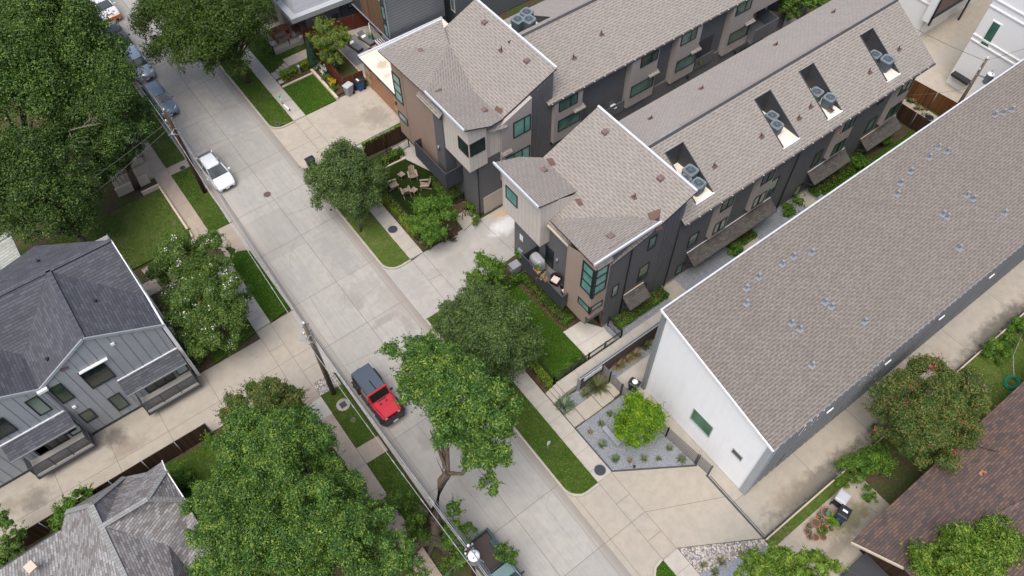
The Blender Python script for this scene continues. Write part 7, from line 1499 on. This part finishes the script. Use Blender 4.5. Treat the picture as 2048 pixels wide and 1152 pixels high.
def wick():
    t = thing('wicker_chair', (0, 0, 0), 'x', 'chair', 'dark wicker chairs on the charcoal balcony')
    m = MB(); m.box(-.33, .33, -.33, .3, .05, .34); m.build('base', M['wicker'], t)
    m = MB(); pts = [(.36*math.cos(a), .36*math.sin(a)) for a in [R(-10+200*k_/12) for k_ in range(13)]]
    m.grid([[(x, y, .1), (x*1.12, y*1.12, .1), (x*1.15, y*1.15, .70), (x*1.0, y*1.0, .70)] for x, y in pts]); m.build('backrest', M['wicker'], t)
    m = MB(); m.box(-.27, .27, -.32, .2, .345, .44); m.build('cushion', M['cushion'], t); return t
w0 = wick(); w0.location = (21.75, 23.95, 3.1); w0.rotation_euler = (0, 0, R(-70)); w0['label'] = 'dark wicker chair with pale cushion beside the deck door'
put(w0, (21.75, 22.65, 3.1), R(-100), 'dark wicker chair with pale cushion at the bay end of the balcony')
t = thing('wicker_table', (21.95, 23.3, 3.1), 'dark wicker table with a glass top between the wicker chairs', 'table'); part(t, 'base', M['wicker'], lambda m: m.lathe((21.95, 23.3), [(.22, 3.1), (.28, 3.3), (.28, 3.5), (.3, 3.52)], 12)); part(t, 'top', M['glass_dark'], lambda m: m.cyl((21.95, 23.3), .27, 3.525, 3.54, 14))
for x, y, lab, mt in ((20.81, 25.0, 'planter of yellow flowers hung on the charcoal parapet', 'f_yellow'), (20.81, 24.15, 'planter of dry brown plants hung on the charcoal parapet', 'terracotta')):
    ball('planter', lab, (x, y, 4.2), .22, 420, 'l_lemon' if mt == 'f_yellow' else 'l_straw', L=.09, cat='planter')
    part(bpy.data.objects[[o.name for o in bpy.data.objects if o.name.startswith('planter')][-1]], 'trough', M['terracotta'], lambda m: m.box(x-.12, x+.14, y-.32, y+.32, 4.1, 4.28))
# wheeled bins
def bin_(name, label, x, y, z, rz, body, lid, s_=1.0, open_=False):
    t = thing(name, (0, 0, 0), label, 'bin', 'wheeled bins')
    m = MB(); m.grid([[(-.23, -.26, .08), (.23, -.26, .08), (.23, .24, .08), (-.23, .24, .08)], [(-.30, -.34, .98), (.30, -.34, .98), (.30, .34, .98), (-.30, .34, .98)]], smooth=False); m.build('body', M[body], t)
    m = MB(); m.grid([[(-.32, -.38, .985), (.32, -.38, .985), (.32, .38, .985), (-.32, .38, .985)], [(-.31, -.36, 1.05), (.31, -.36, 1.05), (.31, .36, 1.08), (-.31, .36, 1.08)], [(-.22, -.25, 1.08), (.22, -.25, 1.08), (.22, .25, 1.11), (-.22, .25, 1.11)]], smooth=False); m.bar((-.25, .4, 1.02), (.25, .4, 1.02), .04); m.build('lid', M[lid], t)
    for a in (-1, 1): m = MB(); m.tube([(a*.22, .28, .12), (a*.28, .28, .12)], [.12, .12], 12); m.build('wheel', M['tyre'], t)
    t.location = (x, y, z); t.rotation_euler = (0, 0, rz); t.scale = (s_,)*3; return t
b_ = S(1200/5.009+460, 955/5.009, 0); bin_('wheeled_bin', 'grey wheeled bin in front of the rusty fence panel', b_.x+.05, b_.y+.1, .02, R(-75), 'plastic_grey', 'plastic_lid', 1.08)
b_ = S(1312/5.009+460, 905/5.009, 0); bn = bin_('wheeled_bin', 'blue recycling bin beside the garage door', b_.x+.05, b_.y+.1, .02, R(-82), 'plastic_blue', 'plastic_black', 1.1)
m = MB(); m.box(-.16, .16, -.2, -.06, 1.11, 1.118); e = m.build('sticker', M['white'], None); e.parent = bn
bin_('wheeled_bin', 'black kerbside bin beside the rounded street tree', 13.95, 47.5, .02, R(-90), 'plastic_black', 'plastic_black')
bin_('wheeled_bin', 'grey-lidded dark bin on the patio', 26.85, .95, .05, R(100), 'plastic_black', 'plastic_lid', 1.15)
bb = bin_('wheeled_bin', 'blue bin with a dark lid on the patio next to the pots', 26.15, .25, .05, R(105), 'plastic_blue', 'plastic_black', 1.15)
m = MB(); m.box(-.14, .14, -.1, .02, 1.11, 1.118); e = m.build('sticker', M['white'], None); e.parent = bb
bin_('wheeled_bin', 'dark bin tucked behind the gate by the white wall', 21.75, 15.0, .1, R(20), 'plastic_black', 'plastic_black')
part(bpy.data.objects[[o.name for o in bpy.data.objects if o.name.startswith('wheeled_bin')][-1]], 'bag', M['white'], lambda m: m.lathe((21.75, 15.0), [(.02, 1.2), (.2, 1.24), (.22, 1.35), (.1, 1.42), (.02, 1.43)], 8))
t = thing('utility_cabinet', (21.15, 28.0, .1), 'dark grey metal cabinet on a stand beside the alley shrub', 'cabinet'); part(t, 'box', M['plastic_grey'], lambda m: m.box(20.75, 21.5, 27.75, 28.35, .45, 1.25).box(20.72, 21.53, 27.72, 28.38, 1.251, 1.3)); part(t, 'stand', M['black'], lambda m: m.box(21.0, 21.25, 27.9, 28.2, 0, .45)); part(t, 'sticker', M['white'], lambda m: m.box(20.738, 20.748, 27.95, 28.1, .8, .95))
# cactus pots on the patio
def pot(label, x, y, r_, cact):
    t = thing('cactus_pot' if cact else 'clay_pot', (x, y, .05), label, 'pot', 'clay pots by the bins'); part(t, 'pot', M['terracotta'], lambda m: m.grid([[(x+k_[0]*math.cos(a/16*6.283), y+k_[0]*math.sin(a/16*6.283), k_[1]) for a in range(16)] for k_ in ((r_*.7, .05), (r_, .05+r_*1.1), (r_*1.06, .05+r_*1.15), (r_*1.06, .05+r_*1.35), (r_*.9, .05+r_*1.35), (r_*.88, .05+r_*1.15))], caps=False)); part(t, 'soil', M['soil'], lambda m: m.cyl((x, y), r_*.9, .05+r_*1.0, .05+r_*1.15, 14))
    if cact:
        rc = random.Random(int(x*77)); 
        part(t, 'cactus', plain('cactus_green', (.10, .16, .13), .8), lambda m: [m.lathe((x+rc.uniform(-.5, .5)*r_, y+rc.uniform(-.5, .5)*r_), [(.02, .05+r_), (r_*.33, r_+.12), (r_*.36, r_+.25), (r_*.2, r_+.36), (.02, r_+.4)], 9) for _ in range(4)])
for i, (x, y, r_, c_) in enumerate(((25.62, .92, .36, 1), (25.25, 1.05, .2, 1), (24.15, 1.0, .2, 1), (24.62, .9, .28, 0), (25.3, .5, .30, 0), (24.72, .38, .30, 0), (23.85, .82, .22, 1), (23.72, .52, .2, 1), (23.95, .3, .22, 0), (24.35, .0, .19, 0), (25.0, .85, .22, 1), (25.15, .1, .2, 1))):
    pot(['wide pale-rimmed pot of grey cactus next to the blue bin', 'small cactus pot behind the wide pale-rimmed pot', 'small cactus pot at the back of the pot group', 'empty clay pot at the lawn side of the pot group', 'empty clay pot beside the lime shrub', 'largest empty clay pot in the middle of the pots', 'cactus pot at the far end of the pots', 'cactus pot at the outer corner of the pots', 'small empty pot at the outer front of the pots', 'smallest clay pot nearest the patio middle', 'blue-green cactus pot in the middle of the pots', 'grey-green cactus pot in front of the lime shrub'][i], x, y, r_, c_)
tp = S(1588/3*0+1304, 668, .05)
# kerbside and garden objects
t = thing('kick_scooter', (15.6, 55.3, .12), 'white and green electric scooter parked on the pavement', 'scooter'); z = .14
part(t, 'deck', M['white'], lambda m: m.grid([[(15.50, 55.75, z+.08), (15.64, 55.75, z+.08), (15.64, 55.75, z+.14), (15.50, 55.75, z+.14)], [(15.58, 54.85, z+.08), (15.74, 54.85, z+.08), (15.74, 54.85, z+.14), (15.58, 54.85, z+.14)]], smooth=False)); part(t, 'stem', M['white'], lambda m: m.tube([(15.54, 55.88, z+.12), (15.50, 56.0, z+1.0)], .035, 7)); part(t, 'handlebar', plain('scooter_green', (.08, .45, .16), .5), lambda m: m.tube([(15.28, 56.0, z+1.02), (15.74, 56.05, z+1.02)], .025, 6).box(15.45, 15.58, 55.93, 56.06, z+.8, z+1.0))
for y in (55.92, 54.8): part(t, 'wheel', M['tyre'], lambda m: m.tube([(15.55-(.1 if y < 55 else 0)*-1, y, z+.1), (15.60+(.1 if y < 55 else 0), y, z+.1)], [.11, .11], 12))
def disc(name, label, x, y, z, r_, mat, cat, group=None, ring=True):
    t = thing(name, (x, y, z), label, cat, group); part(t, 'frame', M['galv'] if ring else M[mat], lambda m: m.grid([[(x+rr*math.cos(a/20*6.283), y+rr*math.sin(a/20*6.283), zz) for a in range(20)] for rr, zz in ((r_, z), (r_, z+.012), (r_*.9, z+.014), (r_*.9, z+.004))], caps=False)); part(t, 'lid', M[mat], lambda m: m.cyl((x, y), r_*.89, z, z+.009, 20)); return t
GM = 'manhole and meter covers'
mc = plain('cast_iron', (.055, .05, .05), .6, var=.3, scale=12); M['iron'] = mc; M['iron_dark'] = plain('dark_cast_iron', (.035, .04, .047), .6, var=.25, scale=12); M['iron_brown'] = plain('rusty_cast_iron', (.12, .075, .06), .7, var=.3, scale=12)
for x, y, z, r_, mt, lab in ((9.46, 47.1, .008, .34, 'iron_brown', 'rusty manhole cover in the middle of the street'), (15.85, 37.48, .128, .42, 'iron_dark', 'dark manhole cover in the pavement by the long hedge'), (16.02, 11.87, .128, .42, 'iron_dark', 'dark manhole cover in the pavement near the beige drive'), (14.0, 53.95, .125, .22, 'iron_dark', 'small round cover in the verge tip by the garage drive'), (5.0, 55.0-.9, .13, .26, 'iron_dark', 'round cover in the verge by the western path'), (1.9, 48.7, .145, .12, 'iron_brown', 'small meter cover in the brown lawn'), (3.2, 27.0, .135, .09, 'iron_dark', 'tiny cover in the white pavement slab'), (4.75, 24.9, .125, .18, 'iron_brown', 'brown meter cover in the verge by the red off-roader'), (12.9, 42.4, .008, .12, 'iron_dark', 'small drain cover near the kerb of the street')):
    disc('manhole_cover', lab, x, y, z, r_, mt, 'manhole cover', GM)
t = thing('utility_pad', (4.78, 26.3, .12), 'oval concrete pad with a dark lid in the verge beside the red off-roader', 'utility pad'); part(t, 'pad', M['walk'], lambda m: m.lathe((4.78, 26.3), [(.5, .12), (.48, .17), (.02, .175)], 14)); part(t, 'lid', M['charcoal'], lambda m: m.box(4.55, 5.0, 26.05, 26.5, .175, .19))
t = thing('street_sign', (14.0, 14.95, .1), 'small white sign on a thin post in the verge', 'sign'); part(t, 'post', M['galv'], lambda m: m.tube([(14.0, 14.95, 0), (14.0, 14.95, 2.0)], .03, 6)); part(t, 'panel', M['white'], lambda m: m.box(13.88, 14.12, 14.90, 14.915, 1.55, 2.0)); part(t, 'lettering', M['plastic_grey'], lambda m: [m.box(13.93, 14.07, 14.885, 14.897, 1.86-.14*k_, 1.90-.14*k_) for k_ in range(2)])
t = thing('gravel_bench', (18.1, 13.2, .1), 'low grey bench plank on the gravel under the lime tree', 'bench'); part(t, 'seat', M['plastic_grey'], lambda m: m.bar((18.15, 14.0, .42), (18.1, 12.4, .42), .36, .06)); 
for y in (13.8, 12.6): part(t, 'leg', M['plastic_grey'], lambda m: m.box(17.98, 18.26, y-.05, y+.05, .05, .39))
p0 = S(1024+730/3, 768+505/3, .1); t = thing('path_light', (p0.x, p0.y, .05), 'small black path light at the slanted gravel edging', 'light'); part(t, 'stake', M['black'], lambda m: m.tube([(p0.x, p0.y, .05), (p0.x, p0.y, .5)], .02, 5)); part(t, 'shade', M['black'], lambda m: m.cyl((p0.x, p0.y), .1, .45, .55, 10, .03))
t = thing('garden_light', (18.85, 58.85, .1), 'small pale bollard light between the boxy hedges', 'light'); part(t, 'post', M['galv'], lambda m: m.box(18.78, 18.9, 58.6, 58.72, .1, .95)); part(t, 'head', M['lamp'], lambda m: m.box(18.76, 18.92, 58.58, 58.74, .951, 1.08))
for x, y, lab in ((16.95, 58.75, 'pale square meter lid by the pavement end of the boxy hedge'), (20.15, 59.4, 'pale square meter lid at the cypress end of the boxy hedge')): 
    t = thing('meter_lid', (x, y, .12), lab, 'meter lid'); part(t, 'lid', M['slab'], lambda m: m.box(x-.3, x+.3, y-.2, y+.2, .14, .2)); part(t, 'rim', M['walk_grey'], lambda m: m.box(x-.34, x+.34, y-.24, y+.24, .1, .139))
# bike rack
t = thing('bicycle_rack', (20.9, 35.0, .12), 'black wavy bicycle rack on the small beige pad', 'bicycle rack'); part(t, 'loop', M['black'], lambda m: m.tube([(20.9+.9*k_/24, 34.9+.35*k_/24, .12+.75*abs(math.sin(k_/24*math.pi*2.0))) for k_ in range(25)], .03, 6))
# loungers and yard furniture
def lounger():
    t = thing('sun_lounger', (0, 0, 0), 'x', 'sun lounger', 'grey loungers in the fenced yard'); m = MB(); m.box(-.33, .33, -.95, .95, .22, .29); m.build('frame', M['wood_brown'], t)
    m = MB(); m.box(-.31, .31, -.95, .25, .295, .38); m.build('mattress', M['cushion_grey'], t); m = MB(); m.obox((0, .60, .52), (.31, 0, 0), (0, .33, .20), (0, -.02, .04)); m.build('backrest', M['cushion_grey'], t)
    m = MB(); m.obox((0, .35, .46), (.22, 0, 0), (0, .12, .05), (0, -.01, .03)); m.build('pillow', M['white'], t)
    for a in (-.28, .28):
        for b in (-.85, .85): m = MB(); m.box(a-.03, a+.03, b-.03, b+.03, 0, .22); m.build('leg', M['wood_brown'], t)
    return t
l0 = lounger(); p0 = S(708, 88, .6); l0.location = (p0.x, p0.y, .15); l0.rotation_euler = (0, 0, R(10)); l0['label'] = 'grey lounger with white pillow nearer the fruit tree'
p0 = S(732, 76, .6); put(l0, (p0.x, p0.y, .15), R(10), 'grey lounger with white pillow nearer the slatted wall')
struct('deck_mat', MB().box(23.5, 25.9, 56.4, 60.6, .141, .148), M['path_dark'])
p0 = S(762, 82, .5); t = thing('striped_seat', (p0.x, p0.y, .14), 'navy and white striped outdoor seat by the garage roof', 'seat'); part(t, 'base', M['wood_brown'], lambda m: m.box(p0.x-.5, p0.x+.5, p0.y-.4, p0.y+.4, .14, .38)); part(t, 'cushion', M['stripes'], lambda m: m.box(p0.x-.5, p0.x+.5, p0.y-.4, p0.y+.4, .381, .52)); part(t, 'backrest', M['stripes'], lambda m: m.box(p0.x+.38, p0.x+.52, p0.y-.4, p0.y+.4, .521, .95))
p0 = S(757, 76, .4); ball('potted_plant', 'small plant in a teal pot beside the striped seat', (p0.x-.55, p0.y+.5, .5), .25, 250, 'l_mid', cat='potted plant'); part([o for o in bpy.data.objects if o.name.startswith('potted_plant')][-1], 'pot', M['teal'], lambda m: m.cyl((p0.x-.55, p0.y+.5), .2, .14, .55, 12, .26))
p0 = S(741, 100, .4); t = thing('fire_bowl', (p0.x, p0.y, .14), 'small square dark fire bowl at the foot of the loungers', 'fire bowl'); part(t, 'bowl', M['vent_brown'], lambda m: m.box(p0.x-.3, p0.x+.3, p0.y-.3, p0.y+.3, .14, .5)); part(t, 'insert', M['black'], lambda m: m.cyl((p0.x, p0.y), .2, .501, .53, 12))
p0 = S(744, 82, .14); t = thing('parasol_stand', (p0.x, p0.y, .14), 'white stand pole with string lights by the loungers', 'pole'); part(t, 'shaft', M['white'], lambda m: m.tube([(p0.x, p0.y, .14), (p0.x, p0.y, 2.2)], .04, 7)); part(t, 'hook', M['white'], lambda m: m.tube([(p0.x, p0.y, 2.2), (p0.x+.2, p0.y, 2.35), (p0.x+.3, p0.y, 2.2)], .03, 6))
cable('string light wire from the white stand to the slate wall', [(p0.x, p0.y, 2.1), (26.55, 55.6, 3.0)], .02, .15, 'cable_lite')
t = thing('picnic_table', (19.7, 64.1, .55), 'reddish wooden picnic table on the front porch', 'table'); part(t, 'top', M['wood_brown'], lambda m: [m.box(18.75, 20.75, 63.7+.2*k_, 63.88+.2*k_, 1.26, 1.31) for k_ in range(5)])
for y in (63.35, 65.05): part(t, 'bench', M['wood_brown'], lambda m: m.box(18.85, 20.65, y-.16, y+.16, .96, 1.0).box(19.0, 19.1, y-.1, y+.1, .55, .96).box(20.4, 20.5, y-.1, y+.1, .55, .96))
for x in (19.0, 20.5): part(t, 'leg', M['wood_brown'], lambda m: m.box(x-.05, x+.05, 63.75, 64.65, .55, 1.26))
t = thing('porch_bench', (21.3, 63.9, .55), 'small brown wooden bench beside the picnic table', 'bench'); part(t, 'seat', M['wood_brown'], lambda m: m.box(21.0, 21.7, 63.4, 64.3, .95, 1.0)); part(t, 'leg', M['wood_brown'], lambda m: [m.box(x, x+.06, y, y+.06, .55, .95) for x in (21.05, 21.6) for y in (63.45, 64.2)])
for dx in (-.35, .05, .4): 
    x, y = 19.75+dx, 64.2; ball('table_plant', 'small greens set on the reddish picnic table', (x, y, 1.31), .13, 60, 'l_blue', 'table greens', cat='plant', L=.08)
# bromeliad-like clumps in the dirt bed
for px, py, lab in ((682, 128, 'grey-green rosette under the fruit tree'), (676, 137, 'blue-green rosette at the corner of the rusty fence')): tuft('rosette', lab, S(px, py, .16), 60, .45, 'l_blue', 1.2, .05)
tag(MB().box(23.38, 23.46, 54.1, 60, .1, .32).build('bed_edging', M['plaster'], loc=(23.4, 57, 0)), 'pale timber edging between dirt bed and lounger paving', 'edging')
# terrace things in the alley
p0 = SY(1228, 205, S1+.1); t = thing('terrace_table', (p0.x, S1+.1, 3.42), 'white round table on the slatted alley terrace', 'table'); part(t, 'top', M['white'], lambda m: m.cyl((p0.x, S1+.08), .3, 4.1, 4.15, 14)); part(t, 'leg', M['black'], lambda m: m.tube([(p0.x, S1+.08, 3.42), (p0.x, S1+.08, 4.1)], .03, 6))
ball('terrace_plant', 'bright plant in a clay pot on the alley terrace', (46.3, S1-.0, 3.9), .34, 420, 'l_lemon', cat='potted plant'); part([o for o in bpy.data.objects if o.name.startswith('terrace_plant')][-1], 'pot', M['terracotta'], lambda m: m.cyl((46.3, S1), .16, 3.45, 3.95, 10, .22))
# side yard pieces
t = thing('coiled_hose_pot', (25.2, 17.0, .06), 'round clay pot with a coiled hose by the dark plank wall', 'pot'); p0 = S(1304, 668, .1); part(t, 'pot', M['terracotta'], lambda m: m.lathe((p0.x, p0.y), [(.2, .06), (.3, .4), (.33, .42), (.33, .5), (.26, .5), (.24, .36), (.02, .34)], 16)); part(t, 'hose', M['plaster'], lambda m: [m.tube([(p0.x+r_*math.cos(a/16*6.283), p0.y+r_*math.sin(a/16*6.283), .44) for a in range(17)], .025, 5) for r_ in (.12, .2)])
p0 = S(1858, 236, .05); disc('septic_lid', 'round black lid on a pale square pad by the far fence', p0.x, p0.y, .12, .42, 'black', 'lid'); struct('pad', MB().slab([(p0.x-.8, p0.y-.6), (p0.x+.7, p0.y-.6), (p0.x+.7, p0.y+.6), (p0.x-.8, p0.y+.6)], 0, .11), M['walk']); struct('bare_strip', MB().slab([(59.6, 17.4), (62, 17.4), (61.6, 22.4), (59.4, 22.4)], -.05, .01), M['walk_old'])
t = thing('planter_bucket', (41.4, .1, .05), 'dark blue tub on the rough grass by the red-brown roof', 'tub'); part(t, 'tub', plain('navy_plastic', (.03, .055, .09), .5), lambda m: m.grid([[(41.4+r_*math.cos(a/16*6.283), .1+r_*math.sin(a/16*6.283), z_) for a in range(16)] for r_, z_ in ((.22, .05), (.32, .42), (.35, .44), (.31, .43), (.22, .12))]))
t = thing('garden_hose', (43.6, -.8, .05), 'coiled green garden hose by the red-brown roof edge', 'hose'); part(t, 'coil', plain('hose_green', (.01, .22, .14), .5), lambda m: [m.tube([(43.5+(r_+.03*math.sin(k_))*math.cos(a/20*6.283), -.75+r_*.75*math.sin(a/20*6.283), .12+.04*k_) for a in range(21)], .03, 5) for k_, r_ in enumerate((.6, .52, .62, .45, .56))]); part(t, 'end', M['cable_lite'], lambda m: m.tube([(44.1, -.6, .1), (45.5, .4, .08), (48, 1.2, .08)], .03, 5))
t = thing('garden_hose', (29, .4, .05), 'pale green hose trailing over the stained patio', 'hose'); part(t, 'line', plain('hose_pale', (.22, .33, .27), .5), lambda m: m.tube([tuple(S(px, py, .08)) for px, py in ((1722, 988), (1732, 995), (1735, 1008), (1745, 1020), (1754, 1026))], .03, 6))
p0 = S(1947, 757, .1)
for i in range(14):
    rr_ = random.Random(i); x, y = p0.x+rr_.uniform(-.5, .5), p0.y+rr_.uniform(-.4, .6); s_ = rr_.uniform(.08, .17)
    tag(MB().lathe((x, y), [(.02, .02), (s_, .05), (s_*.8, .05+s_*.8), (.02, .05+s_)], 7).build('field_stone', M['river'], loc=(x, y, .03)), 'pale field stone in the small heap behind the low wall', 'stone', 'heap of field stones')
# ================================================================ light
w = bpy.data.worlds.new('World'); sc.world = w; w.use_nodes = True
nt = w.node_tree; bg = nt.nodes['Background']; sky = nt.nodes.new('ShaderNodeTexSky'); sky.sky_type = 'NISHITA'; sky.sun_disc = False
SUN_EL, SUN_AZ = R(67), R(243)
sky.sun_elevation = SUN_EL; sky.sun_rotation = SUN_AZ; sky.dust_density = 5.0; sky.air_density = 1.0; sky.ozone_density = 1.0; sky.altitude = 100
nt.links.new(sky.outputs[0], bg.inputs[0]); bg.inputs[1].default_value = 0.125
sl = bpy.data.lights.new('sun', 'SUN'); so = bpy.data.objects.new('sun', sl); COL.objects.link(so)
sl.energy = 1.75; sl.angle = R(46); sl.color = (1.0, .965, .91)
# sky sun_rotation is measured clockwise from +Y
dv = Vector((math.sin(SUN_AZ)*math.cos(SUN_EL), math.cos(SUN_AZ)*math.cos(SUN_EL), math.sin(SUN_EL)))
so.rotation_euler = dv.to_track_quat('Z', 'Y').to_euler(); so.location = (0, 0, 80)
vs = sc.view_settings; sc.display_settings.display_device = 'sRGB'; vs.view_transform = 'Standard'; vs.look = 'None'; vs.gamma = 1; vs.use_curve_mapping = False; vs.exposure = 0.56
sc.cycles.max_bounces = 6; sc.cycles.diffuse_bounces = 3; sc.cycles.glossy_bounces = 3; sc.cycles.transparent_max_bounces = 4
